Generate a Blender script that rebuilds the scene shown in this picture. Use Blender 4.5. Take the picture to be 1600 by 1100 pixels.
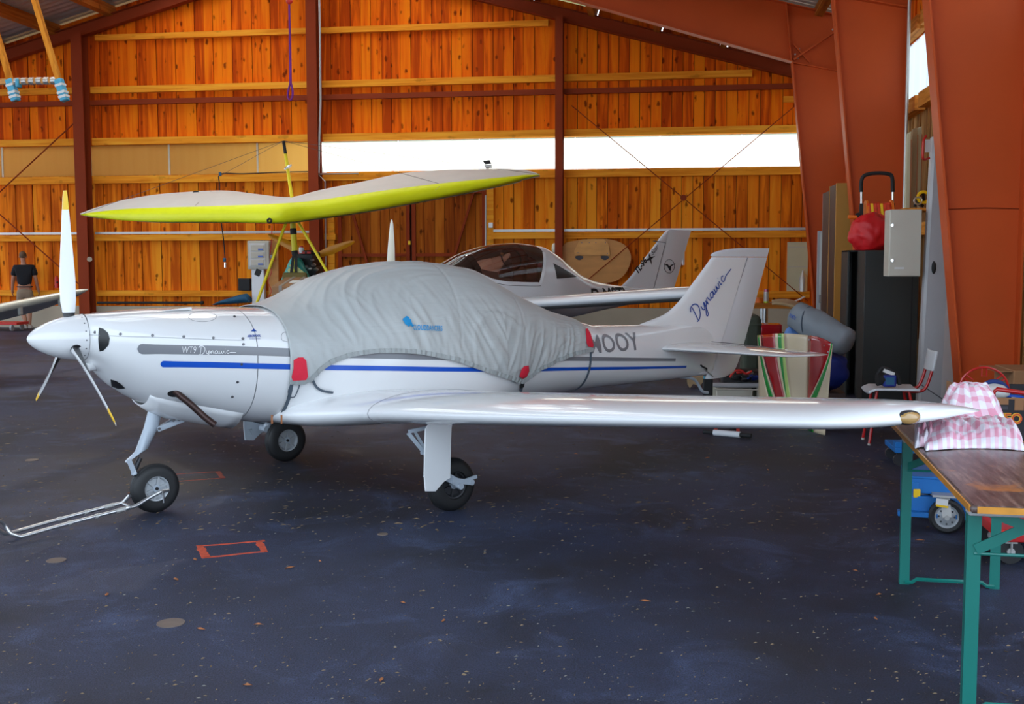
# Hangar with a covered light aircraft, seen from the open doorway.
# World axes follow the building: X along the back wall, Y into the hangar, Z up. Units are metres.
import bpy, math, random
from mathutils import Vector, Matrix, noise
random.seed(7)
for o in list(bpy.data.objects):
    bpy.data.objects.remove(o)
scene = bpy.context.scene
COL = scene.collection
R = math.radians
V = Vector

# ------------------------------------------------------------------ camera
FPX, YH, CH, YAW, ROLL = 1735.0, 410.0, 1.563, R(8.2), R(-0.12)
_p = math.atan((550 - YH) / FPX)
_base = Matrix(((1, 0, 0), (0, math.sin(_p), math.cos(_p)), (0, math.cos(_p), -math.sin(_p)))).transposed()
CM = Matrix.Rotation(YAW, 3, 'Z') @ _base @ Matrix.Rotation(ROLL, 3, 'Z')   # columns: right, up, forward
cam_data = bpy.data.cameras.new('camera')
cam_data.sensor_width = 36
cam_data.lens = FPX * 36 / 1600
cam_data.clip_start = 0.05
cam_data.clip_end = 400
cam = bpy.data.objects.new('camera', cam_data)
COL.objects.link(cam)
_r = CM.copy()
_r.col[2] = -_r.col[2]
cam.matrix_world = Matrix.Translation((0, 0, CH)) @ _r.to_4x4()
scene.camera = cam

# ------------------------------------------------------------------ world, sun, exposure
world = bpy.data.worlds.new('sky')
scene.world = world
world.use_nodes = True
wn = world.node_tree
bg = wn.nodes['Background']
bg.inputs['Color'].default_value = (0.70, 0.84, 1.0, 1)
bg.inputs['Strength'].default_value = 2.0
sun_data = bpy.data.lights.new('sun', 'SUN')
sun_data.energy = 8.5
sun_data.angle = R(0.6)
sun_data.color = (1.0, 0.93, 0.82)
sun = bpy.data.objects.new('sun', sun_data)
COL.objects.link(sun)
sun.rotation_euler = V((0.15, -0.62, -0.77)).to_track_quat('-Z', 'Y').to_euler()   # from behind the hangar
vs = scene.view_settings
vs.view_transform = 'Standard'
vs.look = 'None'
vs.exposure = 0.58
vs.gamma = 1.0
vs.use_curve_mapping = False

# ------------------------------------------------------------------ helpers: sight lines to real depths
def ray(px, py):
    return CM @ V(((px - 800) / FPX, (550 - py) / FPX, 1.0))
def at_y(px, py, y):
    d = ray(px, py)
    return V((0, 0, CH)) + d * (y / d.y)
def at_x(px, py, x):
    d = ray(px, py)
    return V((0, 0, CH)) + d * (x / d.x)
def at_z(px, py, z=0.0):
    d = ray(px, py)
    return V((0, 0, CH)) + d * ((z - CH) / d.z)
def at_d(px, py, dist):
    return V((0, 0, CH)) + ray(px, py) * dist

MW = {}            # world matrix of each object we parent to

def tag(o, label=None, cat=None, group=None, kind=None):
    if label: o['label'] = label
    if cat: o['category'] = cat
    if group: o['group'] = group
    if kind: o['kind'] = kind
    return o

def thing(name, label, cat, loc=(0, 0, 0), rotz=0.0, group=None, kind=None, mat4=None):
    o = bpy.data.objects.new(name, None)
    o.empty_display_size = 0.2
    COL.objects.link(o)
    m = mat4 if mat4 is not None else Matrix.Translation(V(loc)) @ Matrix.Rotation(rotz, 4, 'Z')
    o.matrix_world = m
    MW[o.name] = m
    return tag(o, label, cat, group, kind)

class MB:
    """Collects shapes; build() links them as one mesh object."""
    def __init__(s):
        s.v, s.f, s.m = [], [], []
    def add(s, verts, faces, mi=0):
        b = len(s.v)
        s.v += [V(p) for p in verts]
        for f in faces:
            s.f.append(tuple(b + i for i in f)); s.m.append(mi)
        return s
    def box(s, c, size, rot=None, mi=0):
        c = V(c); hx, hy, hz = [k / 2 for k in size]
        vs_ = [V((x, y, z)) for x in (-hx, hx) for y in (-hy, hy) for z in (-hz, hz)]
        if rot is not None: vs_ = [rot @ p for p in vs_]
        return s.add([c + p for p in vs_], [(0, 1, 3, 2), (4, 6, 7, 5), (0, 4, 5, 1), (2, 3, 7, 6), (0, 2, 6, 4), (1, 5, 7, 3)], mi)
    def bar(s, p, q, w, h, up=(0, 0, 1), mi=0):
        p, q = V(p), V(q); d = (q - p); L = d.length; d.normalize()
        up = V(up)
        if abs(d.dot(up)) > .98: up = V((1, 0, 0)) if abs(d.x) < .9 else V((0, 1, 0))
        sd = d.cross(up).normalized(); u = sd.cross(d)
        return s.box((p + q) / 2, (L, w, h), Matrix((d, sd, u)).transposed(), mi)
    def ringpts(s, c, a, b, r, n, r2=None):
        r2 = r if r2 is None else r2
        return [c + a * (r * math.cos(2 * math.pi * i / n)) + b * (r2 * math.sin(2 * math.pi * i / n)) for i in range(n)]
    def frame(s, d):
        d = V(d).normalized()
        a = d.orthogonal().normalized()
        return a, d.cross(a)
    def loft(s, rings, cap0=True, cap1=True, closed=True, mi=0):
        n = len(rings[0]); b = len(s.v)
        for r in rings: s.v += [V(p) for p in r]
        m = n if closed else n - 1
        for i in range(len(rings) - 1):
            for j in range(m):
                k = (j + 1) % n
                s.f.append((b + i * n + j, b + i * n + k, b + (i + 1) * n + k, b + (i + 1) * n + j)); s.m.append(mi)
        if closed and cap0: s.f.append(tuple(b + j for j in reversed(range(n)))); s.m.append(mi)
        if closed and cap1: s.f.append(tuple(b + (len(rings) - 1) * n + j for j in range(n))); s.m.append(mi)
        return s
    def cyl(s, p, q, r, r2=None, n=14, mi=0, cap=True):
        p, q = V(p), V(q); r2 = r if r2 is None else r2
        a, b = s.frame(q - p)
        return s.loft([s.ringpts(p, a, b, r, n), s.ringpts(q, a, b, r2, n)], cap, cap, True, mi)
    def tube(s, pts, r, n=8, mi=0, close=False):
        pts = [V(p) for p in pts]; rings = []
        a = None
        for i, p in enumerate(pts):
            d = (pts[min(i + 1, len(pts) - 1)] - pts[max(i - 1, 0)])
            if close: d = pts[(i + 1) % len(pts)] - pts[i - 1]
            d.normalize()
            if a is None: a = d.orthogonal().normalized()
            else:
                a = (a - d * a.dot(d))
                a = a.normalized() if a.length > 1e-6 else d.orthogonal().normalized()
            rr = r[i] if isinstance(r, (list, tuple)) else r
            rings.append(s.ringpts(p, a, d.cross(a), rr, n))
        if close: rings.append(rings[0])
        return s.loft(rings, not close, not close, True, mi)
    def lathe(s, prof, c, axis, n=28, mi=0, cap0=True, cap1=True):
        """prof: (distance along axis, radius)"""
        c = V(c); axis = V(axis).normalized(); a, b = s.frame(axis)
        return s.loft([s.ringpts(c + axis * t, a, b, max(r, 1e-4), n) for t, r in prof], cap0, cap1, True, mi)
    def torus(s, c, axis, Rr, r, n=32, k=10, mi=0, arc=1.0, start=0.0):
        c = V(c); axis = V(axis).normalized(); a, b = s.frame(axis)
        if abs(axis.z) < .5:
            a = axis.cross(V((0, 0, 1))).normalized(); b = V((0, 0, 1))
        pts = [c + (a * math.cos(2 * math.pi * (start + arc * i / n)) + b * math.sin(2 * math.pi * (start + arc * i / n))) * Rr for i in range(n if arc >= 1 else n + 1)]
        return s.tube(pts, r, k, mi, close=arc >= 1)
    def ball(s, c, r, nu=16, nv=10, mi=0, rot=None):
        c = V(c); r = V((r, r, r)) if not hasattr(r, '__len__') else V(r)
        rings = []
        for i in range(nv + 1):
            ph = math.pi * (i / nv - .5) * .999
            ring = []
            for j in range(nu):
                th = 2 * math.pi * j / nu
                p = V((r.x * math.cos(ph) * math.cos(th), r.y * math.cos(ph) * math.sin(th), r.z * math.sin(ph)))
                ring.append(c + (rot @ p if rot is not None else p))
            rings.append(ring)
        return s.loft(rings, True, True, True, mi)
    def prism(s, pts, off, mi=0):
        """polygon pts (3D, in order) extruded by vector off"""
        pts = [V(p) for p in pts]; off = V(off); n = len(pts)
        vs_ = pts + [p + off for p in pts]
        fs = [tuple(range(n - 1, -1, -1)), tuple(range(n, 2 * n))]
        fs += [(i, (i + 1) % n, n + (i + 1) % n, n + i) for i in range(n)]
        return s.add(vs_, fs, mi)
    def grid(s, nu, nv, fn, mi=0, thick=None):
        b = len(s.v)
        for i in range(nu + 1):
            for j in range(nv + 1):
                s.v.append(V(fn(i / nu, j / nv)))
        for i in range(nu):
            for j in range(nv):
                a = b + i * (nv + 1) + j
                s.f.append((a, a + nv + 1, a + nv + 2, a + 1)); s.m.append(mi)
        return s
    def build(s, name, mats, parent=None, world=False, smooth=40, bevel=0, bseg=2, solid=0, origin=None, flat=False, label=None, kind=None):
        mats = mats if isinstance(mats, (list, tuple)) else [mats]
        me = bpy.data.meshes.new(name)
        if parent is not None:
            vs_ = s.v
            m = MW[parent.name]
            if world:
                inv = m.inverted(); vs_ = [inv @ p for p in vs_]
            mw = m
        else:
            if origin is None:
                xs = [p.x for p in s.v]; ys = [p.y for p in s.v]; zs = [p.z for p in s.v]
                origin = V(((min(xs) + max(xs)) / 2, (min(ys) + max(ys)) / 2, min(zs)))
            else: origin = V(origin)
            vs_ = [p - origin for p in s.v]
            mw = Matrix.Translation(origin)
        me.from_pydata([tuple(p) for p in vs_], [], s.f)
        for mt in mats: me.materials.append(mt)
        if len(mats) > 1:
            me.polygons.foreach_set('material_index', s.m)
        me.validate()
        if smooth and not flat:
            me.shade_smooth()
            me.set_sharp_from_angle(angle=R(smooth))
        me.update()
        o = bpy.data.objects.new(name, me)
        COL.objects.link(o)
        if parent is not None: o.parent = parent
        else: o.location = origin
        MW[o.name] = mw
        if solid:
            md = o.modifiers.new('thickness', 'SOLIDIFY'); md.thickness = solid; md.offset = 0
        if bevel:
            md = o.modifiers.new('bevel', 'BEVEL'); md.width = bevel; md.segments = bseg; md.limit_method = 'ANGLE'; md.angle_limit = R(35)
        if label: o['label'] = label
        if kind: o['kind'] = kind
        return o

def one(name, mats, fn, parent=None, **k):
    b = MB(); fn(b); return b.build(name, mats, parent, **k)

UNIT = {}
def piece(name, parent, loc, size, mt, rot=None, tilt=None):
    """A box-shaped piece; alike pieces share one unit mesh per material."""
    key = mt.name
    if key not in UNIT:
        me = bpy.data.meshes.new('piece_' + key)
        b = MB().box((0, 0, 0), (1, 1, 1))
        me.from_pydata([tuple(p) for p in b.v], [], b.f); me.materials.append(mt); me.update()
        UNIT[key] = me
    o = bpy.data.objects.new(name, UNIT[key])
    COL.objects.link(o)
    w = Matrix.Translation(V(loc)) @ (rot.to_4x4() if rot is not None else Matrix.Identity(4)) @ Matrix.Diagonal((*size, 1))
    if parent is not None:
        o.parent = parent
        o.matrix_local = MW[parent.name].inverted() @ w
    else: o.matrix_world = w
    MW[o.name] = w
    return o

def smooth_pts(pts, k=6, close=False):
    """Catmull-Rom through the given points"""
    P = [V(p) for p in pts]; out = []; n = len(P)
    rng = n if close else n - 1
    for i in range(rng):
        p0 = P[(i - 1) % n] if (close or i > 0) else P[0] * 2 - P[1]
        p1, p2 = P[i], P[(i + 1) % n]
        p3 = P[(i + 2) % n] if (close or i + 2 < n) else P[-1] * 2 - P[-2]
        for j in range(k):
            t = j / k
            out.append(0.5 * ((2 * p1) + (p2 - p0) * t + (2 * p0 - 5 * p1 + 4 * p2 - p3) * t * t + (3 * p1 - p0 - 3 * p2 + p3) * t ** 3))
    if not close: out.append(P[-1])
    return out

def lerp_tab(tab, x):
    """smooth monotone-ish interpolation of rows (x, a, b, ...)"""
    if x <= tab[0][0]: return tab[0][1:]
    if x >= tab[-1][0]: return tab[-1][1:]
    i = 0
    while tab[i + 1][0] < x: i += 1
    a, b = tab[i], tab[i + 1]; h = b[0] - a[0]; t = (x - a[0]) / h
    p = tab[i - 1] if i > 0 else None
    q = tab[i + 2] if i + 2 < len(tab) else None
    out = []
    for k in range(1, len(a)):
        d = (b[k] - a[k]) / h
        da = d if p is None else (a[k] - p[k]) / (a[0] - p[0])
        db = d if q is None else (q[k] - b[k]) / (q[0] - b[0])
        m0 = 0 if da * d <= 0 else 2 * da * d / (da + d)
        m1 = 0 if db * d <= 0 else 2 * db * d / (db + d)
        t2, t3 = t * t, t ** 3
        out.append((2 * t3 - 3 * t2 + 1) * a[k] + (t3 - 2 * t2 + t) * h * m0 + (-2 * t3 + 3 * t2) * b[k] + (t3 - t2) * h * m1)
    return out

def text_shape(txt, size=1.0, shear=0.0, offset=0.0, spacing=1.0):
    """flat outline-filled lettering: returns (points 2D, faces, width)"""
    cu = bpy.data.curves.new('t', 'FONT')
    cu.body = txt; cu.size = size; cu.shear = shear; cu.offset = offset; cu.space_character = spacing
    cu.resolution_u = 5
    ob = bpy.data.objects.new('t', cu)
    COL.objects.link(ob)
    dg = bpy.context.evaluated_depsgraph_get()
    me = bpy.data.meshes.new_from_object(ob.evaluated_get(dg))
    pts = [(p.co.x, p.co.y) for p in me.vertices]; fs = [tuple(p.vertices) for p in me.polygons]
    bpy.data.objects.remove(ob); bpy.data.curves.remove(cu); bpy.data.meshes.remove(me)
    return pts, fs, max(p[0] for p in pts) if pts else 0

def finer(pts, fs, levels=2):
    """split flat lettering into smaller triangles so that it can follow a curved skin"""
    pts = list(pts); fs = [(f[0], f[i], f[i + 1]) for f in fs for i in range(1, len(f) - 1)]
    for _ in range(levels):
        mid = {}; out = []
        def m_(a, b):
            k = (min(a, b), max(a, b))
            if k not in mid:
                pts.append(((pts[a][0] + pts[b][0]) / 2, (pts[a][1] + pts[b][1]) / 2)); mid[k] = len(pts) - 1
            return mid[k]
        for a, b, c in fs:
            ab, bc, ca = m_(a, b), m_(b, c), m_(c, a)
            out += [(a, ab, ca), (ab, b, bc), (ca, bc, c), (ab, bc, ca)]
        fs = out
    return pts, fs

# ------------------------------------------------------------------ materials (all procedural)
def nt(name):
    m = bpy.data.materials.new(name); m.use_nodes = True
    t = m.node_tree; return m, t, t.nodes, t.links, t.nodes['Principled BSDF']

def mat(name, col, rough=.5, metal=0.0, var=.10, scale=5.0, bump=0.0, bscale=60.0, coat=0.0, spec=.5, emit=None, trans=0.0, sub=0.0, stretch=None, alpha=1.0, sheen=0.0):
    m, t, N, L, B = nt(name)
    tc = N.new('ShaderNodeTexCoord')
    src = tc.outputs['Object']
    if stretch:
        mp = N.new('ShaderNodeMapping'); mp.inputs['Scale'].default_value = stretch
        L.new(src, mp.inputs['Vector']); src = mp.outputs['Vector']
    no = N.new('ShaderNodeTexNoise'); no.inputs['Scale'].default_value = scale; no.inputs['Detail'].default_value = 4
    L.new(src, no.inputs['Vector'])
    mx = N.new('ShaderNodeMix'); mx.data_type = 'RGBA'
    L.new(no.outputs['Fac'], mx.inputs['Factor'])
    mx.inputs['A'].default_value = (*[max(0, c * (1 - var)) for c in col], 1)
    mx.inputs['B'].default_value = (*[min(1, c * (1 + var)) for c in col], 1)
    L.new(mx.outputs['Result'], B.inputs['Base Color'])
    B.inputs['Roughness'].default_value = rough
    B.inputs['Metallic'].default_value = metal
    B.inputs['Specular IOR Level'].default_value = spec
    B.inputs['Coat Weight'].default_value = coat
    B.inputs['Coat Roughness'].default_value = .06
    B.inputs['Transmission Weight'].default_value = trans
    B.inputs['Alpha'].default_value = alpha
    if sheen: B.inputs['Sheen Weight'].default_value = sheen
    if emit: B.inputs['Emission Color'].default_value = (*emit[0], 1); B.inputs['Emission Strength'].default_value = emit[1]
    if bump:
        n2 = N.new('ShaderNodeTexNoise'); n2.inputs['Scale'].default_value = bscale; n2.inputs['Detail'].default_value = 5
        L.new(src, n2.inputs['Vector'])
        bp = N.new('ShaderNodeBump'); bp.inputs['Strength'].default_value = bump; bp.inputs['Distance'].default_value = .01
        L.new(n2.outputs['Fac'], bp.inputs['Height']); L.new(bp.outputs['Normal'], B.inputs['Normal'])
    return m

def wood(name, light, mid, dark, grain=(9, 9, .7), knots=.5, rough=.7, rnd=1.0, kscale=(3.2, 3.2, 1.3)):
    """boards: grain along the long direction of world space, knots, a random tone for each board"""
    m, t, N, L, B = nt(name)
    ge = N.new('ShaderNodeNewGeometry'); oi = N.new('ShaderNodeObjectInfo')
    of = N.new('ShaderNodeVectorMath'); of.operation = 'SCALE'; of.inputs['Scale'].default_value = 37.0
    cb = N.new('ShaderNodeCombineXYZ'); L.new(oi.outputs['Random'], cb.inputs['X']); L.new(oi.outputs['Random'], cb.inputs['Z']); 
    L.new(cb.outputs['Vector'], of.inputs[0])
    ad = N.new('ShaderNodeVectorMath'); L.new(ge.outputs['Position'], ad.inputs[0]); L.new(of.outputs['Vector'], ad.inputs[1])
    mp = N.new('ShaderNodeMapping'); mp.inputs['Scale'].default_value = grain; L.new(ad.outputs['Vector'], mp.inputs['Vector'])
    no = N.new('ShaderNodeTexNoise'); no.inputs['Scale'].default_value = 1.6; no.inputs['Detail'].default_value = 6; no.inputs['Distortion'].default_value = .7
    L.new(mp.outputs['Vector'], no.inputs['Vector'])
    cr = N.new('ShaderNodeValToRGB'); e = cr.color_ramp.elements
    e[0].position = .30; e[0].color = (*dark, 1); e[1].position = .72; e[1].color = (*light, 1)
    x = cr.color_ramp.elements.new(.5); x.color = (*mid, 1)
    # tone of the whole board shifts the ramp
    ma = N.new('ShaderNodeMath'); ma.operation = 'MULTIPLY_ADD'; ma.inputs[1].default_value = .34 * rnd; ma.inputs[2].default_value = -.17 * rnd
    L.new(oi.outputs['Random'], ma.inputs[0])
    sm = N.new('ShaderNodeMath'); L.new(no.outputs['Fac'], sm.inputs[0]); L.new(ma.outputs['Value'], sm.inputs[1])
    L.new(sm.outputs['Value'], cr.inputs['Fac'])
    mk = N.new('ShaderNodeMapping'); mk.inputs['Scale'].default_value = kscale; L.new(ad.outputs['Vector'], mk.inputs['Vector'])
    vo = N.new('ShaderNodeTexVoronoi'); vo.inputs['Scale'].default_value = 1.4; L.new(mk.outputs['Vector'], vo.inputs['Vector'])
    n3 = N.new('ShaderNodeTexNoise'); n3.inputs['Scale'].default_value = 9; L.new(ad.outputs['Vector'], n3.inputs['Vector'])
    dd = N.new('ShaderNodeMath'); dd.operation = 'MULTIPLY_ADD'; dd.inputs[1].default_value = .5; L.new(n3.outputs['Fac'], dd.inputs[0]); L.new(vo.outputs['Distance'], dd.inputs[2])
    kr = N.new('ShaderNodeValToRGB'); kr.color_ramp.elements[0].position = .33; kr.color_ramp.elements[0].color = (knots,) * 3 + (1,)
    kr.color_ramp.elements[1].position = .47; kr.color_ramp.elements[1].color = (0, 0, 0, 1)
    L.new(dd.outputs['Value'], kr.inputs['Fac'])
    mx = N.new('ShaderNodeMix'); mx.data_type = 'RGBA'
    L.new(kr.outputs['Color'], mx.inputs['Factor']); L.new(cr.outputs['Color'], mx.inputs['A'])
    mx.inputs['B'].default_value = (dark[0] * .35, dark[1] * .35, dark[2] * .4, 1)
    L.new(mx.outputs['Result'], B.inputs['Base Color'])
    B.inputs['Roughness'].default_value = rough
    B.inputs['Specular IOR Level'].default_value = .08
    bp = N.new('ShaderNodeBump'); bp.inputs['Strength'].default_value = .25; bp.inputs['Distance'].default_value = .004
    L.new(no.outputs['Fac'], bp.inputs['Height']); L.new(bp.outputs['Normal'], B.inputs['Normal'])
    return m

M = {}
M['boards'] = wood('larch boards', (.98, .235, .005), (.88, .150, .003), (.50, .060, .002), grain=(5, 5, .35), knots=.9, rnd=1.1, kscale=(4.2, 4.2, 1.9))
M['boards_low'] = wood('lower larch boards', (.98, .350, .020), (.90, .230, .009), (.55, .098, .004), grain=(5, 5, .35), knots=.9, rnd=1.1, kscale=(4.2, 4.2, 1.9))
M['gate'] = wood('gate boards', (.50, .15, .014), (.38, .092, .008), (.22, .042, .005), grain=(5, 5, .35), knots=.9, kscale=(4.2, 4.2, 1.9))
M['girt'] = wood('pale girt timber', (.98, .44, .040), (.92, .34, .025), (.75, .22, .012), grain=(.5, 9, 9), knots=.35, rnd=.4, kscale=(1.0, 3, 3))
M['purlin'] = wood('roof purlin timber', (.55, .19, .03), (.42, .12, .015), (.26, .06, .008), grain=(9, .5, 9), knots=.4, rnd=.5)
M['beamy'] = wood('side rail timber', (.80, .36, .08), (.68, .26, .04), (.42, .13, .02), grain=(9, .5, 9), knots=.4, rnd=.5)
M['oldwood'] = wood('side wall boards', (.62, .38, .16), (.5, .27, .09), (.25, .11, .03), knots=.6)
M['plank'] = wood('orange batten', (.85, .36, .05), (.75, .28, .03), (.5, .16, .015), knots=.2, rnd=.3)
M['ply2'] = mat('plywood plate', (.70, .34, .09), .6, var=.25, scale=3, stretch=(1, 1, 3))
M['ply'] = mat('birch plywood', (.60, .27, .07), .6, var=.25, scale=2.5, stretch=(1, 1, 3))
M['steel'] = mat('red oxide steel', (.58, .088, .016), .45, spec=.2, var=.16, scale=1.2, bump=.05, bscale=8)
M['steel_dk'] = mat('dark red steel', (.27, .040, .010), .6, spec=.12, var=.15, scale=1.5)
M['galv'] = mat('galvanised sheet', (.50, .49, .47), .42, metal=.35, var=.15, scale=3)
M['zinc'] = mat('zinc pipe', (.55, .54, .50), .4, metal=.6, var=.08)
M['concrete'] = mat('painted plinth', (.50, .44, .33), .85, var=.12, scale=2, bump=.1, bscale=30)
M['white'] = mat('white gelcoat', (.83, .83, .83), .16, var=.012, scale=.8, coat=.6)
M['white2'] = mat('older white gelcoat', (.74, .75, .77), .2, var=.02, scale=.8, coat=.5)
M['cream'] = mat('cream gelcoat', (.80, .74, .58), .25, var=.04, coat=.4)
M['under'] = mat('shaded wing underside', (.30, .29, .27), .45, var=.08)  # shade below the leading edge put into the colour
M['grey_stripe'] = mat('grey stripe film', (.21, .215, .235), .3, var=.03, coat=.3)
M['blue_stripe'] = mat('blue stripe film', (.006, .085, .52), .3, var=.03, coat=.3)
M['navy'] = mat('navy script film', (.006, .06, .34), .3, var=.03)
M['white_film'] = mat('white lettering film', (.85, .85, .85), .3, var=.01)
M['black'] = mat('black rubber', (.012, .012, .013), .7, var=.3)
M['seam'] = mat('fine grey joint', (.30, .30, .32), .6, var=.1)
M['gap'] = mat('dark panel joint', (.06, .06, .07), .7, var=.1)
M['tyre'] = mat('tyre rubber', (.014, .014, .015), .55, var=.25, scale=9, bump=.05)
M['rim'] = mat('grey wheel rim', (.44, .46, .48), .4, metal=.2, var=.06)
M['rim_dk'] = mat('dark wheel hub', (.05, .05, .055), .4, metal=.5, var=.1)
M['gear'] = mat('pale blue grey leg paint', (.42, .47, .53), .35, var=.05, coat=.2)
M['chrome'] = mat('chrome', (.75, .75, .74), .12, metal=1.0, var=.05)
M['alu'] = mat('aluminium tube', (.62, .62, .62), .28, metal=.9, var=.08)
M['carbon'] = mat('black blade root', (.02, .02, .022), .35, var=.2)
M['yellow'] = mat('yellow tip paint', (.95, .58, .005), .35, var=.04)
M['exhaust'] = mat('burnt exhaust steel', (.055, .030, .026), .35, metal=.6, var=.35, scale=14)
M['screw'] = mat('screw steel', (.16, .16, .17), .35, metal=.6)
M['dark_opening'] = mat('dark inlet and window', (.012, .013, .015), .35, var=.2)  # shade inside the air inlets painted flat; also dark window glass
M['red_patch'] = mat('red flap cloth', (.72, .015, .045), .75, var=.1, scale=20, bump=.2)
M['strap'] = mat('grey strap webbing', (.085, .11, .14), .8, var=.1)
M['hem'] = mat('cover hem cloth', (.36, .38, .375), .75, var=.08, scale=30, bump=.2, bscale=120)
M['blue_print'] = mat('blue print', (.01, .29, .62), .6, var=.05)
M['amber'] = mat('amber light lens', (.42, .25, .085), .12, var=.35, scale=30, coat=.8)
M['perspex'] = mat('smoked canopy', (.36, .19, .14), .03, var=.05, trans=.92)
# ------------------------------------------------------------------ floor
def asphalt():
    m, t, N, L, B = nt('old asphalt')
    ge = N.new('ShaderNodeNewGeometry')
    def noise_(scale, detail=5, rough=.6, vec=None, dist=0.0):
        n = N.new('ShaderNodeTexNoise'); n.inputs['Scale'].default_value = scale; n.inputs['Detail'].default_value = detail
        n.inputs['Roughness'].default_value = rough; n.inputs['Distortion'].default_value = dist
        L.new(vec or ge.outputs['Position'], n.inputs['Vector']); return n.outputs['Fac']
    def ramp(fac, a, b, ca=(0, 0, 0, 1), cb=(1, 1, 1, 1)):
        r = N.new('ShaderNodeValToRGB'); r.color_ramp.elements[0].position = a; r.color_ramp.elements[0].color = ca
        r.color_ramp.elements[1].position = b; r.color_ramp.elements[1].color = cb
        L.new(fac, r.inputs['Fac']); return r.outputs['Color']
    def mix(f, a, b, mode='MIX'):
        x = N.new('ShaderNodeMix'); x.data_type = 'RGBA'; x.blend_type = mode
        for sock, val in (('Factor', f), ('A', a), ('B', b)):
            if isinstance(val, (tuple, float)): x.inputs[sock].default_value = val
            else: L.new(val, x.inputs[sock])
        return x.outputs['Result']
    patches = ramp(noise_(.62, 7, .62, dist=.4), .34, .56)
    base = mix(patches, (.016, .0168, .0245, 1), (.042, .055, .112, 1))  # blue of the skylit floor put into the asphalt colour
    worn_sky = ramp(noise_(1.9, 8, .7, dist=.8), .51, .68)
    base = mix(worn_sky, base, (.078, .108, .215, 1))  # worn spots, with bluish skylight painted in
    grit = noise_(140, 3, .8)
    base = mix(ramp(grit, .36, .56), (.010, .0105, .014, 1), base)
    vo = N.new('ShaderNodeTexVoronoi'); vo.inputs['Scale'].default_value = 34; L.new(ge.outputs['Position'], vo.inputs['Vector'])
    speck = ramp(vo.outputs['Distance'], .03, .07, (.55, .55, .55, 1), (0, 0, 0, 1))
    base = mix(speck, base, (.16, .155, .15, 1))
    # oily darker stains deeper in the hangar
    stain = ramp(noise_(.32, 4, .55), .50, .66)
    base = mix(stain, base, (.027, .023, .025, 1))
    L.new(base, B.inputs['Base Color'])
    B.inputs['Roughness'].default_value = .62
    B.inputs['Specular IOR Level'].default_value = .35
    bp = N.new('ShaderNodeBump'); bp.inputs['Strength'].default_value = .5; bp.inputs['Distance'].default_value = .006
    L.new(grit, bp.inputs['Height']); L.new(bp.outputs['Normal'], B.inputs['Normal'])
    return m
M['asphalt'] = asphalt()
M['apron'] = mat('sunlit apron', (.34, .33, .30), .9, var=.15, scale=.6)
M['grass'] = mat('meadow', (.16, .22, .07), .95, var=.3, scale=.5)
M['spray'] = mat('orange spray paint', (.62, .085, .035), .8, var=.45, scale=45)
M['spray_soft'] = mat('worn orange spray paint', (.30, .06, .035), .85, var=.5, scale=45)
M['discmetal'] = mat('brown tie-down cap', (.17, .125, .10), .6, var=.25, scale=25)
M['chip'] = mat('dry wood chip', (.20, .14, .08), .8, var=.5, scale=1.5)
M['chip_red'] = mat('dry brown leaf', (.36, .13, .045), .8, var=.3, scale=8)

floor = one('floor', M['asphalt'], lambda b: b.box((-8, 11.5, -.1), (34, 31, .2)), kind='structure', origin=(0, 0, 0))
one('floor_apron', M['apron'], lambda b: b.box((-8, -29.1, -.125), (120, 50, .2)), kind='structure', origin=(0, -4, -.02))
one('floor_meadow', M['grass'], lambda b: b.box((-8, 66, -.13), (120, 80, .2)), kind='structure', origin=(0, 27, -.02))

def ground_strip(name, pts, w, mt, close=False, h=.0012):
    b = MB(); P = [V(p) for p in pts]; n = len(P)
    for i in range(n if close else n - 1):
        p, q = P[i], P[(i + 1) % n]
        b.bar(p + V((0, 0, h / 2)), q + V((0, 0, h / 2)), w * random.uniform(.8, 1.2), h)
    return b.build(name, mt, floor, world=True, flat=True)
def spray_mark(corners, mt, w):
    pts = [at_z(*c) for c in corners]
    for i in range(len(pts)):
        p, q = pts[i], pts[(i + 1) % len(pts)]
        d = (q - p).normalized() * .012
        sub = [p - d]
        for k in range(1, 5):
            t = k / 5; sub.append(p.lerp(q, t) + V((random.uniform(-.004, .004), random.uniform(-.006, .006), 0)))
        sub.append(q + d)
        ground_strip('paint_stroke', sub, w * (1.7 if i % 2 else 1.0), mt)
spray_mark([(312, 853), (404, 846), (413, 862), (322, 871)], M['spray'], .024)
spray_mark([(262, 742), (340, 737), (348, 747), (268, 753)], M['spray_soft'], .02)
ground_strip('paint_stroke', [at_z(404, 846), at_z(414, 845)], .03, M['spray'])
for px, py, r in ((88, 876, .05), (267, 974, .06), (50, 719, .05), (598, 835, .03)):
    c = at_z(px, py)
    one('tie_down_cap', M['discmetal'], lambda b: b.cyl(c + V((0, 0, -.002)), c + V((0, 0, .004)), r, n=22), floor, world=True)

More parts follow.
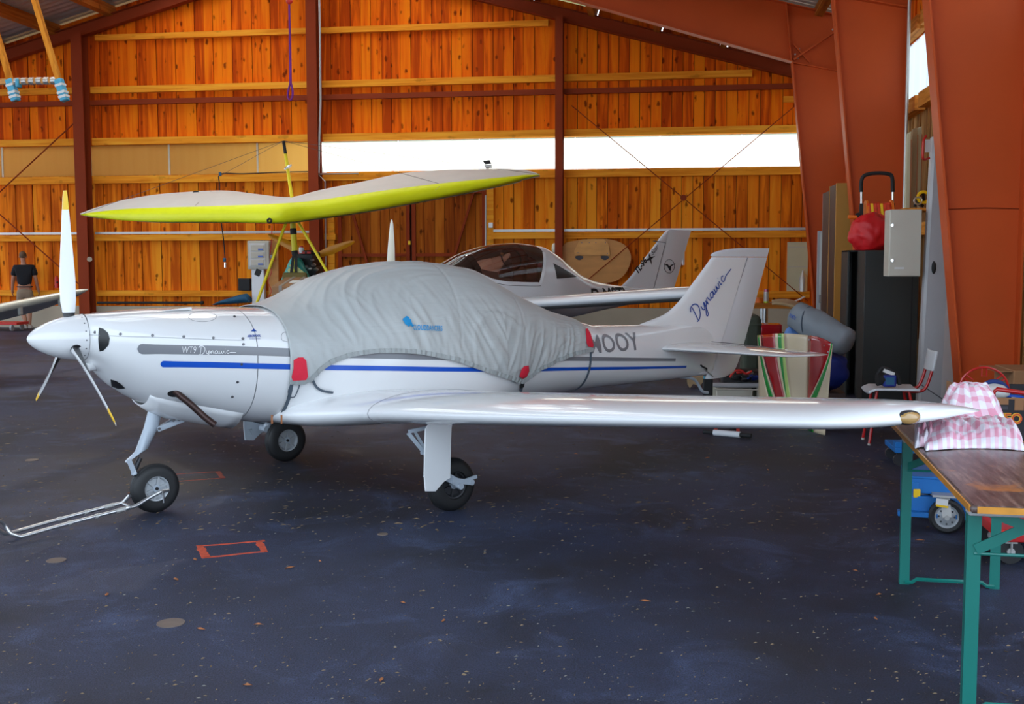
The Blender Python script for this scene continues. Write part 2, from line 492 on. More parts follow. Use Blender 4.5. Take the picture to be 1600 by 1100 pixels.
# ------------------------------------------------------------------ back wall
YW = 25.3
RIDGE, PITCH = -8.2, .27
def roof_z(x): return 9.0 - PITCH * abs(x - RIDGE)
def gable_low(x): return 8.45 - PITCH * abs(x - RIDGE)
XL, XRW = -19.6, 3.2
wall_back = thing('wall_back', None, None, (RIDGE, YW, 0), kind='structure')
x = XL
k = 0
tops = []
while x < XRW - .02:
    w = random.uniform(.215, .255)
    w = min(w, XRW - x)
    xc = x + w / 2
    yo = YW + (.012 if k % 2 else .030) + random.uniform(-.003, .003)
    top = gable_low(xc) + .22
    piece('board', wall_back, (xc, yo, (4.38 + top) / 2), (w - .011, .024, top - 4.38), M['boards'])
    if not (-7.75 < xc < -4.2):
        piece('board', wall_back, (xc, yo, (.50 + 3.66) / 2), (w - .011, .024, 3.16), M['boards_low'])
    else:
        piece('board', wall_back, (xc, yo, 3.43), (w - .011, .024, .46), M['boards_low'])
    x += w; k += 1
M['felt'] = mat('dark sheathing felt', (.030, .016, .010), .9)
one('sheathing', M['felt'], lambda b: b.prism([(XL, YW + .05, 4.38), (XRW, YW + .05, 4.38), (XRW, YW + .05, gable_low(XRW) + .2), (RIDGE, YW + .05, gable_low(RIDGE) + .2), (XL, YW + .05, gable_low(XL) + .2)], (0, .03, 0)), wall_back, world=True, smooth=0)
one('sheathing', M['felt'], lambda b: b.box(((XL + XRW) / 2, YW + .065, 2.08), (XRW - XL, .03, 3.16)), wall_back, world=True, smooth=0)
one('plinth', M['concrete'], lambda b: b.box((RIDGE, YW + .04, .26), (XRW - XL, .24, .54)), wall_back, world=True, bevel=.01)
# horizontal timber rails and the steel rail, bay by bay
POSTS = [-13.92, -8.19, -2.52]
BAYS = [(XL, -14.08), (-13.76, -8.33), (-8.05, -2.62), (-2.43, 3.0)]
for x0, x1 in BAYS:
    for z0, z1, mt, nm in ((6.83, 6.96, M['girt'], 'rail'), (5.60, 5.75, M['girt'], 'rail'), (4.38, 4.54, M['girt'], 'rail'), (3.47, 3.64, M['girt'], 'rail'), (2.10, 2.24, M['girt'], 'rail'), (.77, .91, M['girt'], 'rail')):
        a, b_ = x0, x1
        lim = abs((8.45 - (z1 + .03)) / PITCH)
        a = max(a, RIDGE - lim); b_ = min(b_, RIDGE + lim)
        if b_ - a < .4: continue
        if z1 < 3.3 and a < -7.75 and b_ > -4.2:
            piece(nm, wall_back, ((a - 7.78) / 2, YW - .075, (z0 + z1) / 2), (-7.78 - a, .13, z1 - z0), mt)
            a = -4.1
        piece(nm, wall_back, ((a + b_) / 2, YW - .075, (z0 + z1) / 2), (b_ - a, .13, z1 - z0), mt)
    piece('steel_rail', wall_back, ((x0 + x1) / 2, YW - .14, 5.37), (x1 - x0, .10, .115), M['steel_dk'])
piece('rail', wall_back, (2.62, YW - .05, 5.1), (.5, .1, .13), M['girt'])
# translucent band
def twin_wall(name='translucent sheet', ca=(.74, .76, .76), cb=(.92, .92, .90)):
    m, t, N, L, B = nt(name)
    ge = N.new('ShaderNodeNewGeometry'); mp = N.new('ShaderNodeMapping'); mp.inputs['Scale'].default_value = (1, 1, .05)
    L.new(ge.outputs['Position'], mp.inputs['Vector'])
    wv = N.new('ShaderNodeTexNoise'); wv.inputs['Scale'].default_value = 6; L.new(mp.outputs['Vector'], wv.inputs['Vector'])
    cr = N.new('ShaderNodeValToRGB'); cr.color_ramp.elements[0].color = (*ca, 1); cr.color_ramp.elements[1].color = (*cb, 1)
    L.new(wv.outputs['Fac'], cr.inputs['Fac'])
    tl = N.new('ShaderNodeBsdfTranslucent'); L.new(cr.outputs['Color'], tl.inputs['Color'])
    df = N.new('ShaderNodeBsdfDiffuse'); L.new(cr.outputs['Color'], df.inputs['Color'])
    tp = N.new('ShaderNodeBsdfTransparent'); tp.inputs['Color'].default_value = (.9, .9, .9, 1)
    m1 = N.new('ShaderNodeMixShader'); m1.inputs['Fac'].default_value = .80
    L.new(df.outputs['BSDF'], m1.inputs[1]); L.new(tl.outputs['BSDF'], m1.inputs[2])
    m2 = N.new('ShaderNodeMixShader'); m2.inputs['Fac'].default_value = .18
    L.new(m1.outputs['Shader'], m2.inputs[1]); L.new(tp.outputs['BSDF'], m2.inputs[2])
    L.new(m2.outputs['Shader'], N['Material Output'].inputs['Surface'])
    return m
M['sheet'] = twin_wall()
M['sheet_tan'] = twin_wall('yellowed translucent sheet', (.90, .55, .17), (.98, .66, .24))
M['sheet_rib'] = mat('sheet joint strip', (.62, .56, .42), .6)
win = thing('window_1', None, None, (RIDGE, YW + .04, 3.6), kind='structure')
xs = [XL, -16.2, -13.9, -11.9, -9.7, -8.19, -6.3, -4.4, -2.52, -2.2, -.3, 1.5, XRW]
for a, b_ in zip(xs, xs[1:]):
    piece('pane', win, ((a + b_) / 2, YW + .045, 4.01), (b_ - a - .02, .012, .78), M['sheet_tan'] if b_ < -8 else M['sheet'])
for a in xs[1:-1]:
    if a > -8: continue
    piece('joint_strip', win, (a, YW + .03, 4.01), (.045, .02, .76), M['sheet_rib'])
piece('sill_strip', win, (-5.3, YW - .02, 3.655), (5.4, .05, .03), M['girt'])
# a neighbouring wooden shed stands close behind the left half of the wall and dims that part of the band
M['shed'] = mat('neighbour shed wall', (.85, .52, .20), .9, var=.12, scale=.8)
shed = thing('neighbour_shed', 'tan wooden shed wall dimly seen through the left translucent band', 'shed', (-15.15, 28.9, 0))
one('shed_wall', M['shed'], lambda b: b.box((-15.15, 28.9, 3.55), (12.5, 3.2, 7.1)), shed, world=True)
one('shed_roof', M['purlin'], lambda b: b.prism([(-21.4, 27.2, 7.1), (-21.4, 30.6, 7.1), (-21.4, 28.9, 8.0)], (12.5, 0, 0)), shed, world=True)

# posts: I sections standing against the wall
def ibeam(b, p, q, depth, width, tf, tw, up, taper=None):
    p, q = V(p), V(q)
    d = (q - p).normalized(); up = V(up); sd = d.cross(up).normalized(); up = sd.cross(d)
    for sgn in (-1, 1):
        b.bar(p + up * sgn * (depth / 2 - tf / 2), q + up * sgn * (depth / 2 - tf / 2), width, tf, up)
    b.bar(p, q, tw, depth - 2 * tf, up)
for i, px_ in enumerate(POSTS):
    wd = (.27, .24, .17)[i]
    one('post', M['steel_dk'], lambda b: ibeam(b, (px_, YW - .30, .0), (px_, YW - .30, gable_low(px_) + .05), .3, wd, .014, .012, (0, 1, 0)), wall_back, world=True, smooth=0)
# gable rafter
for s in (-1, 1):
    x0 = RIDGE; x1 = RIDGE + s * 11.2
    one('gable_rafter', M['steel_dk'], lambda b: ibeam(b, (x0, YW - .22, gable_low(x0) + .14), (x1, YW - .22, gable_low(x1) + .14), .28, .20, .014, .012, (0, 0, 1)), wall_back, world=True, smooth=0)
# white trunking along the middle rail
for a, b_ in ((XL, -14.08), (-13.76, -8.33), (-4.05, -2.62), (-2.43, 2.95)):
    piece('cable_trunking', wall_back, ((a + b_) / 2, YW - .12, 2.285), (b_ - a, .05, .055), M['zinc'])

# double gate in the back wall
for i, (a, b_) in enumerate(((-7.74, -6.03), (-5.97, -4.24))):
    g = thing('door_%d' % (i + 1), None, None, (a, YW, 0), kind='structure')
    x = a + .05; k = 0
    while x < b_ - .06:
        w = min(random.uniform(.22, .25), b_ - .05 - x)
        piece('board', g, (x + w / 2, YW + .02, 1.62), (w - .010, .024, 3.1), M['gate'])
        x += w; k += 1
    for xx in (a + .04, b_ - .04):
        piece('frame_post', g, (xx, YW - .03, 1.62), (.09, .06, 3.2), M['steel_dk'])
    for zz in (.12, 1.74, 3.18):
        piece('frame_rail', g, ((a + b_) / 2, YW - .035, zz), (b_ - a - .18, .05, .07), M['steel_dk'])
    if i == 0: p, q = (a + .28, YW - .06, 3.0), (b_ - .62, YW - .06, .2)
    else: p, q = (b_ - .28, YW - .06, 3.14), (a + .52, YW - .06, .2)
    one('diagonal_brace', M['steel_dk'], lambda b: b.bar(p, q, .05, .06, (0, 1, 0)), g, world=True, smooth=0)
    if i == 0:
        one('latch', M['yellow'], lambda b: b.box((b_ + .0, YW - .085, 2.02), (.06, .03, .09)), g, world=True, bevel=.006)
piece('gate_jamb', wall_back, (-4.13, YW - .05, 1.9), (.16, .10, 2.8), M['girt'])
piece('gate_jamb', wall_back, (-7.90, YW - .05, 1.9), (.16, .10, 2.8), M['girt'])

# conduits
def wire(name, pts, r, mt, parent=None, **k):
    return one(name, mt, lambda b: b.tube(pts, r, 6), parent, world=parent is not None, **k)
wire('conduit', [at_y(509, 415, 25.1), at_y(508, 283, 25.1), at_y(497, 272, 25.1), at_y(560, 271, 25.1)], .018, M['zinc'], wall_back)
wire('conduit', [at_y(759, 420, 25.12), at_y(759, 360, 25.12), at_y(759, 305, 25.12)], .02, M['zinc'], wall_back)
wire('conduit', [at_y(499, 0, 24.9), at_y(500, 60, 24.9), at_y(501, 160, 24.9), at_y(499, 215, 24.9), at_y(498, 270, 24.9)], .025, M['galv'], wall_back)
one('junction_box', M['white2'], lambda b: b.box(at_y(767, 352, 25.1), (.1, .06, .12)), wall_back, world=True, bevel=.01)
wire('bent_bracket', [at_y(1258, 206, 25.0), at_y(1258, 268, 25.0), at_y(1261, 273, 25.0), at_y(1267, 273, 25.0)], .022, M['galv'], wall_back)
# wire cross bracing in the end bays
def brace(a, b_, name='brace_rod', r=.011):
    return one(name, M['steel_dk'], lambda b: b.cyl(a, b_, r, n=6), wall_back, world=True)
YB = 24.98
brace(at_y(893, 165, YB), at_y(1262, 470, YB)); brace(at_y(1257, 153, YB), at_y(915, 440, YB))
one('brace_plate', M['steel_dk'], lambda b: b.cyl(at_y(1068, 309, 24.96), at_y(1068, 309, 24.99), .07, n=14), wall_back, world=True)
brace(at_y(-60, 355, YB), at_y(128, 181, YB), r=.016); brace(at_y(-40, 300, YB), at_y(130, 450, YB), r=.016)
one('brace_plate', M['concrete'], lambda b: b.cyl(at_y(140, 405, 24.83), at_y(140, 405, 24.86), .06, n=14), wall_back, world=True)

# ------------------------------------------------------------------ roof
ceil = thing('ceiling', None, None, (RIDGE, -.8, 8.9), kind='structure')
Y0R, Y1R = -0.8, 25.7
LIGHT_X, LIGHT_Y = (1.3, 4.1), (7.0, 24.4)        # unseen strips added to light the hangar's rear, one each side of the ridge
def slope_sheet(s, a, c, y0, y1):
    """corrugated sheet between distances a and c from the ridge"""
    b = MB(); n = max(2, round((y1 - y0) / .06))
    xa, xc = RIDGE + s * a, RIDGE + s * c
    prof = [(y0 + (y1 - y0) * i / n, .028 if (i // 2) % 2 else 0.0) for i in range(n + 1)]
    for (ya, za), (yb, zb) in zip(prof, prof[1:]):
        b.add([(xa, ya, roof_z(xa) + za), (xc, ya, roof_z(xc) + za), (xc, yb, roof_z(xc) + zb), (xa, yb, roof_z(xa) + zb)], [(0, 1, 2, 3)])
    return b.build('roof_sheet', M['galv'], ceil, world=True, flat=True)
for s in (-1, 1):
    slope_sheet(s, 0, LIGHT_X[0], Y0R, Y1R); slope_sheet(s, LIGHT_X[1], 11.6, Y0R, Y1R)
    slope_sheet(s, *LIGHT_X, Y0R, LIGHT_Y[0]); slope_sheet(s, *LIGHT_X, LIGHT_Y[1], Y1R)
    xa, xc = RIDGE + s * LIGHT_X[0], RIDGE + s * LIGHT_X[1]
    for k in range(8):
        ya = LIGHT_Y[0] + (LIGHT_Y[1] - LIGHT_Y[0]) * k / 8; yb = ya + (LIGHT_Y[1] - LIGHT_Y[0]) / 8
        one('added_roof_light', M['sheet'], lambda b: b.prism([(xa, ya, roof_z(xa)), (xc, ya, roof_z(xc)), (xc, yb, roof_z(xc)), (xa, yb, roof_z(xa))], (0, 0, .012)), ceil, world=True, smooth=0)
for s in (-1, 1):
    for i in range(8):
        xx = RIDGE + s * (.7 + i * 1.43)
        ang = math.atan(PITCH) * -s
        piece('purlin', ceil, (xx, (Y0R + Y1R - .3) / 2, roof_z(xx) - .155), (.14, Y1R - Y0R - .3, .27), M['purlin'], Matrix.Rotation(-ang, 3, 'Y'))
        if i < 7:
            xm = xx + s * .715
            piece('blocking', ceil, (xm, YW + .02, roof_z(xm) - .2), (1.30, .05, .26), M['boards'], Matrix.Rotation(-ang, 3, 'Y'))

# ------------------------------------------------------------------ portal frames (tapered steel columns and rafters)
XO = 3.0
def col_in(z): return 2.58 - .107 * z
ZK = 5.05
def portal(y, idx):
    t = thing('trim_%d' % idx, None, None, (XO, y, 0), kind='structure')
    xk = col_in(ZK)
    ztop = lambda xx: 8.78 - PITCH * abs(xx - RIDGE)
    zlow = lambda xx: ZK + (xk - xx) * .292 if xx > RIDGE else None
    def col(b):      # web, inner flange, outer flange
        b.prism([(col_in(0), y - .006, 0), (XO, y - .006, 0), (XO, y - .006, ZK), (xk, y - .006, ZK)], (0, .012, 0))
    one('column_web', M['steel'], col, t, world=True, smooth=0)
    one('inner_flange', M['steel'], lambda b: b.bar((col_in(0), y, 0), (col_in(ZK), y, ZK), .24, .018, (1, 0, 0)), t, world=True, smooth=0)
    one('outer_flange', M['steel'], lambda b: b.bar((XO, y, 0), (XO, y, ztop(XO)), .24, .018, (1, 0, 0)), t, world=True, smooth=0)
    one('base_plate', M['steel'], lambda b: b.box((2.8, y, .012), (.6, .3, .024)), t, world=True, smooth=0)
    # knee and rafter
    xe = RIDGE
    one('rafter_web', M['steel'], lambda b: b.prism([(xk, y - .006, ZK), (XO, y - .006, ZK), (XO, y - .006, ztop(XO)), (xe, y - .006, ztop(xe)), (xe, y - .006, ztop(xe) - .55)], (0, .012, 0)), t, world=True, smooth=0)
    one('rafter_lower_flange', M['steel'], lambda b: b.bar((xk, y, ZK), (xe, y, ztop(xe) - .55), .24, .018, (0, 0, 1)), t, world=True, smooth=0)
    one('rafter_top_flange', M['steel'], lambda b: b.bar((XO, y, ztop(XO)), (xe, y, ztop(xe)), .24, .018, (0, 0, 1)), t, world=True, smooth=0)
    one('stiffener', M['steel'], lambda b: b.bar((xk + .01, y - .06, ZK - .02), (XO, y - .06, ZK - .22), .11, .016, (0, 0, 1)), t, world=True, smooth=0)
    one('stiffener', M['steel'], lambda b: b.bar((xk - .02, y - .06, ZK + .02), (xk - .12, y - .06, ztop(xk - .12)), .11, .016, (1, 0, 0)), t, world=True, smooth=0)
    one('stiffener', M['steel'], lambda b: b.bar((xk + .02, y - .06, ZK + .03), (XO - .02, y - .06, ztop(XO) - .06), .09, .035, (0, 0, 1)), t, world=True, smooth=0)
    one('stiffener', M['steel'], lambda b: b.bar((xk + .02, y - .05, ZK + .30), (xk + .30, y - .05, ZK - .02), .06, .03, (0, 0, 1)), t, world=True, smooth=0)
    for bx, bz in ((xk + .12, ZK + .22), (xk + .2, ZK + .16), (xk + .05, ZK + .13), (xk + .1, ZK + .06), (XO - .28, ztop(XO) - .17), (XO - .22, ztop(XO) - .17), (XO - .13, ztop(XO) - .42)):
        one('bolt', M['zinc'], lambda b: b.cyl((bx, y - .03, bz), (bx, y - .008, bz), .016, n=6), t, world=True, smooth=0)
    # far half of the frame (left of the ridge)
    xl = RIDGE * 2 - XO; xkl = RIDGE * 2 - xk
    one('rafter_web', M['steel'], lambda b: b.prism([(xkl, y - .006, ZK), (xl, y - .006, ZK), (xl, y - .006, ztop(XO)), (xe, y - .006, ztop(xe)), (xe, y - .006, ztop(xe) - .55)], (0, .012, 0)), t, world=True, smooth=0)
    one('rafter_lower_flange', M['steel'], lambda b: b.bar((xkl, y, ZK), (xe, y, ztop(xe) - .55), .24, .018, (0, 0, 1)), t, world=True, smooth=0)
    one('column_web', M['steel'], lambda b: b.prism([(xl + XO - col_in(0), y - .006, 0), (xl, y - .006, 0), (xl, y - .006, ZK), (xkl, y - .006, ZK)], (0, .012, 0)), t, world=True, smooth=0)
    one('inner_flange', M['steel'], lambda b: b.bar((xl + XO - col_in(0), y, 0), (xkl, y, ZK), .24, .018, (1, 0, 0)), t, world=True, smooth=0)
    return t
portals = [portal(y, i + 1) for i, y in enumerate((20.3, 15.3, 10.3, 5.3))]
# weld seam across the nearest column
one('weld_seam', M['steel_dk'], lambda b: b.tube([(col_in(2.02) + .01, 10.29, 2.02), (2.7, 10.29, 2.03), (XO - .01, 10.29, 2.02)], .006, 6), portals[2], world=True)
one('rain_pipe', M['zinc'], lambda b: b.cyl((2.985, 15.17, 0.0), (2.985, 15.17, 5.4), .022, n=10), portals[1], world=True)

# ------------------------------------------------------------------ right wall
wall_right = thing('wall_right', None, None, (3.35, 15, 0), kind='structure')
y = 6.0; k = 0
while y < 25.2:
    w = random.uniform(.22, .25)
    yo = 3.30 + (.02 if k % 2 else .0)
    piece('board', wall_right, (yo, y + w / 2, 1.82), (.024, w + (.01 if k % 2 else -.01), 3.64), M['oldwood'])
    piece('board', wall_right, (yo, y + w / 2, 5.15), (.024, w + (.01 if k % 2 else -.01), 1.10), M['boards'])
    y += w; k += 1
for z0, z1 in ((3.55, 3.74), (4.60, 4.78), (1.9, 2.06), (5.2, 5.36)):
    for ya, yb in ((10.4, 15.2), (15.4, 20.2), (20.4, 25.2), (6, 10.2)):
        piece('rail', wall_right, (3.2, (ya + yb) / 2, (z0 + z1) / 2), (.14, yb - ya, z1 - z0), M['beamy'])
win2 = thing('window_2', None, None, (3.32, 15, 3.7), kind='structure')
for i in range(10):
    piece('pane', win2, (3.31, 6.9 + i * 1.92, 4.16), (.012, 1.9, .90), M['sheet'])
# gable end beyond the gate, front of the roof is open to the apron
# ------------------------------------------------------------------ the covered white aircraft
ACN = V((-3.209, 6.502, 0)); ACA = math.atan2(.727179, .686448)
ac = thing('light_aircraft', 'white low-wing light aircraft with blue and grey stripes under a grey canopy cover', 'aircraft', ACN, ACA)
class Local:
    """a thing's own axes: x aft, y starboard, z up, with sight lines into them"""
    def __init__(s, root):
        s.m = MW[root.name]; s.inv = s.m.inverted(); s.o = s.inv @ V((0, 0, CH)); s.i3 = s.inv.to_3x3()
    def d(s, px, py): return s.i3 @ ray(px, py)
    def y(s, px, py, y): d = s.d(px, py); return s.o + d * ((y - s.o.y) / d.y)
    def x(s, px, py, x): d = s.d(px, py); return s.o + d * ((x - s.o.x) / d.x)
    def z(s, px, py, z): d = s.d(px, py); return s.o + d * ((z - s.o.z) / d.z)
A1 = Local(ac)

class Body:
    """superellipse fuselage: rows (x, top, bottom, half width, height of greatest width, upper exponent, lower exponent)"""
    def __init__(s, tab): s.tab = tab
    def sec(s, t): return lerp_tab(s.tab, t)
    def pt(s, t, phi, off=0.0):
        zt, zb, w, zm, nu, nl = s.sec(t)
        c, n = math.cos(phi), math.sin(phi)
        e = 2.0 / (nu if n >= 0 else nl)
        H = (zt - zm) if n >= 0 else (zm - zb)
        y = math.copysign(abs(c) ** e, c) * w
        z = math.copysign(abs(n) ** e, n) * H
        if off:
            r = math.hypot(y / max(w, .01) ** 2, z / max(H, .01) ** 2) or 1
            y += off * (y / max(w, .01) ** 2) / r; z += off * (z / max(H, .01) ** 2) / r
        return V((t, y, zm + z))
    def side(s, t, z, off=0.0):
        """point on the port side at station t and height z"""
        zt, zb, w, zm, nu, nl = s.sec(t)
        n = nu if z >= zm else nl
        H = (zt - zm) if z >= zm else (zm - zb)
        k = min(.9995, abs(z - zm) / max(H, .001))
        y = w * (1 - k ** n) ** (1 / n)
        gy, gz = (y / w) ** (n - 1) / w, math.copysign(k ** (n - 1) / H, z - zm)
        g = math.hypot(gy, gz) or 1
        return V((t, -y - off * gy / g, z + off * gz / g))
    def hit(s, A, px, py, off=0.0):
        d = A.d(px, py)
        lo, hi = None, None
        y = -1.2; prev = None
        while y < .6:
            p = A.o + d * ((y - A.o.y) / d.y)
            zt, zb, w, zm, nu, nl = s.sec(p.x)
            n = nu if p.z >= zm else nl
            H = (zt - zm) if p.z >= zm else (zm - zb)
            f = abs(p.y / w) ** n + abs((p.z - zm) / max(H, .001)) ** n - 1
            if f < 0: break
            prev = y; y += .004
        p = A.o + d * ((y - A.o.y) / d.y)
        q = s.side(p.x, p.z, off)
        return q if abs(q.y - p.y) < .25 else p + V((0, -off, off))
    def mesh(s, b, t0, t1, nt_, nphi=56, cap0=True, cap1=True):
        rings = []
        for i in range(nt_ + 1):
            t = t0 + (t1 - t0) * i / nt_
            rings.append([s.pt(t, 2 * math.pi * j / nphi) for j in range(nphi)])
        b.loft(rings, cap0, cap1)
F1 = Body([
    (-.415, 1.258, .985, .135, 1.122, 2.0, 2.0),
    (-.37, 1.262, .935, .20, 1.115, 2.2, 2.0),
    (-.27, 1.270, .825, .275, 1.105, 2.3, 2.0),
    (-.05, 1.282, .690, .36, 1.075, 2.4, 2.1),
    (.27, 1.284, .600, .425, 1.02, 2.4, 2.2),
    (.50, 1.279, .545, .46, .99, 2.4, 2.3),
    (.67, 1.272, .515, .485, .97, 2.4, 2.3),
    (.90, 1.330, .490, .52, .94, 2.3, 2.4),
    (1.19, 1.462, .470, .55, .92, 2.15, 2.4),
    (1.50, 1.532, .465, .565, .90, 2.1, 2.4),
    (1.80, 1.556, .465, .57, .89, 2.1, 2.4),
    (2.15, 1.540, .465, .56, .88, 2.1, 2.4),
    (2.40, 1.500, .470, .53, .87, 2.1, 2.4),
    (2.62, 1.408, .480, .49, .86, 2.1, 2.3),
    (2.87, 1.292, .495, .43, .85, 2.1, 2.3),
    (3.20, 1.165, .510, .36, .84, 2.1, 2.2),
    (3.54, 1.080, .520, .30, .83, 2.2, 2.2),
    (3.70, 1.045, .524, .275, .82, 2.2, 2.2),
    (4.30, 1.025, .525, .19, .80, 2.2, 2.2),
    (4.75, 1.02, .53, .125, .79, 2.2, 2.2),
    (5.05, 1.0, .535, .075, .78, 2.2, 2.2),
    (5.20, .96, .545, .045, .77, 2.2, 2.2)])
cowl = one('engine_cowling', M['white'], lambda b: F1.mesh(b, -.415, .497, 44), ac, smooth=60)
fus = one('fuselage', M['white'], lambda b: F1.mesh(b, .503, 5.20, 110), ac, smooth=60)
# lip of the lower cowling where cooling air leaves
def lip(b):
    rows = []
    for i in range(9):
        t = -.085 + i * .071
        row = []
        for j in range(13):
            ph = R(236 + 68 * j / 12)
            p = F1.pt(t, ph, -.004 + .010 * math.sin(math.pi * j / 12)); p.z -= (.012 + .040 * min(1, i / 1.5)) * math.sin(math.pi * j / 12) ** .8
            if j in (0, 12): p = F1.pt(t, ph, -.004)
            row.append(p)
        rows.append(row)
    b.loft(rows, False, False, closed=False)
one('cooling_lip', M['white'], lip, cowl, smooth=60, solid=.006)

def ribbon(name, pts, w, mt, parent, fn=None, th=.0, kind=None):
    """a flat band following points lying on a surface; fn(point) gives the outward normal"""
    b = MB(); P = [V(p) for p in pts]; n = len(P); rows = []
    for i, p in enumerate(P):
        d = (P[min(i + 1, n - 1)] - P[max(i - 1, 0)]).normalized()
        nm = fn(p).normalized(); s = d.cross(nm).normalized()
        ww = w[i] if isinstance(w, (list, tuple)) else w
        rows.append([p - s * ww / 2, p + s * ww / 2] if not th else [p - s * ww / 2, p - s * ww / 2 + nm * th, p + s * ww / 2 + nm * th, p + s * ww / 2])
    if th: b.loft(rows, True, True)
    else: b.loft(rows, False, False, closed=False)
    return b.build(name, mt, parent, smooth=30)
def radial1(p):
    zt, zb, w, zm, nu, nl = F1.sec(p.x)
    return V((0, p.y / w ** 2, (p.z - zm) / (.5 * (zt - zb)) ** 2))

def side_band(name, pxs, mt, parent, hgt, round0=True, off=.0022, n=60):
    """stripe on the port side: pxs = centre line in the photograph, hgt = height in metres (start, end)"""
    C = [F1.hit(A1, *p) for p in pxs]
    C = sorted([(p.x, p.z) for p in C])
    b = MB(); t0, t1 = C[0][0], C[-1][0]; rows = []
    for i in range(n + 1):
        t = t0 + (t1 - t0) * (.02 * i / 12 if i < 12 else .02 + .98 * (i - 12) / (n - 12))
        zc = lerp_tab(C, t)[0]; h = hgt[0] + (hgt[1] - hgt[0]) * i / n
        if round0 and (t - t0) < h / 2:
            u = 1 - (t - t0) / (h / 2); h *= math.sqrt(max(0.01, 1 - u * u))
        rows.append([F1.side(t, zc - h / 2 + h * j / 4, off) for j in range(5)])
    b.loft(rows, False, False, closed=False)
    return b.build(name, mt, parent, smooth=60)
side_band('grey_stripe', [(214, 545), (300, 546.5), (380, 548), (447, 550.5), (600, 555), (700, 558), (850, 560), (980, 561.5), (1055, 562)], M['grey_stripe'], fus, (.064, .026))
side_band('blue_stripe', [(250, 568.5), (330, 570), (447, 573), (600, 575.5), (700, 577), (850, 577), (980, 575), (1072, 573)], M['blue_stripe'], fus, (.040, .020))

# panel joints and fasteners
def joint(pxs, w=.004, parent=fus, k=6, mt=None):
    pts = [F1.hit(A1, p.x, p.y, .0018) for p in smooth_pts([V((a, b_, 0)) for a, b_ in pxs], k)]
    return ribbon('panel_joint', pts, w * .8, mt or M['seam'], parent, radial1)
joint([(138, 523), (190, 525.5), (260, 527.5), (330, 530.5), (382, 531.5)], .0035, cowl)
ribbon('panel_joint', [F1.pt(.5, R(80 + 190 * i / 60), .0012) for i in range(61)], .0032, M['seam'], fus, radial1)
for p in ((148, 519), (188, 522), (238, 524), (287, 526), (333, 528), (379, 529), (380, 538), (377, 569), (371, 597), (363, 620), (366, 495)):
    q = F1.hit(A1, *p, .001); nn = radial1(q).normalized()
    one('fastener', M['screw'], lambda b: b.cyl(q - nn * .004, q + nn * .003, .0085, n=10), cowl)
# oil filler flap outline, jack circle, air inlets
el = [(316 + 22 * math.cos(a), 495 + 8 * math.sin(a)) for a in [2 * math.pi * i / 24 for i in range(25)]]
joint(el, .004, cowl, 1)
joint([(449, 519), (442, 520), (439, 526), (441, 532), (449, 534)], .004, fus, 3)
def patch(name, outline, mt, parent, off=.003, body=None, A=None):
    body = body or F1; A = A or A1
    pts = [body.hit(A, *p, off) for p in outline]
    c = sum(pts, V()) / len(pts); c = body.side(c.x, c.z, off)
    b = MB(); n = len(pts)
    mid = [body.side(((p + c) / 2).x, ((p + c) / 2).z, off) for p in pts]
    b.add([c] + mid + pts, [(0, 1 + i, 1 + (i + 1) % n) for i in range(n)] + [(1 + i, 1 + n + i, 1 + n + (i + 1) % n, 1 + (i + 1) % n) for i in range(n)])
    return b.build(name, mt, parent, smooth=60)
patch('air_inlet', [(154, 512), (161, 514), (168, 520), (171, 529), (169, 539), (162, 547), (155, 549), (153.5, 540), (153, 530), (153.5, 520)], M['dark_opening'], cowl)
patch('air_inlet', [(172, 592), (180, 594), (188, 599), (195, 606), (184, 607), (174, 603)], M['dark_opening'], cowl, .004)
q = F1.hit(A1, 147, 573, 0)
one('landing_light', [M['white'], M['chrome']], lambda b: (b.cyl(q + V((.02, .03, 0)), q + V((-.05, -.012, 0)), .026, n=18), b.cyl(q + V((-.049, -.012, 0)), q + V((-.053, -.0125, 0)), .020, n=18, mi=1)), cowl)
sc = [F1.pt(-.02, R(112), .0), F1.pt(.20, R(107), .0)]
one('air_scoop', M['white'], lambda b: b.loft([[sc[0] + V((0, a, .001)) for a in (-.01, .01)] + [sc[0] + V((0, a, .002)) for a in (.008, -.008)], [sc[1] + V((0, a, 0)) for a in (-.03, .03)] + [sc[1] + V((0, a, .016)) for a in (.022, -.022)]]), cowl)

# maker's sticker, type lettering and registration
def lay_text(name, txt, size, pos, mt, parent, body, dirz=0.0, shear=0.0, offset=0.0, off=.0042, spacing=1.0, width=None):
    pts, fs, w = text_shape(txt, size, shear, offset, spacing)
    k = (width / w) if width else 1.0
    pts, fs = finer(pts, fs, 3 if size > .15 else 1)
    b = MB()
    b.add([body.side(pos[0] + x * k, pos[1] + y + x * k * dirz, off) for x, y in pts], fs)
    return b.build(name, mt, parent, smooth=0)
DYN = [  # handwritten word, unit = x-height of about .33
    [(.10, .95), (.06, .5), (.0, .02)], [(-.12, .80), (.0, .98), (.22, 1.0), (.42, .80), (.44, .48), (.28, .14), (.05, -.02), (-.12, .03)],
    [(.58, .46), (.58, .18), (.70, .12), (.84, .45), (.80, .05), (.68, -.34), (.56, -.30), (.74, .02), (.98, .28)],
    [(.98, .40), (1.02, .10), (1.06, .34), (1.18, .42), (1.24, .14), (1.36, .16)],
    [(1.62, .38), (1.48, .42), (1.38, .24), (1.46, .08), (1.60, .22), (1.66, .38), (1.66, .12), (1.78, .16)],
    [(1.80, .40), (1.82, .12), (1.94, .16), (2.0, .38), (2.04, .12), (2.16, .16), (2.22, .40)],
    [(2.32, .40), (2.32, .12), (2.42, .16)], [(2.36, .60), (2.38, .63)],
    [(2.74, .36), (2.60, .42), (2.50, .24), (2.60, .08), (2.78, .16), (2.95, .20), (3.4, .17)]]
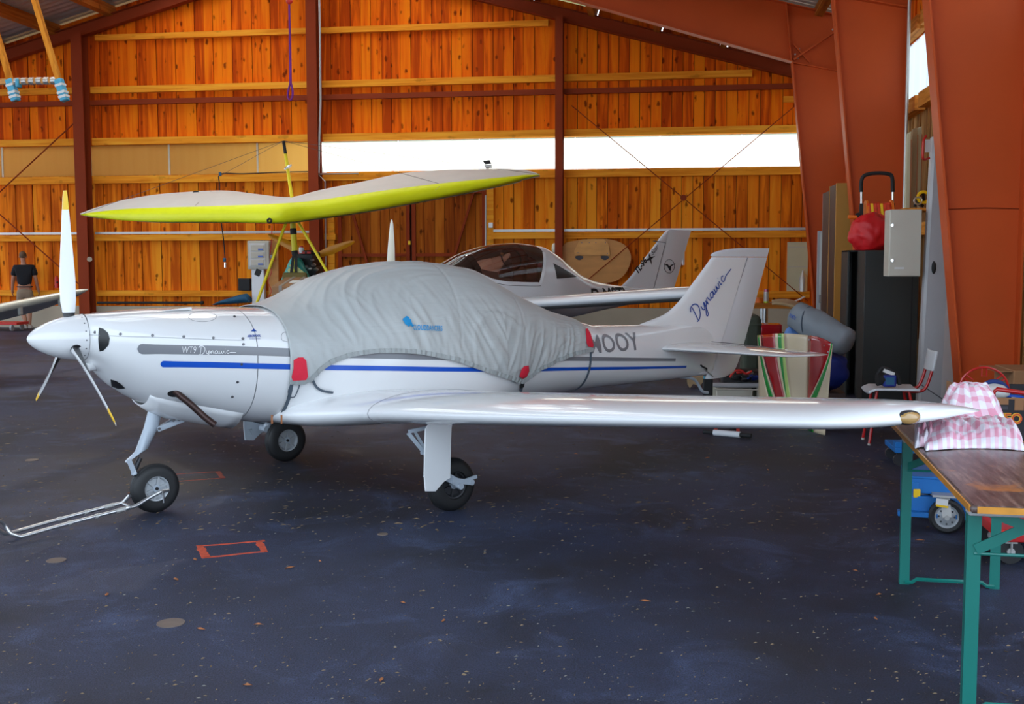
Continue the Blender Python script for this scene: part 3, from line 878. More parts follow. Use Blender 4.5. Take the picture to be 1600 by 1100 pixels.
def script_word(name, fn, nrm, w, mt, parent, strokes=DYN):
    b = MB()
    for st in strokes:
        pts = smooth_pts([V((a, c, 0)) for a, c in st], 5)
        P = [fn(p.x, p.y) for p in pts]; n = len(P); rows = []
        for i, p in enumerate(P):
            d = (P[min(i + 1, n - 1)] - P[max(i - 1, 0)]).normalized()
            s = d.cross(nrm(p).normalized()).normalized() * w / 2
            rows.append([p - s, p + s])
        b.loft(rows, False, False, closed=False)
    return b.build(name, mt, parent, smooth=0)
p0 = F1.hit(A1, 283, 553); p1 = F1.hit(A1, 312, 554); p2 = F1.hit(A1, 368, 553)
one_t = lay_text('type_lettering', 'WT9', .060, (p0.x, p0.z + .004), M['white_film'], fus, F1, dirz=-.03, shear=.18, width=.085, offset=-.0006, off=.0046)
script_word('script_lettering', lambda u, v: F1.side(p1.x + u * (p2.x - p1.x) / 3.4, p1.z + v * .052 - u * .0015, .0050), radial1, .0042, M['white_film'], fus)
p0 = F1.hit(A1, 386, 527)
lay_text('maker_sticker', 'AEROSPOOL', .018, (p0.x, p0.z), M['navy'], fus, F1, shear=.2, width=.085, offset=.0006)
lay_text('maker_sticker', 'PRIEVIDZA SLOVAKIA', .008, (p0.x + .008, p0.z - .014), M['navy'], fus, F1, width=.07)
patch('maker_sticker', [(391, 518), (396, 514), (401, 518)], M['navy'], fus, .003)
ra, rb = F1.hit(A1, 893, 553), F1.hit(A1, 1000, 553)
ht = F1.hit(A1, 960, 526).z - F1.hit(A1, 960, 554).z
lay_text('registration_letters', 'MOOY', ht / .72, (F1.hit(A1, 921, 553).x, ra.z - .01), M['grey_stripe'], fus, F1, offset=.0035, spacing=1.06, width=(rb.x - F1.hit(A1, 921, 553).x) * 1.0, dirz=-.012)

# spinner and propeller
PX = -.44
one('spinner', M['white'], lambda b: b.lathe([(-.318 + .318 * u, .139 * (1 - (1 - u) ** 1.75) ** .62) for u in [(i / 22) ** 1.4 for i in range(23)]], (-.412, 0, 1.122), (1, 0, 0), 40), ac, smooth=60)
one('spinner_back_plate', M['gap'], lambda b: b.lathe([(0, .1405), (.006, .1405)], (-.4135, 0, 1.122), (1, 0, 0), 40), ac)
for a in range(8):
    an = R(200 + a * 22)
    one('spinner_screw', M['screw'], lambda b: b.cyl((-.432, .1375 * math.sin(an), 1.122 + .1375 * math.cos(an)), (-.432, .1400 * math.sin(an), 1.122 + .1400 * math.cos(an)), .0045, n=8), ac)
def blade(b):
    st = [(.10, .050, 60, .040), (.15, .078, 48, .032), (.22, .105, 40, .022), (.34, .118, 32, .016), (.48, .108, 26, .013), (.62, .088, 22, .010), (.752, .066, 19, .008), (.756, .066, 19, .008), (.83, .052, 17, .006), (.868, .036, 17, .004)]
    n = 9; rings = []
    for r, c, be, th in st:
        be = R(be); d = V((-math.sin(be), math.cos(be), 0)); nn = V((-math.cos(be), -math.sin(be), 0))
        ring = []
        for i in range(n + 1):
            u = i / n; ring.append(V((0, 0, r)) + d * c * (.55 - u) + nn * th * (math.sin(math.pi * u ** .7) * .9))
        for i in range(1, n):
            u = 1 - i / n; ring.append(V((0, 0, r)) + d * c * (.55 - u) - nn * th * .55 * math.sin(math.pi * u))
        rings.append(ring)
    base = len(b.f)
    b.loft(rings, True, True)
    m = len(rings[0])
    for i in range(len(st) - 1):
        for j in range(m):
            f = base + i * m + j
            b.m[f] = 2 if st[i][0] >= .755 else (0 if j < n and st[i][0] >= .15 else 1)
prop_pos = V((-.485, 0, 1.122))
b = MB(); blade(b); bv = [p.copy() for p in b.v]
for k in range(3):
    rot = Matrix.Rotation(R(120 * k), 3, 'X')
    b.v = [prop_pos + rot @ p for p in bv]
    bl = b.build('propeller_blade', [M['white'], M['carbon'], M['yellow']], ac, smooth=50)
    c0 = prop_pos + rot @ V((0, 0, .085)); c1 = prop_pos + rot @ V((0, 0, .128))
    one('blade_collar', M['carbon'], lambda q: q.cyl(c0, c1 + (c1 - c0) * .12, .043, .033, n=18), bl)

# wings
def airfoil(n=18, t=.12, camber=.02):
    up, lo = [], []
    for i in range(n + 1):
        x = .5 * (1 - math.cos(math.pi * i / n))
        yt = 5 * t * (.2969 * math.sqrt(x) - .1260 * x - .3516 * x * x + .2843 * x ** 3 - .1036 * x ** 4)
        yc = camber * 4 * x * (1 - x)
        up.append((x, yc + yt)); lo.append((x, yc - yt))
    return up[::-1] + lo[1:-1] if True else None
def wing_rings(st, camber=.02, n=18):
    """st rows: (span y, leading edge x, leading edge z, chord, thickness, twist deg)"""
    rings = []
    for y, xl, zl, c, th, tw in st:
        a = R(tw); ring = []
        for x, z in airfoil(n, th / c, camber):
            ring.append(V((xl + c * (x * math.cos(a) + z * math.sin(a)), y, zl + c * (z * math.cos(a) - x * math.sin(a)))))
        rings.append(ring)
    return rings
def refine(st, k=5):
    out = []
    for i in range(len(st) - 1):
        for j in range(k):
            t = st[i][0] + (st[i + 1][0] - st[i][0]) * j / k
            out.append((t, *lerp_tab(st, t)))
    out.append(st[-1]); return out
WST = [(.22, .66, .585, 1.80, .230, 1.5), (.42, .72, .590, 1.74, .228, 1.5), (.62, .86, .605, 1.58, .218, 1.5), (.80, .965, .622, 1.45, .208, 1.5), (1.0, 1.01, .640, 1.38, .196, 1.5),
       (2.0, 1.085, .723, 1.26, .166, 1.2), (3.0, 1.165, .810, 1.13, .136, .8), (3.8, 1.232, .881, 1.01, .112, .4), (4.02, 1.262, .900, .95, .104, .3), (4.13, 1.32, .908, .86, .094, .2), (4.20, 1.41, .912, .74, .080, .2), (4.255, 1.54, .915, .58, .062, .2), (4.29, 1.70, .915, .38, .036, .2), (4.305, 1.92, .913, .12, .008, .2)]
wings = []
for sgn in (-1, 1):
    st = [(sgn * r[0], *r[1:]) for r in refine(WST, 4)]
    wings.append(one('wing', M['white'], lambda b: b.loft(wing_rings(st), True, True), ac, smooth=60))
for sgn, wg in zip((-1, 1), wings):
    # joint between stub and outer panel, navigation light, hinge brackets below
    r = wing_rings([(sgn * .93, .995, .635, 1.40, .2045, 1.5)])[0]
    one('panel_joint', M['seam'], lambda b: b.tube([p for p in r[6:34]], .0016, 4), wg)
    one('navigation_light', [M['amber'], M['black']], lambda b: (b.ball((1.585, sgn * 4.252, .920), (.060, .030, .028), 18, 12, 0, Matrix.Rotation(sgn * R(14), 3, 'Z')),), wg)
    one('light_bezel', M['rim_dk'], lambda b: b.ball((1.587, sgn * 4.249, .920), (.066, .028, .0315), 18, 12, 0, Matrix.Rotation(sgn * R(14), 3, 'Z')), wg)
    for yy in (1.55, 2.1, 3.0, 3.7):
        xx = 2.05 - yy * .02; zz = lerp_tab(WST, yy)[1] - .075
        one('hinge_bracket', M['black'], lambda b: b.prism([(xx - .05, sgn * yy, zz + .05), (xx + .07, sgn * yy, zz + .045), (xx + .03, sgn * yy, zz)], (0, .02, 0)), wg)

# tail: fin, rudder, tailplane
LE = [(.98, 4.22), (1.03, 4.28), (1.07, 4.45), (1.115, 4.60), (1.21, 4.755), (1.39, 4.955), (1.50, 5.075), (1.605, 5.185)]
hinge = lambda z: 5.257 + (z - .769) * .4826
TE = [(.50, 5.40), (.53, 5.50), (.58, 5.545), (.66, 5.590), (.75, 5.632), (1.2, 5.812), (1.69, 6.004)]
def slab(x0, x1, z, th0, th1, n=8):
    """symmetric section: round nose, thickness th0 growing then th1 at the rear"""
    up = []
    for i in range(n + 1):
        u = i / n; x = x0 + (x1 - x0) * (u ** 1.6)
        t = th0 * math.sqrt(max(0, 1 - (1 - min(1, u * 1.15)) ** 2)) * (1 - u ** 3) + th1 * u ** 3
        up.append((x, t / 2))
    return [V((x, -y, z)) for x, y in up] + [V((x, y, z)) for x, y in reversed(up[1:])] if up[0][1] == 0 else None
def fin_mesh(b):
    rings = []
    for i in range(26):
        z = .98 + (1.605 - .98) * i / 25
        rings.append(slab(lerp_tab(LE, z)[0], hinge(z) - .006, z, .085 - .03 * i / 25 + .03 * max(0, 1 - i / 6), .085 - .04 * i / 25))
    b.loft(rings, True, True)
fin = one('fin', M['white'], fin_mesh, ac, smooth=60)
one('fin_root', M['white'], lambda b: b.loft([slab(4.75, hinge(z) - .006, z, .09, .09) for z in (.56, .7, .85, .99)], True, True), ac, smooth=60)
def rudder_mesh(b):
    rings = []
    for i in range(30):
        z = .50 + 1.105 * i / 29
        rings.append(slab(hinge(z) + .004, lerp_tab(TE, z)[0], z, .085 - .035 * i / 29, .006))
    b.loft(rings, True, True)
    CAP = [(1.612, 5.19), (1.625, 5.17), (1.645, 5.20), (1.665, 5.28), (1.680, 5.38), (1.692, 5.55)]
    b.loft([slab(x, lerp_tab(TE, z)[0], z, .05 - (.03 if z > 1.68 else 0), .006) for z, x in CAP], True, True)
rud = one('rudder', M['white2'], rudder_mesh, ac, smooth=60)
one('hinge_gap', M['seam'], lambda b: b.bar((hinge(.56), 0, .56), (hinge(1.60), 0, 1.60), .056, .005, (1, 0, 0)), fin)
TST = [(.03, 4.30, .826, .93, .070, 0), (.16, 4.36, .824, .90, .066, 0), (.30, 4.43, .820, .84, .062, 0), (.70, 4.66, .805, .70, .048, 0), (.98, 4.82, .792, .58, .036, 0), (1.07, 4.89, .788, .50, .028, 0), (1.12, 5.0, .785, .38, .018, 0), (1.145, 5.18, .781, .19, .006, 0)]
for sgn in (-1, 1):
    st = [(sgn * r[0], *r[1:]) for r in refine(TST, 4)]
    tp = one('tailplane', M['white'], lambda b: b.loft(wing_rings(st, 0.0), True, True), ac, smooth=60)
    one('elevator_joint', M['gap'], lambda b: b.tube([(5.03, sgn * .15, .853), (5.20, sgn * .62, .825), (5.13, sgn * .98, .803)], .003, 5), tp)
    one('balance_joint', M['gap'], lambda b: b.tube([(4.86, sgn * 1.0, .797), (4.9, sgn * 1.0, .805), (5.0, sgn * 1.0, .806), (5.12, sgn * 1.0, .803)], .002, 5), tp)
# tail skid, rudder linkage
one('tail_skid', M['gear'], lambda b: b.tube(smooth_pts([A1.y(1062, 589, 0), A1.y(1080, 591, 0), A1.y(1088, 596, 0), A1.y(1095, 608, 0), A1.y(1100, 613, 0), A1.y(1106, 613.5, 0)], 4), .013, 8), ac)
one('control_link', M['black'], lambda b: b.tube([A1.y(1092, 568, -.06), A1.y(1098, 573, -.09), A1.y(1104, 576, -.09), A1.y(1104, 579, -.07)], .008, 6), ac)
one('trim_rod', M['alu'], lambda b: b.cyl(A1.y(1101, 577, -.08), A1.y(1114, 588, -.05), .006, n=6), ac)
# blue script on the fin
fa, fb = A1.y(1088, 498, -.035), A1.y(1140, 424, -.035)
e1 = (fb - fa).normalized(); e2 = V((-e1.z, 0, e1.x))
script_word('script_lettering', lambda u, v: V((fa.x, -.0485 + .012 * max(0, (fa.z + (e1 * u * (fb - fa).length / 3.25).z - 1.15)) / .5, fa.z)) + e1 * (u * (fb - fa).length / 3.25) + e2 * (v * .155 - .02), lambda p: V((0, -1, 0)), .0105, M['navy'], fin)

# landing gear
def tyre(parent, c, rad, w, rim_mat, face, groove=True):
    """wheel about the local y axis; face = -1 shows the port side"""
    c = V(c); wheel = one('wheel', rim_mat, lambda b: (b.lathe([(-w * .20, rad * .10), (-w * .20, rad * .40), (-w * .36, rad * .46), (-w * .38, rad * .52), (-w * .30, rad * .53), (w * .30, rad * .53), (w * .38, rad * .52), (w * .36, rad * .46), (w * .20, rad * .40), (w * .20, rad * .10)], c, (0, 1, 0), 30),), parent, smooth=35)
    prof = []
    for i in range(33):
        a = math.pi * (i / 32) - math.pi / 2
        yy = w / 2 * math.sin(a) * (1.0 if abs(math.sin(a)) < .9 else 1.0)
        rr = rad * .53 + (rad * .47) * (abs(math.cos(a)) ** .55)
        if groove and i in (11, 14, 18, 21): rr -= .0045
        prof.append((yy, rr))
    prof = [(-w * .34, rad * .50)] + prof + [(w * .34, rad * .50)]
    one('tyre', M['tyre'], lambda b: b.lathe(prof, c, (0, 1, 0), 44, cap0=False, cap1=False), wheel, smooth=35)
    for s in (-1, 1):
        for k in range(6):
            an = 2 * math.pi * k / 6 + .3
            d = V((math.cos(an), 0, math.sin(an)))
            one('spoke', rim_mat, lambda b: b.bar(c + d * rad * .12 + V((0, s * w * .26, 0)), c + d * rad * .46 + V((0, s * w * .26, 0)), .014, .016, (0, 1, 0)), wheel, smooth=0)
        one('hub', M['gear'], lambda b: b.lathe([(0, rad * .17), (s * w * .12, rad * .15), (s * w * .12, .004)], c + V((0, s * w * .22, 0)), (0, 1, 0), 18), wheel, smooth=35)
        one('axle_nut', M['black'], lambda b: b.cyl(c + V((0, s * w * .3, 0)), c + V((0, s * w * .40, 0)), rad * .07, n=8), wheel)
    return wheel
ng = one('nose_leg', M['gear'], lambda b: (
    b.loft([b.ringpts(A1.y(243, 640, 0), V((1, 0, 0)), V((0, 1, 0)), .045, 12, .04), b.ringpts(A1.y(236, 668, 0), V((1, 0, 0)), V((0, 1, 0)), .046, 12, .038), b.ringpts(A1.y(221, 703, 0), V((1, 0, .2)), V((0, 1, 0)), .040, 12, .034), b.ringpts(A1.y(203, 717, 0), V((.8, 0, .5)), V((0, 1, 0)), .022, 12, .034), b.ringpts(A1.y(199, 721, 0), V((.8, 0, .5)), V((0, 1, 0)), .012, 12, .034)]),), ac, smooth=50)
one('nose_fork', M['gear'], lambda b: (b.bar(A1.y(201, 718, -.035), A1.y(211, 742, -.035), .012, .03), b.bar(A1.y(201, 718, .035), A1.y(211, 742, .035), .012, .03),
    b.bar(A1.y(211, 740, .065), (0.0, .065, .155), .012, .035), b.bar(A1.y(209, 738, -.04), A1.y(210, 740, .07), .03, .03)), ng, smooth=0, bevel=.003)
one('shock_damper', M['rim_dk'], lambda b: b.cyl(A1.y(219, 715, .01), A1.y(210, 735, .01), .016, n=10), ng)
one('drag_brace', M['gear'], lambda b: (b.bar(A1.y(246, 671, -.03), A1.y(287, 655, -.03), .022, .032), b.bar(A1.y(252, 668, .04), A1.y(278, 652, .04), .022, .032), b.bar(A1.y(280, 657, -.03), A1.y(302, 650, -.03), .03, .022)), ng, smooth=0, bevel=.003)
for p in ((249, 670), (271, 657), (280, 656)):
    one('brace_bolt', M['rim_dk'], lambda b: b.cyl(A1.y(*p, -.06), A1.y(*p, .05), .009, n=8), ng)
tyre(ng, (.0, 0, .155), .155, .105, M['rim'], -1)
for sgn in (-1, 1):
    leg = thing_part = one('main_leg', M['gear'], lambda b: (b.loft([b.ringpts(V((1.40, sgn * 1.165, .62)), V((1, 0, 0)), V((0, 1, 0)), .04, 12, .03), b.ringpts(V((1.36, sgn * 1.165, .33)), V((1, 0, 0)), V((0, 1, 0)), .036, 12, .028), b.ringpts(V((1.33, sgn * 1.165, .26)), V((1, 0, 0)), V((0, 1, 0)), .03, 12, .026)]),
        b.bar((1.33, sgn * 1.215, .27), (1.50, sgn * 1.215, .172), .035, .05), b.cyl((1.33, sgn * 1.14, .265), (1.33, sgn * 1.235, .265), .028, n=12)), ac, smooth=45)
    tyre(leg, (1.478, sgn * 1.13, .168), .170, .115, M['rim'] if sgn > 0 else M['rim_dk'], -1)
    one('axle_arm', M['gear'], lambda b: (b.bar((1.42, sgn * 1.225, .215), (1.56, sgn * 1.23, .185), .03, .032), b.cyl((1.478, sgn * 1.10, .17), (1.478, sgn * 1.245, .17), .02, n=12), b.cyl((1.56, sgn * 1.21, .186), (1.56, sgn * 1.25, .186), .018, n=10), b.bar((1.50, sgn * 1.238, .2), (1.60, sgn * 1.238, .218), .015, .02)), leg, smooth=40)
    # flat fairing door on the leg, cut away around the wheel
    yy = sgn * 1.262
    if sgn < 0:
        OUT = [A1.y(*p, yy) for p in ((665, 671), (669, 664), (678, 659), (694, 657), (708, 657), (706, 668), (705, 690), (704, 747), (694, 753), (686, 762), (681, 768), (665, 768), (663, 740), (664, 700))]
        OUT = [V((p.x, yy, p.z)) for p in OUT]; REF = OUT
        one('leg_door', M['white'], lambda b: b.prism(OUT, (0, .012, 0)), leg, smooth=0, bevel=.003)
    else:
        OUT = [V((p.x, 1.262, p.z)) for p in REF]
        one('leg_door', M['gear'], lambda b: b.prism(OUT, (0, .012, 0)), leg, smooth=0, bevel=.003)
    one('retract_link', M['gear'], lambda b: (b.bar((1.18, sgn * 1.10, .52), (1.27, sgn * 1.13, .40), .012, .024), b.bar((1.17, sgn * 1.12, .53), (1.32, sgn * 1.15, .55), .012, .022), b.bar((1.22, sgn * 1.11, .53), (1.30, sgn * 1.13, .385), .010, .018), b.cyl((1.29, sgn * 1.09, .385), (1.29, sgn * 1.16, .385), .016, n=8)), leg, smooth=0)
    one('door_stay', M['gear'], lambda b: b.tube([(1.25, sgn * 1.25, .26), (1.21, sgn * 1.22, .265), (1.24, sgn * 1.23, .22)], .005, 5), leg)
# exhaust
e0 = F1.hit(A1, 273, 615, -.03)
ex = smooth_pts([e0 + V((-.02, .06, .01)), e0 + V((.0, -.012, -.003)), A1.y(281, 618, e0.y - .035), A1.y(296, 630, e0.y - .07), A1.y(318, 650, e0.y - .11), A1.y(336, 664, e0.y - .15)], 5)
one('exhaust_pipe', M['exhaust'], lambda b: b.tube(ex, .021, 14), ac, smooth=50)
ring = [F1.hit(A1, 272 + 11 * math.cos(a), 615 + 5 * math.sin(a), .002) for a in [2 * math.pi * i / 18 for i in range(18)]]
one('exhaust_opening', M['black'], lambda b: b.add([sum(ring, V()) / 18] + ring, [(0, 1 + i, 1 + (i + 1) % 18) for i in range(18)]), cowl)
for px_ in (425, 440):
    p = A1.y(px_, 656, -.42)
    one('drain_tube', M['chip_red'], lambda b: b.cyl(p + V((0, 0, .03)), p - V((0, 0, .025)), .006, n=6), fus)
# ------------------------------------------------------------------ canopy cover
def cover_cloth():
    m, t, N, L, B = nt('silver grey cover cloth')
    tc = N.new('ShaderNodeTexCoord')
    n1 = N.new('ShaderNodeTexNoise'); n1.inputs['Scale'].default_value = 2.2; n1.inputs['Detail'].default_value = 3
    L.new(tc.outputs['Object'], n1.inputs['Vector'])
    mx = N.new('ShaderNodeMix'); mx.data_type = 'RGBA'; L.new(n1.outputs['Fac'], mx.inputs['Factor'])
    mx.inputs['A'].default_value = (.43, .45, .445, 1); mx.inputs['B'].default_value = (.50, .52, .51, 1)
    L.new(mx.outputs['Result'], B.inputs['Base Color'])
    B.inputs['Roughness'].default_value = .40; B.inputs['Specular IOR Level'].default_value = .5
    mp = N.new('ShaderNodeMapping'); mp.inputs['Rotation'].default_value = (0, R(38), 0); mp.inputs['Scale'].default_value = (4, 4, 30)
    L.new(tc.outputs['Object'], mp.inputs['Vector'])
    n2 = N.new('ShaderNodeTexNoise'); n2.inputs['Scale'].default_value = 1.3; n2.inputs['Detail'].default_value = 4; n2.inputs['Distortion'].default_value = .5
    L.new(mp.outputs['Vector'], n2.inputs['Vector'])
    bp = N.new('ShaderNodeBump'); bp.inputs['Strength'].default_value = .16; bp.inputs['Distance'].default_value = .012
    L.new(n2.outputs['Fac'], bp.inputs['Height']); L.new(bp.outputs['Normal'], B.inputs['Normal'])
    return m
M['cover'] = cover_cloth()
cov = thing('canopy_cover', 'wrinkled silver grey fabric cover draped over the white aircraft cockpit', 'aircraft cover', MW[ac.name] @ V((2.2, 0, 0)), ACA)
MW[cov.name] = MW[ac.name].copy(); cov.matrix_world = MW[ac.name]
HEM = [(450, 597), (464, 597), (478, 594), (493, 583), (510, 572), (530, 563), (550, 557), (590, 552), (640, 553), (700, 563), (760, 580), (800, 591), (815, 595), (826, 588), (840, 578), (860, 568), (880, 560), (900, 553), (915, 550), (925, 548)]
HM = []
for p in HEM:
    q = F1.hit(A1, *p, .012)
    if not HM or q.x > HM[-1][0] + .01: HM.append((q.x, q.z))
T0, T1 = HM[0][0], HM[-1][0]
def hem_z(t): return lerp_tab(HM, t)[0]
def phi_at(t, z):
    lo, hi = R(90), R(268)
    for _ in range(40):
        m = (lo + hi) / 2
        if F1.pt(t, m).z > z: lo = m
        else: hi = m
    return (lo + hi) / 2
def wrinkle(p, f):
    """f: 0 at the ridge, 1 at the hem"""
    t, z = p.x, p.z
    side = 1.0 if p.y < 0 else -1.0
    up = 1 - f
    # long soft folds sweeping aft and down over the canopy
    a = R(-6 + 52 * f)
    u = (t * math.sin(a) + z * math.cos(a) * 1.0); w = (t * math.cos(a) - z * math.sin(a))
    q = V((u * 13, w * .9, side * 3.1))
    d = max(0, 1 - abs(noise.noise(q)) * 3.0) ** 1.5 * .013 + max(0, 1 - abs(noise.noise(V((u * 24, w * 2.2, 7.7 + side)))) * 3.2) * .005 + noise.noise(V((u * 6, w, 3.3))) * .006
    env = .35 + .65 * math.exp(-((t - 1.75) / .75) ** 2)
    d *= env
    # steeper gathers lower down near the hem
    a2 = R(62) if t < 2.4 else R(118)
    u2 = t * math.sin(a2) + z * math.cos(a2); w2 = t * math.cos(a2) - z * math.sin(a2)
    g = max(0, 1 - abs(noise.noise(V((u2 * 16, w2 * 1.7, side * 1.7 + 4)))) * 2.8) * .013 * max(0, min(1, (f - .35) * 2.2))
    h = noise.noise(V((t * 34, z * 4, 2.0 + side))) * .0055 * max(0, (f - .8) / .2)
    big = noise.noise(V((t * 3.1, z * 3.0, 9 + side))) * .010
    # front flap: drape folds hanging from the windscreen edge
    if t < 1.15: g += abs(noise.noise(V((t * 17 + z * 4, z * 1.6, 21.0 + side)))) * .020 * (1.15 - t) / .47 * (.3 + f)
    # seams
    s = 0.0
    for ts in (1.98, 2.62):
        s -= .004 * math.exp(-((t - ts - (z - 1.1) * .12) / .010) ** 2)
    mask = .30 + .75 * max(0, min(1, .5 + 1.6 * noise.noise(V((t * 1.9 + 3, z * 2.6, 5.0 + side)))))
    return (d * .95 + g * .85) * mask + h * .8 + big * .7 + s
NT, NP = 230, 132
def cov_pt(i, j, lift=0.0):
    u, v = i / NT, j / NP
    t = T0 + (T1 - T0) * u
    ph = phi_at(t, hem_z(t))
    f = abs(2 * v - 1)
    a = ph + (math.pi - 2 * ph) * v if True else 0
    # v runs from port hem to starboard hem
    a = ph * (1 - v) + (math.pi - ph) * v
    p = F1.pt(t, a, .014)
    edge = min(1, u * 25, (1 - u) * 25)
    w = wrinkle(p, f) * (.25 + .75 * edge)
    return F1.pt(t, a, .014 + w + lift)
b = MB()
PTS = [[cov_pt(i, j) for j in range(NP + 1)] for i in range(NT + 1)]
b.grid(NT, NP, lambda u, v: PTS[round(u * NT)][round(v * NP)])
covs = b.build('cover_cloth', M['cover'], cov, smooth=180)
md = covs.modifiers.new('thickness', 'SOLIDIFY'); md.thickness = .004; md.offset = -1
def on_cover(t, z, off=.004):
    """port-side point of the cover at station t, height z"""
    i = max(0, min(NT, (t - T0) / (T1 - T0) * NT)); i0 = min(NT - 1, int(i)); fr = i - i0
    def look(col):
        for j in range(NP // 2):
            p, q = col[j], col[j + 1]
            if p.z <= z <= q.z:
                k = (z - p.z) / max(1e-6, q.z - p.z); return p.lerp(q, k)
        return col[0] if z < col[0].z else col[NP // 2]
    p = look(PTS[i0]).lerp(look(PTS[i0 + 1]), fr)
    n = radial1(p).normalized()
    return p + n * off
# hem band with gathered elastic
hp = [PTS[i][1] + radial1(PTS[i][1]).normalized() * (.004 + .0025 * math.sin(i * 1.9)) for i in range(0, NT + 1)]
ribbon('elastic_hem', hp, .030, M['hem'], covs, radial1, th=.004)
hp = [PTS[i][NP - 1] + radial1(PTS[i][NP - 1]).normalized() * .004 for i in range(0, NT + 1, 2)]
ribbon('elastic_hem', hp, .030, M['hem'], covs, radial1, th=.004)
def cov_hit(px, py):
    q = F1.hit(A1, px, py, .02); return q.x, q.z
def cov_patch(name, outline, mt, th=.006):
    pts = [on_cover(*cov_hit(*p), .012) for p in outline]
    c = sum(pts, V()) / len(pts); n = radial1(c).normalized(); k = len(pts)
    b = MB(); top = [p + n * th * .4 for p in pts]; ins = [p.lerp(c, .25) + n * th for p in pts]
    b.add(pts + top + ins + [c + n * th * 1.2], [(i, (i + 1) % k, k + (i + 1) % k, k + i) for i in range(k)] + [(k + i, k + (i + 1) % k, 2 * k + (i + 1) % k, 2 * k + i) for i in range(k)] + [(2 * k + i, 2 * k + (i + 1) % k, 3 * k) for i in range(k)])
    return b.build(name, mt, cov, smooth=70)
for ol in ([(455, 562), (462, 558), (470, 558), (474, 563), (476, 586), (473, 591), (454, 592), (452, 587), (455, 575)],
           [(810, 575), (814, 571), (821, 570), (822, 578), (818, 587), (812, 589), (807, 586), (808, 582)],
           [(912, 518), (918, 517), (922, 525), (924, 541), (922, 544), (914, 542), (912, 537)]):
    cov_patch('red_flap', ol, M['red_patch'])
# straps round the belly
def strap(t0, t1, z0, ph1, w=.022, loose=0.0):
    a0 = phi_at(t0, z0); n = 24; pts = []
    for i in range(n + 1):
        u = i / n; pts.append(F1.pt(t0 + (t1 - t0) * u, a0 + (ph1 - a0) * u, .006 + loose * math.sin(math.pi * u)))
    ribbon('strap', pts, w, M['strap'], cov, radial1, th=.002)
h0 = F1.hit(A1, 455, 598, 0)
strap(h0.x, h0.x - .01, h0.z + .01, R(285), .024)
h2 = F1.hit(A1, 922, 548, 0)
strap(h2.x, h2.x, h2.z + .01, R(262), .020)
pts = [F1.hit(A1, p.x, p.y, .012) for p in smooth_pts([V(q) for q in ((486, 590, 0), (491, 601, 0), (499, 608, 0), (510, 611, 0), (519, 612, 0))], 4)]
ribbon('strap', pts, .016, M['strap'], cov, radial1, th=.002)
pts = [F1.hit(A1, p.x, p.y, .014) for p in smooth_pts([V(q) for q in ((467, 597, 0), (464, 606, 0), (460, 616, 0), (456, 619, 0), (451, 617, 0), (449, 610, 0), (452, 600, 0))], 4)]
ribbon('strap_loop', pts, .008, M['strap'], cov, radial1, th=.002)
pts = [F1.hit(A1, 815, 594, .012), F1.hit(A1, 814, 602, .012), F1.hit(A1, 812, 611, .012)]
ribbon('strap', pts, .024, M['strap'], cov, radial1, th=.003)
pts = [F1.hit(A1, 814, 598, .016), F1.hit(A1, 813, 603, .016)]
ribbon('buckle', pts, .032, M['black'], cov, radial1, th=.008)
# printed logo: a small cloud of dots and slanted lettering
la, lz = cov_hit(641, 514); lb, lz2 = cov_hit(688, 516)
tp, tf, tw = text_shape('CLOUDDANCERS', .060, .22, .0012, 1.08)
b = MB()
b.add([on_cover(la + x * (lb - la) / tw, lz + y * .80 - .012 + x / tw * (lz2 - lz), .011) for x, y in tp], tf)
b.build('printed_logo', M['blue_print'], cov, smooth=0)
b = MB()
for px_, py_, r in ((629, 503, .018), (633, 501, .020), (636, 504, .018), (631, 507, .016), (638, 508, .016), (634, 510, .012), (641, 511, .010)):
    c = on_cover(*cov_hit(px_, py_), .007)
    b.add([on_cover(c.x + r * math.cos(2 * math.pi * k / 12), c.z + r * .85 * math.sin(2 * math.pi * k / 12), .0075) for k in range(12)], [tuple(range(12))])
b.build('printed_logo', M['blue_print'], cov, smooth=0)

# ------------------------------------------------------------------ tow bar hooked into the nose wheel
tow = thing('tow_bar', 'silver tubular tow bar lying on the floor hooked to the nose wheel', 'tow bar', at_z(110, 822), 0)
def hz(px): return .03 + .13 * max(0, min(1, (px - 25) / 220)) ** 1.3
near = [(252, 768, .165), (231, 779, .130), (213, 790, .10), (196, 795, .092), (110, 817, .06), (32, 839, .035)]
far = [(203, 774, .15), (192, 785, .105), (178, 789, .095), (94, 811, .062), (20, 832, .038)]
nearP = [at_z(*p) for p in near]; farP = [at_z(*p) for p in far]
hook = smooth_pts([at_z(17, 834, .06), at_z(9, 823, .10), at_z(4, 816, .13), at_z(-6, 812, .16)], 4)
one('bar', M['alu'], lambda b: b.tube(smooth_pts(nearP, 4) + hook, .0115, 10), tow, world=True)
hook2 = smooth_pts([at_z(8, 834, .05), at_z(-2, 828, .08), at_z(-8, 820, .12)], 4)
one('bar', M['alu'], lambda b: b.tube(smooth_pts(farP, 4) + hook2, .0115, 10), tow, world=True)
one('yoke', M['alu'], lambda b: b.tube(smooth_pts([nearP[3], at_z(203, 792, .10), at_z(193, 787, .10), farP[1]], 4), .010, 8), tow, world=True)
one('handle_grip', M['alu'], lambda b: b.cyl(hook[-1], hook2[-1], .0115, n=10), tow, world=True)
for p, q in ((nearP[3], nearP[4]), (farP[2], farP[3])):
    for u in (0.0, .5, .98):
        c = p.lerp(q, u); d = (q - p).normalized()
        one('sleeve', M['galv'], lambda b: b.cyl(c, c + d * (.06 if u == 0 else .02), .0145, n=10), tow, world=True)
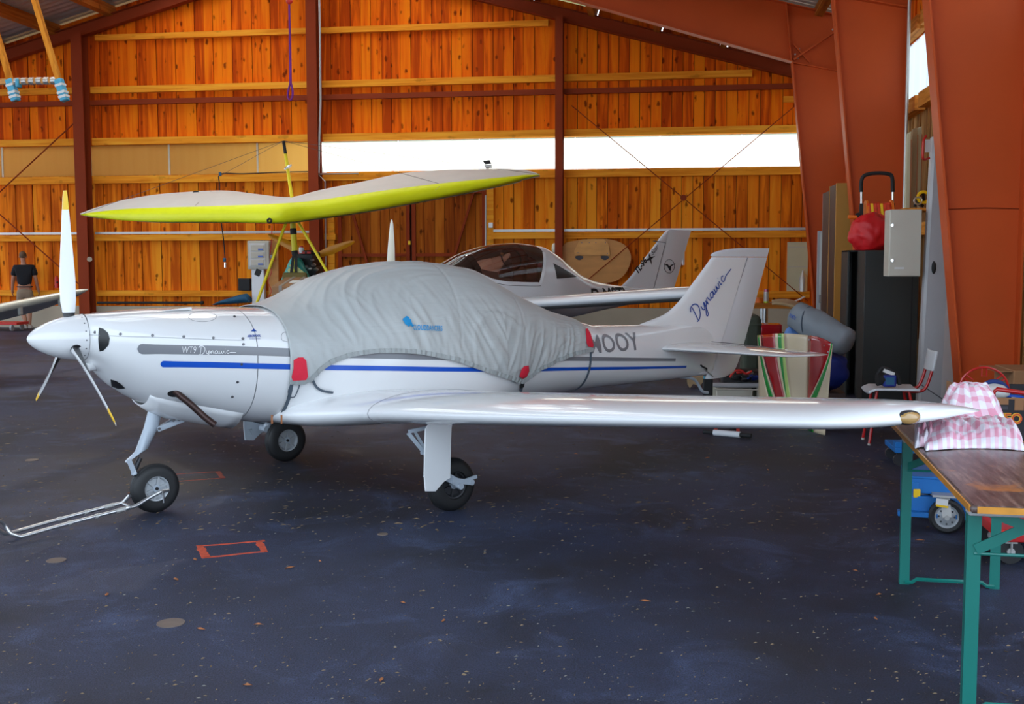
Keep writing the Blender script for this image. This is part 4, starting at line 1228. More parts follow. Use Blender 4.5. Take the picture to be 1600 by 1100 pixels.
one('hook_pin', M['alu'], lambda b: (b.cyl(nearP[0], nearP[0] + V((.02, .06, -.005)), .010, n=8), b.bar(nearP[0] + V((.012, -.0, .0)), nearP[0] + V((.016, .0, -.07)), .012, .006)), tow, world=True)
# ------------------------------------------------------------------ second aircraft, parked behind
a2 = thing('light_aircraft', 'white light aircraft with smoked bubble canopy parked behind the covered one', 'aircraft', (-4.02, 15.69, 0), ACA)
A2 = Local(a2)
F2 = Body([(.10, 1.30, .98, .16, 1.14, 2, 2), (.30, 1.37, .84, .28, 1.12, 2.1, 2), (.88, 1.546, .68, .45, 1.10, 2.1, 2.2), (1.24, 1.70, .62, .51, 1.09, 2.1, 2.3),
           (1.85, 1.838, .59, .55, 1.08, 2.1, 2.3), (2.23, 1.863, .59, .555, 1.08, 2.1, 2.3), (2.75, 1.817, .60, .52, 1.07, 2.1, 2.3), (2.99, 1.726, .62, .48, 1.06, 2.1, 2.2),
           (3.29, 1.54, .65, .42, 1.05, 2.1, 2.2), (3.57, 1.372, .68, .37, 1.04, 2.1, 2.2), (4.0, 1.24, .74, .29, 1.02, 2.1, 2.1), (4.82, 1.142, .84, .16, 1.0, 2.1, 2.0), (5.4, 1.12, .92, .07, 1.0, 2.1, 2.0), (5.9, 1.1, .96, .03, 1.0, 2, 2)])
SILL = [(.75, 1.50), (1.0, 1.48), (1.15, 1.44), (1.3, 1.36), (1.5, 1.285), (1.8, 1.245), (2.35, 1.23), (2.42, 1.25)]
def in_canopy(t, z):
    if t < .80 or t > 2.62: return False
    zs = lerp_tab(SILL, t)[0] if t < 2.36 else 1.25 + (t - 2.36) / .26 * .47
    return z > zs
rings = []
NT2, NP2 = 260, 120
for i in range(NT2 + 1):
    t = .10 + (5.9 - .10) * i / NT2
    rings.append([F2.pt(t, 2 * math.pi * j / NP2) for j in range(NP2)])
bb, bc = MB(), MB()
for tgt in (bb, bc): tgt.v = [p.copy() for r in rings for p in r]
for i in range(NT2):
    for j in range(NP2):
        k = (j + 1) % NP2
        f = (i * NP2 + j, i * NP2 + k, (i + 1) * NP2 + k, (i + 1) * NP2 + j)
        c = sum((bb.v[q] for q in f), V()) / 4
        tgt = bc if in_canopy(c.x, c.z) else bb
        tgt.f.append(f); tgt.m.append(0)
fus2 = bb.build('fuselage', M['white2'], a2, smooth=60)
can2 = bc.build('canopy', M['perspex'], a2, smooth=60)
bw = MB()
bw.loft([[F2.side(2.72 + .53 * i / 10, (1.305 + .02 * i / 10) * (1 - k) + (1.55 - .215 * i / 10) * k, .005) for k in (0, .25, .5, .75, 1)] for i in range(11)], False, False, closed=False)
bw.build('quarter_window', M['dark_opening'], fus2, smooth=60)
edge = [F2.side(t, lerp_tab(SILL, t)[0], .004) for t in [.85 + 1.5 * i / 30 for i in range(31)]] + [F2.side(2.36 + .26 * u, 1.25 + .47 * u, .004) for u in [i / 8 for i in range(1, 9)]]
def radial2(p):
    zt, zb, w, zm, nu, nl = F2.sec(p.x); return V((0, p.y / w ** 2, (p.z - zm) / (.5 * (zt - zb)) ** 2))
ribbon('canopy_rim', edge, .055, M['white2'], can2, radial2)
ribbon('canopy_seal', [p + radial2(p).normalized() * .002 + V((0, 0, -.03)) for p in edge], .010, M['gap'], can2, radial2)
ribbon('canopy_highlight', [F2.pt(.85 + 1.9 * i / 40, R(90), .004) for i in range(41)], .03, M['white2'], can2, radial2)  # reflected highlight along the canopy top, painted as a white line
M['seat_dk'] = mat('dark red seat cloth', (.10, .018, .014), .8, var=.2)
for yy in (-.26, .26):
    one('seat', M['seat_dk'], lambda b: (b.loft([[V((2.25 + .12 * u, yy + w_ * .22, 1.05 + .5 * u)) for w_ in (-1, 1)] + [V((2.35 + .12 * u, yy + w_ * .22, 1.05 + .5 * u)) for w_ in (1, -1)] for u in (0, .5, 1)]), b.box((2.0, yy, 1.02), (.5, .44, .14))), a2, bevel=.03)
one('instrument_panel', M['black'], lambda b: b.loft([[F2.pt(t, R(a), -.03) for a in (10, 40, 70, 90, 110, 140, 170)] + [V((t, 0, 1.1))] for t in (1.22, 1.32)]), a2)
one('headset', M['black'], lambda b: b.torus((2.05, -.1, 1.55), (.3, 1, 0), .16, .012, 24, 6), a2)
one('compass', M['amber'], lambda b: b.ball((1.9, -.1, 1.60), .03), a2)
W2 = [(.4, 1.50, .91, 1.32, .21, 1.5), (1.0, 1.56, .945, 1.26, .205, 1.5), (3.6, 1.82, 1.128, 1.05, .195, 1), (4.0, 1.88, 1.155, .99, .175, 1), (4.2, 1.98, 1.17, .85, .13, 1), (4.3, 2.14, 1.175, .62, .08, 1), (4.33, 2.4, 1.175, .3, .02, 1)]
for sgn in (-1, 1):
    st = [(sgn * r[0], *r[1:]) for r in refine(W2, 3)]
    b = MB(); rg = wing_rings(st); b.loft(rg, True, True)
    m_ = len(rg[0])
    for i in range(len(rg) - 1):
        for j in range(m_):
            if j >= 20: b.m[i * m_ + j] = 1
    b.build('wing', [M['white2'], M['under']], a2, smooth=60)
LE2 = [(1.10, 4.45), (1.16, 4.60), (1.22, 4.70), (1.32, 4.825), (1.7, 5.24), (2.08, 5.66), (2.125, 5.73)]
hg2 = lambda z: 5.37 + (z - 1.13) * .36
te2 = lambda z: 5.93 + (z - 1.16) * .415
fin2 = one('fin', M['white2'], lambda b: b.loft([slab(lerp_tab(LE2, z)[0], min(hg2(z), te2(z) - .1) - .004, z, .07, .06) for z in [1.05 + (2.13 - 1.05) * i / 18 for i in range(19)]], True, True), a2, smooth=60)
rud2 = one('rudder', M['white2'], lambda b: b.loft([slab(hg2(z) + .004, te2(z), z, .06, .006) for z in [1.08 + (2.13 - 1.08) * i / 12 for i in range(13)]], True, True), a2, smooth=60)
one('hinge_gap', M['gap'], lambda b: b.bar((hg2(1.1), 0, 1.1), (hg2(1.9), 0, 1.9), .066, .008, (1, 0, 0)), fin2)
one('horn_gap', M['gap'], lambda b: b.bar((hg2(1.9), 0, 1.9), (hg2(1.9) - .25, 0, 1.93), .074, .008), fin2)
one('trim_tab', M['white2'], lambda b: b.box((te2(1.62) + .02, 0, 1.62), (.05, .012, .22)), rud2)
for sgn in (-1, 1):
    one('tailplane', M['white2'], lambda b: b.loft(wing_rings([(sgn * .03, 5.0, 1.03, .8, .06, 0), (sgn * 1.1, 5.25, 1.04, .55, .04, 0), (sgn * 1.2, 5.4, 1.04, .3, .01, 0)], 0.0), True, True), a2, smooth=60)
# blades (the upright one shows above the cover)
for k in range(3):
    rot = Matrix.Rotation(R(120 * k + 3), 3, 'X'); b = MB()
    rg = []
    for r, c, be, th in ((.10, .05, 60, .03), (.2, .10, 45, .022), (.4, .125, 34, .016), (.6, .115, 28, .013), (.8, .085, 24, .01), (.95, .055, 22, .007), (1.01, .02, 22, .003)):
        be = R(be); d = V((-math.sin(be), math.cos(be), 0)); nn = V((-math.cos(be), -math.sin(be), 0))
        rg.append([V((-.02, 0, 1.17)) + rot @ (V((0, 0, r)) + d * c * (.5 - i / 6) + nn * th * math.sin(math.pi * i / 6)) for i in range(7)] + [V((-.02, 0, 1.17)) + rot @ (V((0, 0, r)) + d * c * (.5 - i / 6) - nn * th * .1) for i in (5, 4, 3, 2, 1)])
    b.loft(rg); b.build('propeller_blade', M['cream'], a2, smooth=50)
one('spinner', M['white2'], lambda b: b.lathe([(-.22, .004), (-.18, .07), (-.1, .12), (0, .15), (.10, .16)], (0, 0, 1.15), (1, 0, 0), 28), a2, smooth=60)
for c_, yy in ((.55, 0), (2.0, -.85), (2.0, .85)):
    tl = one('gear_leg', M['white2'], lambda b: b.bar((c_ + .05, yy * .6, .75), (c_, yy, .17), .05, .03), a2, bevel=.008)
    tyre(tl, (c_, yy + (.09 if yy else 0), .17), .17, .11, M['rim'], -1, False)
def flat_text(name, txt, size, fa_, fb_, mt, parent, y, shear=0.0, offset=0.0, width=None):
    """lettering on the flat port face of a fin, running from fa_ to fb_"""
    pts, fs, w = text_shape(txt, size, shear, offset)
    e = (fb_ - fa_); L_ = e.length; e = e.normalized(); n_ = V((-e.z, 0, e.x))
    b = MB(); b.add([V((fa_.x, y, fa_.z)) + e * (px_ / w * L_) + n_ * py_ for px_, py_ in pts], fs)
    return b.build(name, mt, parent, smooth=0)
flat_text('type_lettering', 'TL-96', .16, A2.y(996, 429, -.04), A2.y(1011, 408, -.04), M['black'], fin2, -.043, 0, .006)
flat_text('type_lettering', 'Star', .13, A2.y(1019, 400, -.04), A2.y(1030, 386, -.04), M['black'], fin2, -.041, .4, .0)
sp = A2.y(1016, 404, -.045); b = MB()
star = []
for k in range(8):
    an = R(45 * k + 20); r_ = (.13 if k % 2 == 0 else .03); star.append(V((sp.x + r_ * math.cos(an), -.044, sp.z + r_ * math.sin(an) * 1.0)))
b.add(star, [tuple(range(8))]); b.build('star_emblem', M['black'], fin2, smooth=0)
bp_ = A2.y(1046, 416, -.036)
one('bird_emblem', M['black'], lambda b: (b.tube([V((bp_.x + .13 * math.cos(a), -.034, bp_.z + .12 * math.sin(a))) for a in [2 * math.pi * i / 24 for i in range(24)]], .004, 4, close=True),
    b.add([V((bp_.x + q[0], -.036, bp_.z + q[1])) for q in ((-.13, .03), (-.05, .04), (.0, -.0), (.06, .03), (.16, .05), (.05, .0), (.03, -.09), (-.01, -.06), (-.06, .01))], [tuple(range(9))])), rud2, smooth=0)
q0, q1 = F2.hit(A2, 922, 470), F2.hit(A2, 1010, 459)
lay_text('registration_letters', 'D-MSTL', .28, (q0.x, q0.z), M['black'], fus2, F2, offset=.008, width=1.05, off=.005)

# ------------------------------------------------------------------ flex-wing trike
M['lime'] = mat('lime yellow sailcloth', (.86, .92, .002), .5, var=.05)
M['sail'] = mat('grey white sailcloth', (.74, .70, .64), .65, var=.06, scale=3)
M['ytube'] = mat('yellow tube paint', (.85, .70, .01), .4, var=.06)
M['teal'] = mat('teal fairing', (.02, .42, .36), .4, var=.06)
M['teal_stripe'] = mat('pale yellow flash', (.62, .66, .22), .4, var=.06)
M['orange_blade'] = mat('orange propeller', (.85, .33, .006), .35, var=.08)
M['olive'] = mat('olive canvas', (.17, .13, .035), .8, var=.15)
M['engine'] = mat('engine black', (.02, .018, .018), .45, metal=.3, var=.4, scale=15)
M['cable'] = mat('thin dark cable', (.07, .05, .045), .5)
M['tag_red'] = mat('red plastic', (.60, .02, .012), .4, var=.08)
tk = thing('flex_wing_trike', 'flex-wing trike with lime yellow leading edge and grey sail by the back wall', 'microlight', at_z(458, 410 + FPX * CH / 21.6))
S = [  # low front edge, top of the lime band, trailing edge (pixels), distances of front and rear edges
    (126, 336, 127, 334.5, 125, 333.5, 22.3, 22.5), (150, 340, 150, 331, 148, 325, 22.1, 22.7), (200, 345, 205, 326, 200, 311, 21.7, 23.0), (260, 347, 262, 324, 262, 302, 21.2, 23.2), (330, 347, 332, 322, 345, 297.5, 20.7, 23.3),
    (385, 347.5, 388, 320, 400, 303, 20.3, 23.1), (430, 348, 436, 318, 456, 309, 20.0, 22.8), (480, 342, 482, 314.5, 500, 297, 20.3, 23.1), (560, 330.5, 562, 303, 565, 284, 20.7, 23.3), (640, 316, 642, 292, 645, 268.5, 21.2, 23.2), (720, 301, 721, 283, 725, 264.5, 21.6, 23.0), (790, 286, 790, 276.5, 788, 264, 22.0, 22.8), (825, 277.5, 825, 273, 822, 266, 22.2, 22.6), (843, 274, 843, 273, 843, 272, 22.3, 22.4)]
rows_y, rows_g = [], []
SF = []
tabS = [(float(i), *r) for i, r in enumerate(S)]
for i in range(13 * 5 + 1):
    SF.append(lerp_tab(tabS, i / 5))
for lx, ly, ux, uy, tx, ty, d0, d1 in SF:
    lo, hi, te = at_d(lx, ly, d0 + .06), at_d(ux, uy, d0 + .16), at_d(tx, ty, d1)
    fr = at_d((lx + ux) / 2, ly * .45 + uy * .55, d0)
    fr1 = at_d(lx * .8 + ux * .2, ly * .85 + uy * .15, d0 + .015); fr2 = at_d(lx * .2 + ux * .8, ly * .15 + uy * .85, d0 + .05)
    bk = lo + V((0, .5, .02)) * (.3 if d1 - d0 < .6 else 1)
    rows_y.append([bk, lo, fr1, fr, fr2, hi])
    mids = [hi.lerp(te, u) + V((0, 0, .10 * math.sin(math.pi * u))) * min(1, (d1 - d0) / 2) * .55 for u in (0, .15, .3, .5, .7, .85, 1)]
    und = [te.lerp(bk, u) - V((0, 0, .02)) for u in (.1, .5, 1)]
    rows_g.append(mids + und)
by = MB(); by.loft(rows_y, False, False, closed=False)
sail = one('sail', M['sail'], lambda b: b.loft(rows_g, False, False, closed=False), tk, world=True, smooth=60)
by.build('leading_edge', M['lime'], sail, world=True, smooth=70)
one('nose_eyelet', M['black'], lambda b: b.torus(at_d(421, 345, 19.97), (.0, 1, .2), .035, .018, 18, 8), sail, world=True)
one('sail_port', M['black'], lambda b: b.ball(at_d(306, 300.5, 22.9), (.07, .01, .03)), sail, world=True)
for k, (px_, py_) in enumerate(((330, 299), (620, 284), (705, 275))):
    one('sail_seam', M['concrete'], lambda b: b.tube([at_d(px_, py_, 22.9), at_d(px_ - 25, py_ + 22, 21.0)], .004, 4), sail, world=True)
kp0, kp1, kp2 = at_d(457, 316, 21.4), at_d(446, 240, 21.2), at_d(443, 220, 21.15)
one('king_post', M['ytube'], lambda b: b.cyl(kp0, kp1, .032, n=12), tk, world=True)
one('king_post_top', M['black'], lambda b: b.cyl(kp1, kp2, .03, n=12), tk, world=True)
one('post_pulley', M['chrome'], lambda b: b.ball(at_d(450, 261, 21.2), (.09, .04, .03), rot=Matrix.Rotation(R(-30), 3, 'Y')), tk, world=True)
for a_ in (at_d(130, 334, 22.3), at_d(842, 272, 22.3), at_d(690, 288, 21.6), at_d(345, 274, 23)):
    one('rigging_wire', M['cable'], lambda b: b.cyl(kp2, a_, .004, n=5), tk, world=True)
one('keel_tube', M['ytube'], lambda b: b.cyl(at_d(440, 345, 20.3), at_d(458, 312, 22.9), .035, n=12), tk, world=True)
hp_ = at_d(458, 340, 21.3)
barL, barR = at_d(400, 477, 20.7), at_d(541, 476, 20.7)
one('control_frame', M['ytube'], lambda b: (b.cyl(at_d(449, 342, 21.0), barL, .027, n=12), b.cyl(at_d(463, 342, 21.0), barR, .027, n=12), b.cyl(barL, barR, .024, n=12)), tk, world=True)
one('grip', M['black'], lambda b: (b.cyl(barL.lerp(barR, .02), barL.lerp(barR, -.05) + V((0, 0, .0)), .02, n=8), b.box(at_d(403, 426, 20.7), (.10, .03, .12), Matrix.Rotation(R(25), 3, 'Y'))), tk, world=True)
one('pylon', M['ytube'], lambda b: b.cyl(at_d(457, 341, 21.4), at_d(461, 402, 21.5), .055, n=14), tk, world=True)
one('pylon_pad', M['black'], lambda b: (b.cyl(at_d(458, 357, 21.4), at_d(458.6, 366, 21.4), .062, n=14), b.cyl(at_d(460, 392, 21.4), at_d(461, 398, 21.4), .062, n=14)), tk, world=True)
gz = at_z(462, 410 + FPX * CH / 21.6)
pod = one('seat_fairing', M['teal'], lambda b: b.loft([[V((gz.x + w_ * math.cos(a), gz.y + .10 + .22 * math.sin(a), z)) for a in [2 * math.pi * i / 20 for i in range(20)]] for z, w_ in ((.25, .32), (.6, .34), (.95, .36), (1.15, .34), (1.3, .27), (1.45, .19), (1.58, .13), (1.66, .06))]), tk, world=True, smooth=60)
one('fairing_flash', M['teal_stripe'], lambda b: (b.prism([at_d(451, 415, 21.25), at_d(457, 411, 21.25), at_d(474, 425, 21.25), at_d(477, 434, 21.25)], (0, .03, 0)), b.prism([at_d(449, 423, 21.25), at_d(452, 418, 21.25), at_d(462, 428, 21.25), at_d(456, 431, 21.25)], (0, .03, 0))), pod, world=True)
one('harness', M['black'], lambda b: (b.bar(at_d(459, 396, 21.2), at_d(454, 434, 21.15), .05, .02, (0, 1, 0)), b.bar(at_d(463, 396, 21.2), at_d(462, 434, 21.15), .05, .02, (0, 1, 0))), tk, world=True)
one('seat', M['olive'], lambda b: b.box(at_d(461, 438, 21.15), (.48, .12, .30)), tk, world=True, bevel=.04)
eng = one('engine', M['engine'], lambda b: (b.box(at_d(482, 410, 22.2), (.34, .5, .42)), b.box(at_d(484, 425, 22.2), (.42, .5, .22)), b.cyl(at_d(482, 398, 22.0), at_d(482, 392, 22.0), .16, n=16)), tk, world=True, bevel=.02)
one('engine_head', M['tag_red'], lambda b: b.box(at_d(479, 395, 22.0), (.26, .3, .04)), eng, world=True)
one('coolant_bottle', M['white2'], lambda b: b.cyl(at_d(471, 396, 21.9), at_d(471, 387, 21.9), .05, n=14), eng, world=True)
one('bottle_cap', M['tag_red'], lambda b: b.cyl(at_d(471, 387, 21.9), at_d(471, 384.5, 21.9), .035, n=14), eng, world=True)
for px_, py_, r_ in ((490, 414, .05), (484, 420, .06), (494, 421, .05), (478, 417, .05), (488, 406, .04)):
    one('carburettor', M['alu'], lambda b: b.ball(at_d(px_, py_, 21.95), (r_, .06, r_ * .7), 10, 6), eng, world=True)
one('silencer', M['engine'], lambda b: b.ball(at_d(497, 437, 22.1), (.30, .14, .12)), tk, world=True)
hub = at_d(489, 402, 22.6)
for (tx, ty) in ((419, 366.5), (554, 377), (500, 470)):
    tip = at_d(tx, ty, 22.6); d = (tip - hub); L_ = d.length; d.normalize()
    s_ = d.cross(V((0, 1, 0))).normalized(); nn = V((0, 1, 0))
    rg = []
    for u, c in ((.05, .06), (.2, .13), (.45, .17), (.7, .14), (.92, .09), (1.0, .03)):
        rg.append([hub + d * L_ * u + s_ * c * (.5 - i / 6) + nn * (.03 * (i / 6 - .5) - .012 * math.sin(math.pi * i / 6)) for i in range(7)] + [hub + d * L_ * u + s_ * c * (.5 - i / 6) + nn * (.03 * (i / 6 - .5) + .006) for i in (5, 4, 3, 2, 1)])
    one('propeller_blade', M['orange_blade'], lambda b: b.loft(rg), tk, world=True, smooth=60)
one('propeller_hub', M['yellow'], lambda b: b.cyl(hub - V((0, .1, 0)), hub + V((0, .06, 0)), .08, n=16), tk, world=True)
one('chassis', M['ytube'], lambda b: (b.cyl((gz.x - .1, gz.y - 1.4, .22), (gz.x, gz.y + .9, .30), .03), b.cyl((gz.x - .85, gz.y + .7, .2), (gz.x + .85, gz.y + .7, .2), .03), b.cyl((gz.x, gz.y + .1, .28), tuple(at_d(461, 402, 21.5)), .04)), tk, world=True)
for wx, wy in ((-.85, .7), (.85, .7), (-.1, -1.4)):
    c_ = V((gz.x + wx, gz.y + wy, .2))
    wl = one('wheel', M['rim'], lambda b: b.lathe([(-.04, .02), (-.04, .09), (.04, .09), (.04, .02)], c_, (1, 0, 0), 20), tk, world=True)
    one('tyre', M['tyre'], lambda b: b.torus(c_, (1, 0, 0), .14, .06, 24, 10), wl, world=True)

# ------------------------------------------------------------------ wing of an aircraft parked off to the left
w0, w1 = at_d(0, 481, 14.3), at_d(133, 453.5, 15.5)
ax = (w1 - w0).normalized(); ch_ = V((ax.y, -ax.x, 0)).normalized() * -1.0      # chord runs away to the left
_rt = w0 + (w1 - w0) * -2.6
a3 = thing('light_aircraft', 'cream wing of an aircraft parked mostly out of sight at the left edge', 'aircraft', (_rt.x, _rt.y, 0))
def third_wing(b):
    rg = []
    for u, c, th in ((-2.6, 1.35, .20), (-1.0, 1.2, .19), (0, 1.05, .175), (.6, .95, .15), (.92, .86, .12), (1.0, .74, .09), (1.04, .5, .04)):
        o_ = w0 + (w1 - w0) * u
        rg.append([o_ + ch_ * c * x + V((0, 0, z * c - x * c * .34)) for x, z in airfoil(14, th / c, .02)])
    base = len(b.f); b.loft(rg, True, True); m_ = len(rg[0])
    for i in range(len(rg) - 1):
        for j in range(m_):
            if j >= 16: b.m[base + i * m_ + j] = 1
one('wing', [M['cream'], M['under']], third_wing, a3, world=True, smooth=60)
rt = w0 + (w1 - w0) * -2.6
dirx = V((-ch_.x, -ch_.y, 0))
for u in (.25, .72):
    o_ = w0 + (w1 - w0) * u
    one('hinge_bracket', M['zinc'], lambda b: b.box(o_ - V((0, 0, .10)) + ch_ * .05, (.04, .05, .10)), a3, world=True)
one('fuselage', M['cream'], lambda b: b.loft([[rt - V((ax.x, ax.y, 0)).normalized() * (.5 - .5 * r_ * math.cos(a) / .5 * 1.0) + dirx * s_ + V((0, 0, .1 + r_ * math.sin(a))) for a in [2 * math.pi * i / 24 for i in range(24)]] for s_, r_ in ((1.6, .05), (1.3, .28), (.6, .45), (-.3, .52), (-1.5, .42), (-3.2, .18), (-4.2, .06))]), a3, world=True, smooth=60)
for s_ in (1.2, -.3):
    c_ = rt - V((ax.x, ax.y, 0)) * .5 + dirx * s_; c_.z = .18
    wl = one('gear_leg', M['gear'], lambda b: b.cyl(c_, c_ + V((0, 0, .6)), .03), a3, world=True)
    one('tyre', M['tyre'], lambda b: b.torus(c_, (ax.x, ax.y, 0), .12, .06, 24, 10), wl, world=True)

# ------------------------------------------------------------------ person by the back wall, seen from behind
M['skin'] = mat('skin', (.42, .20, .12), .6, var=.08, scale=12)
M['tshirt'] = mat('black t-shirt', (.006, .008, .012), .85, var=.2, scale=20, bump=.1)
M['shorts'] = mat('khaki shorts', (.27, .21, .14), .85, var=.1, scale=20, bump=.1)
M['hair'] = mat('short brown hair', (.13, .075, .04), .8, var=.3, scale=60, bump=.4, bscale=200)
M['shoe'] = mat('white trainer', (.55, .53, .50), .6)
pg = at_z(41, 513)
man = thing('person', 'person in black t-shirt and khaki shorts seen from behind near the back wall', 'person', pg, YAW + R(12))
def skinned(name, nodes, edges, mt, parent, root=0, sub=2):
    me = bpy.data.meshes.new(name)
    me.from_pydata([n[0] for n in nodes], edges, [])
    o = bpy.data.objects.new(name, me); COL.objects.link(o); o.parent = parent
    me.materials.append(mt)
    o.modifiers.new('skin', 'SKIN')
    sv = me.skin_vertices[0].data
    for i, n in enumerate(nodes):
        r_ = n[1]; sv[i].radius = (r_, r_) if not hasattr(r_, '__len__') else r_
        sv[i].use_root = (i == root)
    o.modifiers['skin'].use_smooth_shade = True
    s_ = o.modifiers.new('subdivision', 'SUBSURF'); s_.levels = sub; s_.render_levels = sub
    MW[o.name] = MW[parent.name]
    return o
# x right, y forward (away from the viewer), z up; walking with the weight on the right leg
nodes = [((0, 0, .96), (.15, .11)), ((0, .0, 1.16), (.14, .10)), ((0, .01, 1.36), (.17, .11)), ((0, .01, 1.50), (.09, .08)), ((-.01, .02, 1.58), .055), ((-.02, .03, 1.66), (.062, .075)), ((-.02, .035, 1.75), (.078, .095)), ((-.02, .03, 1.82), (.055, .07)),
         ((-.19, .01, 1.47), .062), ((-.25, -.01, 1.20), .046), ((-.29, .06, .95), .033), ((-.30, .09, .88), (.022, .036)),
         ((.19, .01, 1.47), .062), ((.26, -.02, 1.20), .046), ((.29, .05, .95), .033), ((.30, .08, .88), (.022, .036)),
         ((-.09, 0, .90), .095), ((-.13, .10, .50), .062), ((-.04, .02, .28), .058), ((.02, -.07, .09), .036), ((.02, -.04, .045), .038), ((.0, .10, .03), .034),
         ((.09, 0, .90), .095), ((.09, .02, .50), .062), ((.09, -.02, .28), .058), ((.09, -.03, .09), .036), ((.09, -.02, .045), .038), ((.09, .12, .03), .034)]
edges = [(0, 1), (1, 2), (2, 3), (3, 4), (4, 5), (5, 6), (6, 7), (2, 8), (8, 9), (9, 10), (10, 11), (2, 12), (12, 13), (13, 14), (14, 15), (0, 16), (16, 17), (17, 18), (18, 19), (19, 20), (20, 21), (0, 22), (22, 23), (23, 24), (24, 25), (25, 26), (26, 27)]
for hx, root_i in ((-1, 11), (1, 15)):
    cx_, cy_, cz_ = nodes[root_i][0]
    for k, (dy, ln) in enumerate(((.032, .075), (.012, .085), (-.010, .080), (-.030, .062))):
        i0 = len(nodes)
        nodes += [((cx_ + .004 * hx, cy_ + dy, cz_ - .03), .0095), ((cx_ - .004 * hx, cy_ + dy + .006, cz_ - .03 - ln * .55), .0085), ((cx_ - .018 * hx, cy_ + dy + .008, cz_ - .03 - ln), .007)]
        edges += [(root_i, i0), (i0, i0 + 1), (i0 + 1, i0 + 2)]
    i0 = len(nodes)
    nodes += [((cx_ - .012 * hx, cy_ + .05, cz_ + .0), .010), ((cx_ - .02 * hx, cy_ + .065, cz_ - .04), .009)]
    edges += [(root_i, i0), (i0, i0 + 1)]
body = skinned('body', nodes, edges, M['skin'], man)
skinned('t_shirt', [((0, 0, .98), (.175, .135)), ((0, 0, 1.16), (.175, .13)), ((0, .01, 1.36), (.205, .14)), ((0, .01, 1.49), (.11, .095)), ((-.20, .01, 1.465), .082), ((-.245, -.005, 1.25), .078), ((.20, .01, 1.465), .082), ((.25, -.012, 1.25), .078)],
        [(0, 1), (1, 2), (2, 3), (2, 4), (4, 5), (2, 6), (6, 7)], M['tshirt'], man)
skinned('shorts', [((0, 0, 1.0), (.165, .13)), ((0, 0, .92), (.175, .14)), ((-.095, .02, .80), .115), ((-.125, .08, .52), .098), ((.095, .01, .80), .115), ((.095, .02, .50), .098)], [(0, 1), (1, 2), (2, 3), (1, 4), (4, 5)], M['shorts'], man)
one('hair', M['hair'], lambda b: b.ball((-.02, .022, 1.765), (.083, .102, .092), 20, 12), man, smooth=80)
for sx in (-1, 1):
    one('ear', M['skin'], lambda b: b.ball((-.02 + sx * .08, .03, 1.72), (.012, .022, .032), 10, 6), man)
one('nose', M['skin'], lambda b: b.ball((-.02, .14, 1.70), (.014, .022, .024), 10, 6), man)
one('spectacles', M['black'], lambda b: (b.bar((-.105, .02, 1.735), (-.095, .12, 1.735), .006, .008), b.bar((.062, .02, 1.735), (.055, .12, 1.735), .006, .008), b.bar((-.095, .125, 1.735), (.055, .125, 1.735), .006, .03)), man)
for sx, sy in ((.0, .03), (.09, .05)):
    one('shoe', M['shoe'], lambda b: b.loft([[V((sx + wx_ * .05 * k_, sy - .12 + .27 * u, hh * t_)) for wx_, t_ in ((-1, 0), (1, 0), (1, .6), (.5, 1), (-.5, 1), (-1, .6))] for u, k_, hh in ((0, .7, .09), (.2, 1, .10), (.5, .95, .085), (.8, 1, .06), (1, .6, .035))]), man, bevel=.008)
one('belt', M['black'], lambda b: b.tube([V((.172 * math.cos(a), .138 * math.sin(a), 1.005)) for a in [2 * math.pi * i / 24 for i in range(24)]], .014, 6, close=True), man)
# ------------------------------------------------------------------ things on and by the back wall
M['beige'] = mat('beige enamel', (.56, .53, .44), .4, var=.05)
M['cardboard'] = mat('brown cardboard', (.34, .17, .075), .8, var=.12, scale=3)
M['tape'] = mat('grey parcel tape', (.28, .25, .22), .4)
M['paper'] = mat('white paper', (.72, .72, .70), .7)
M['tarp'] = mat('blue tarpaulin', (.012, .10, .20), .6, var=.2, bump=.3, bscale=12)
M['creamboard'] = mat('cream board', (.62, .58, .38), .6, var=.12, scale=2)
M['purple'] = mat('purple webbing', (.16, .008, .20), .7, var=.15)
M['foam'] = mat('light blue foam', (.10, .42, .62), .8, var=.2, scale=9)
M['foil'] = mat('silver foil wrap', (.60, .58, .54), .25, metal=.7, var=.25, scale=20, bump=.4)
def boxed(name, mt, c, s, parent=None, rz=0.0, bevel=.004, world=True, **k):
    return one(name, mt, lambda b: b.box(c, s, Matrix.Rotation(rz, 3, 'Z') if rz else None), parent, world=(parent is not None and world), bevel=bevel, **k)
def span_box(px0, px1, py0, py1, y, depth):
    """centre and size of a box whose front face fills this part of the view at depth y"""
    p, q = at_y(px0, py1, y), at_y(px1, py0, y)
    r_ = at_y(px1, py1, y)
    return V(((p.x + q.x) / 2, y + depth / 2, (p.z + q.z) / 2)), (q.x - p.x, depth, q.z - p.z)
def grounded(px0, px1, py0, y, depth):
    p, q = at_y(px0, py0, y), at_y(px1, py0, y)
    return V(((p.x + q.x) / 2, y + depth / 2, p.z / 2)), (q.x - p.x, depth, p.z)

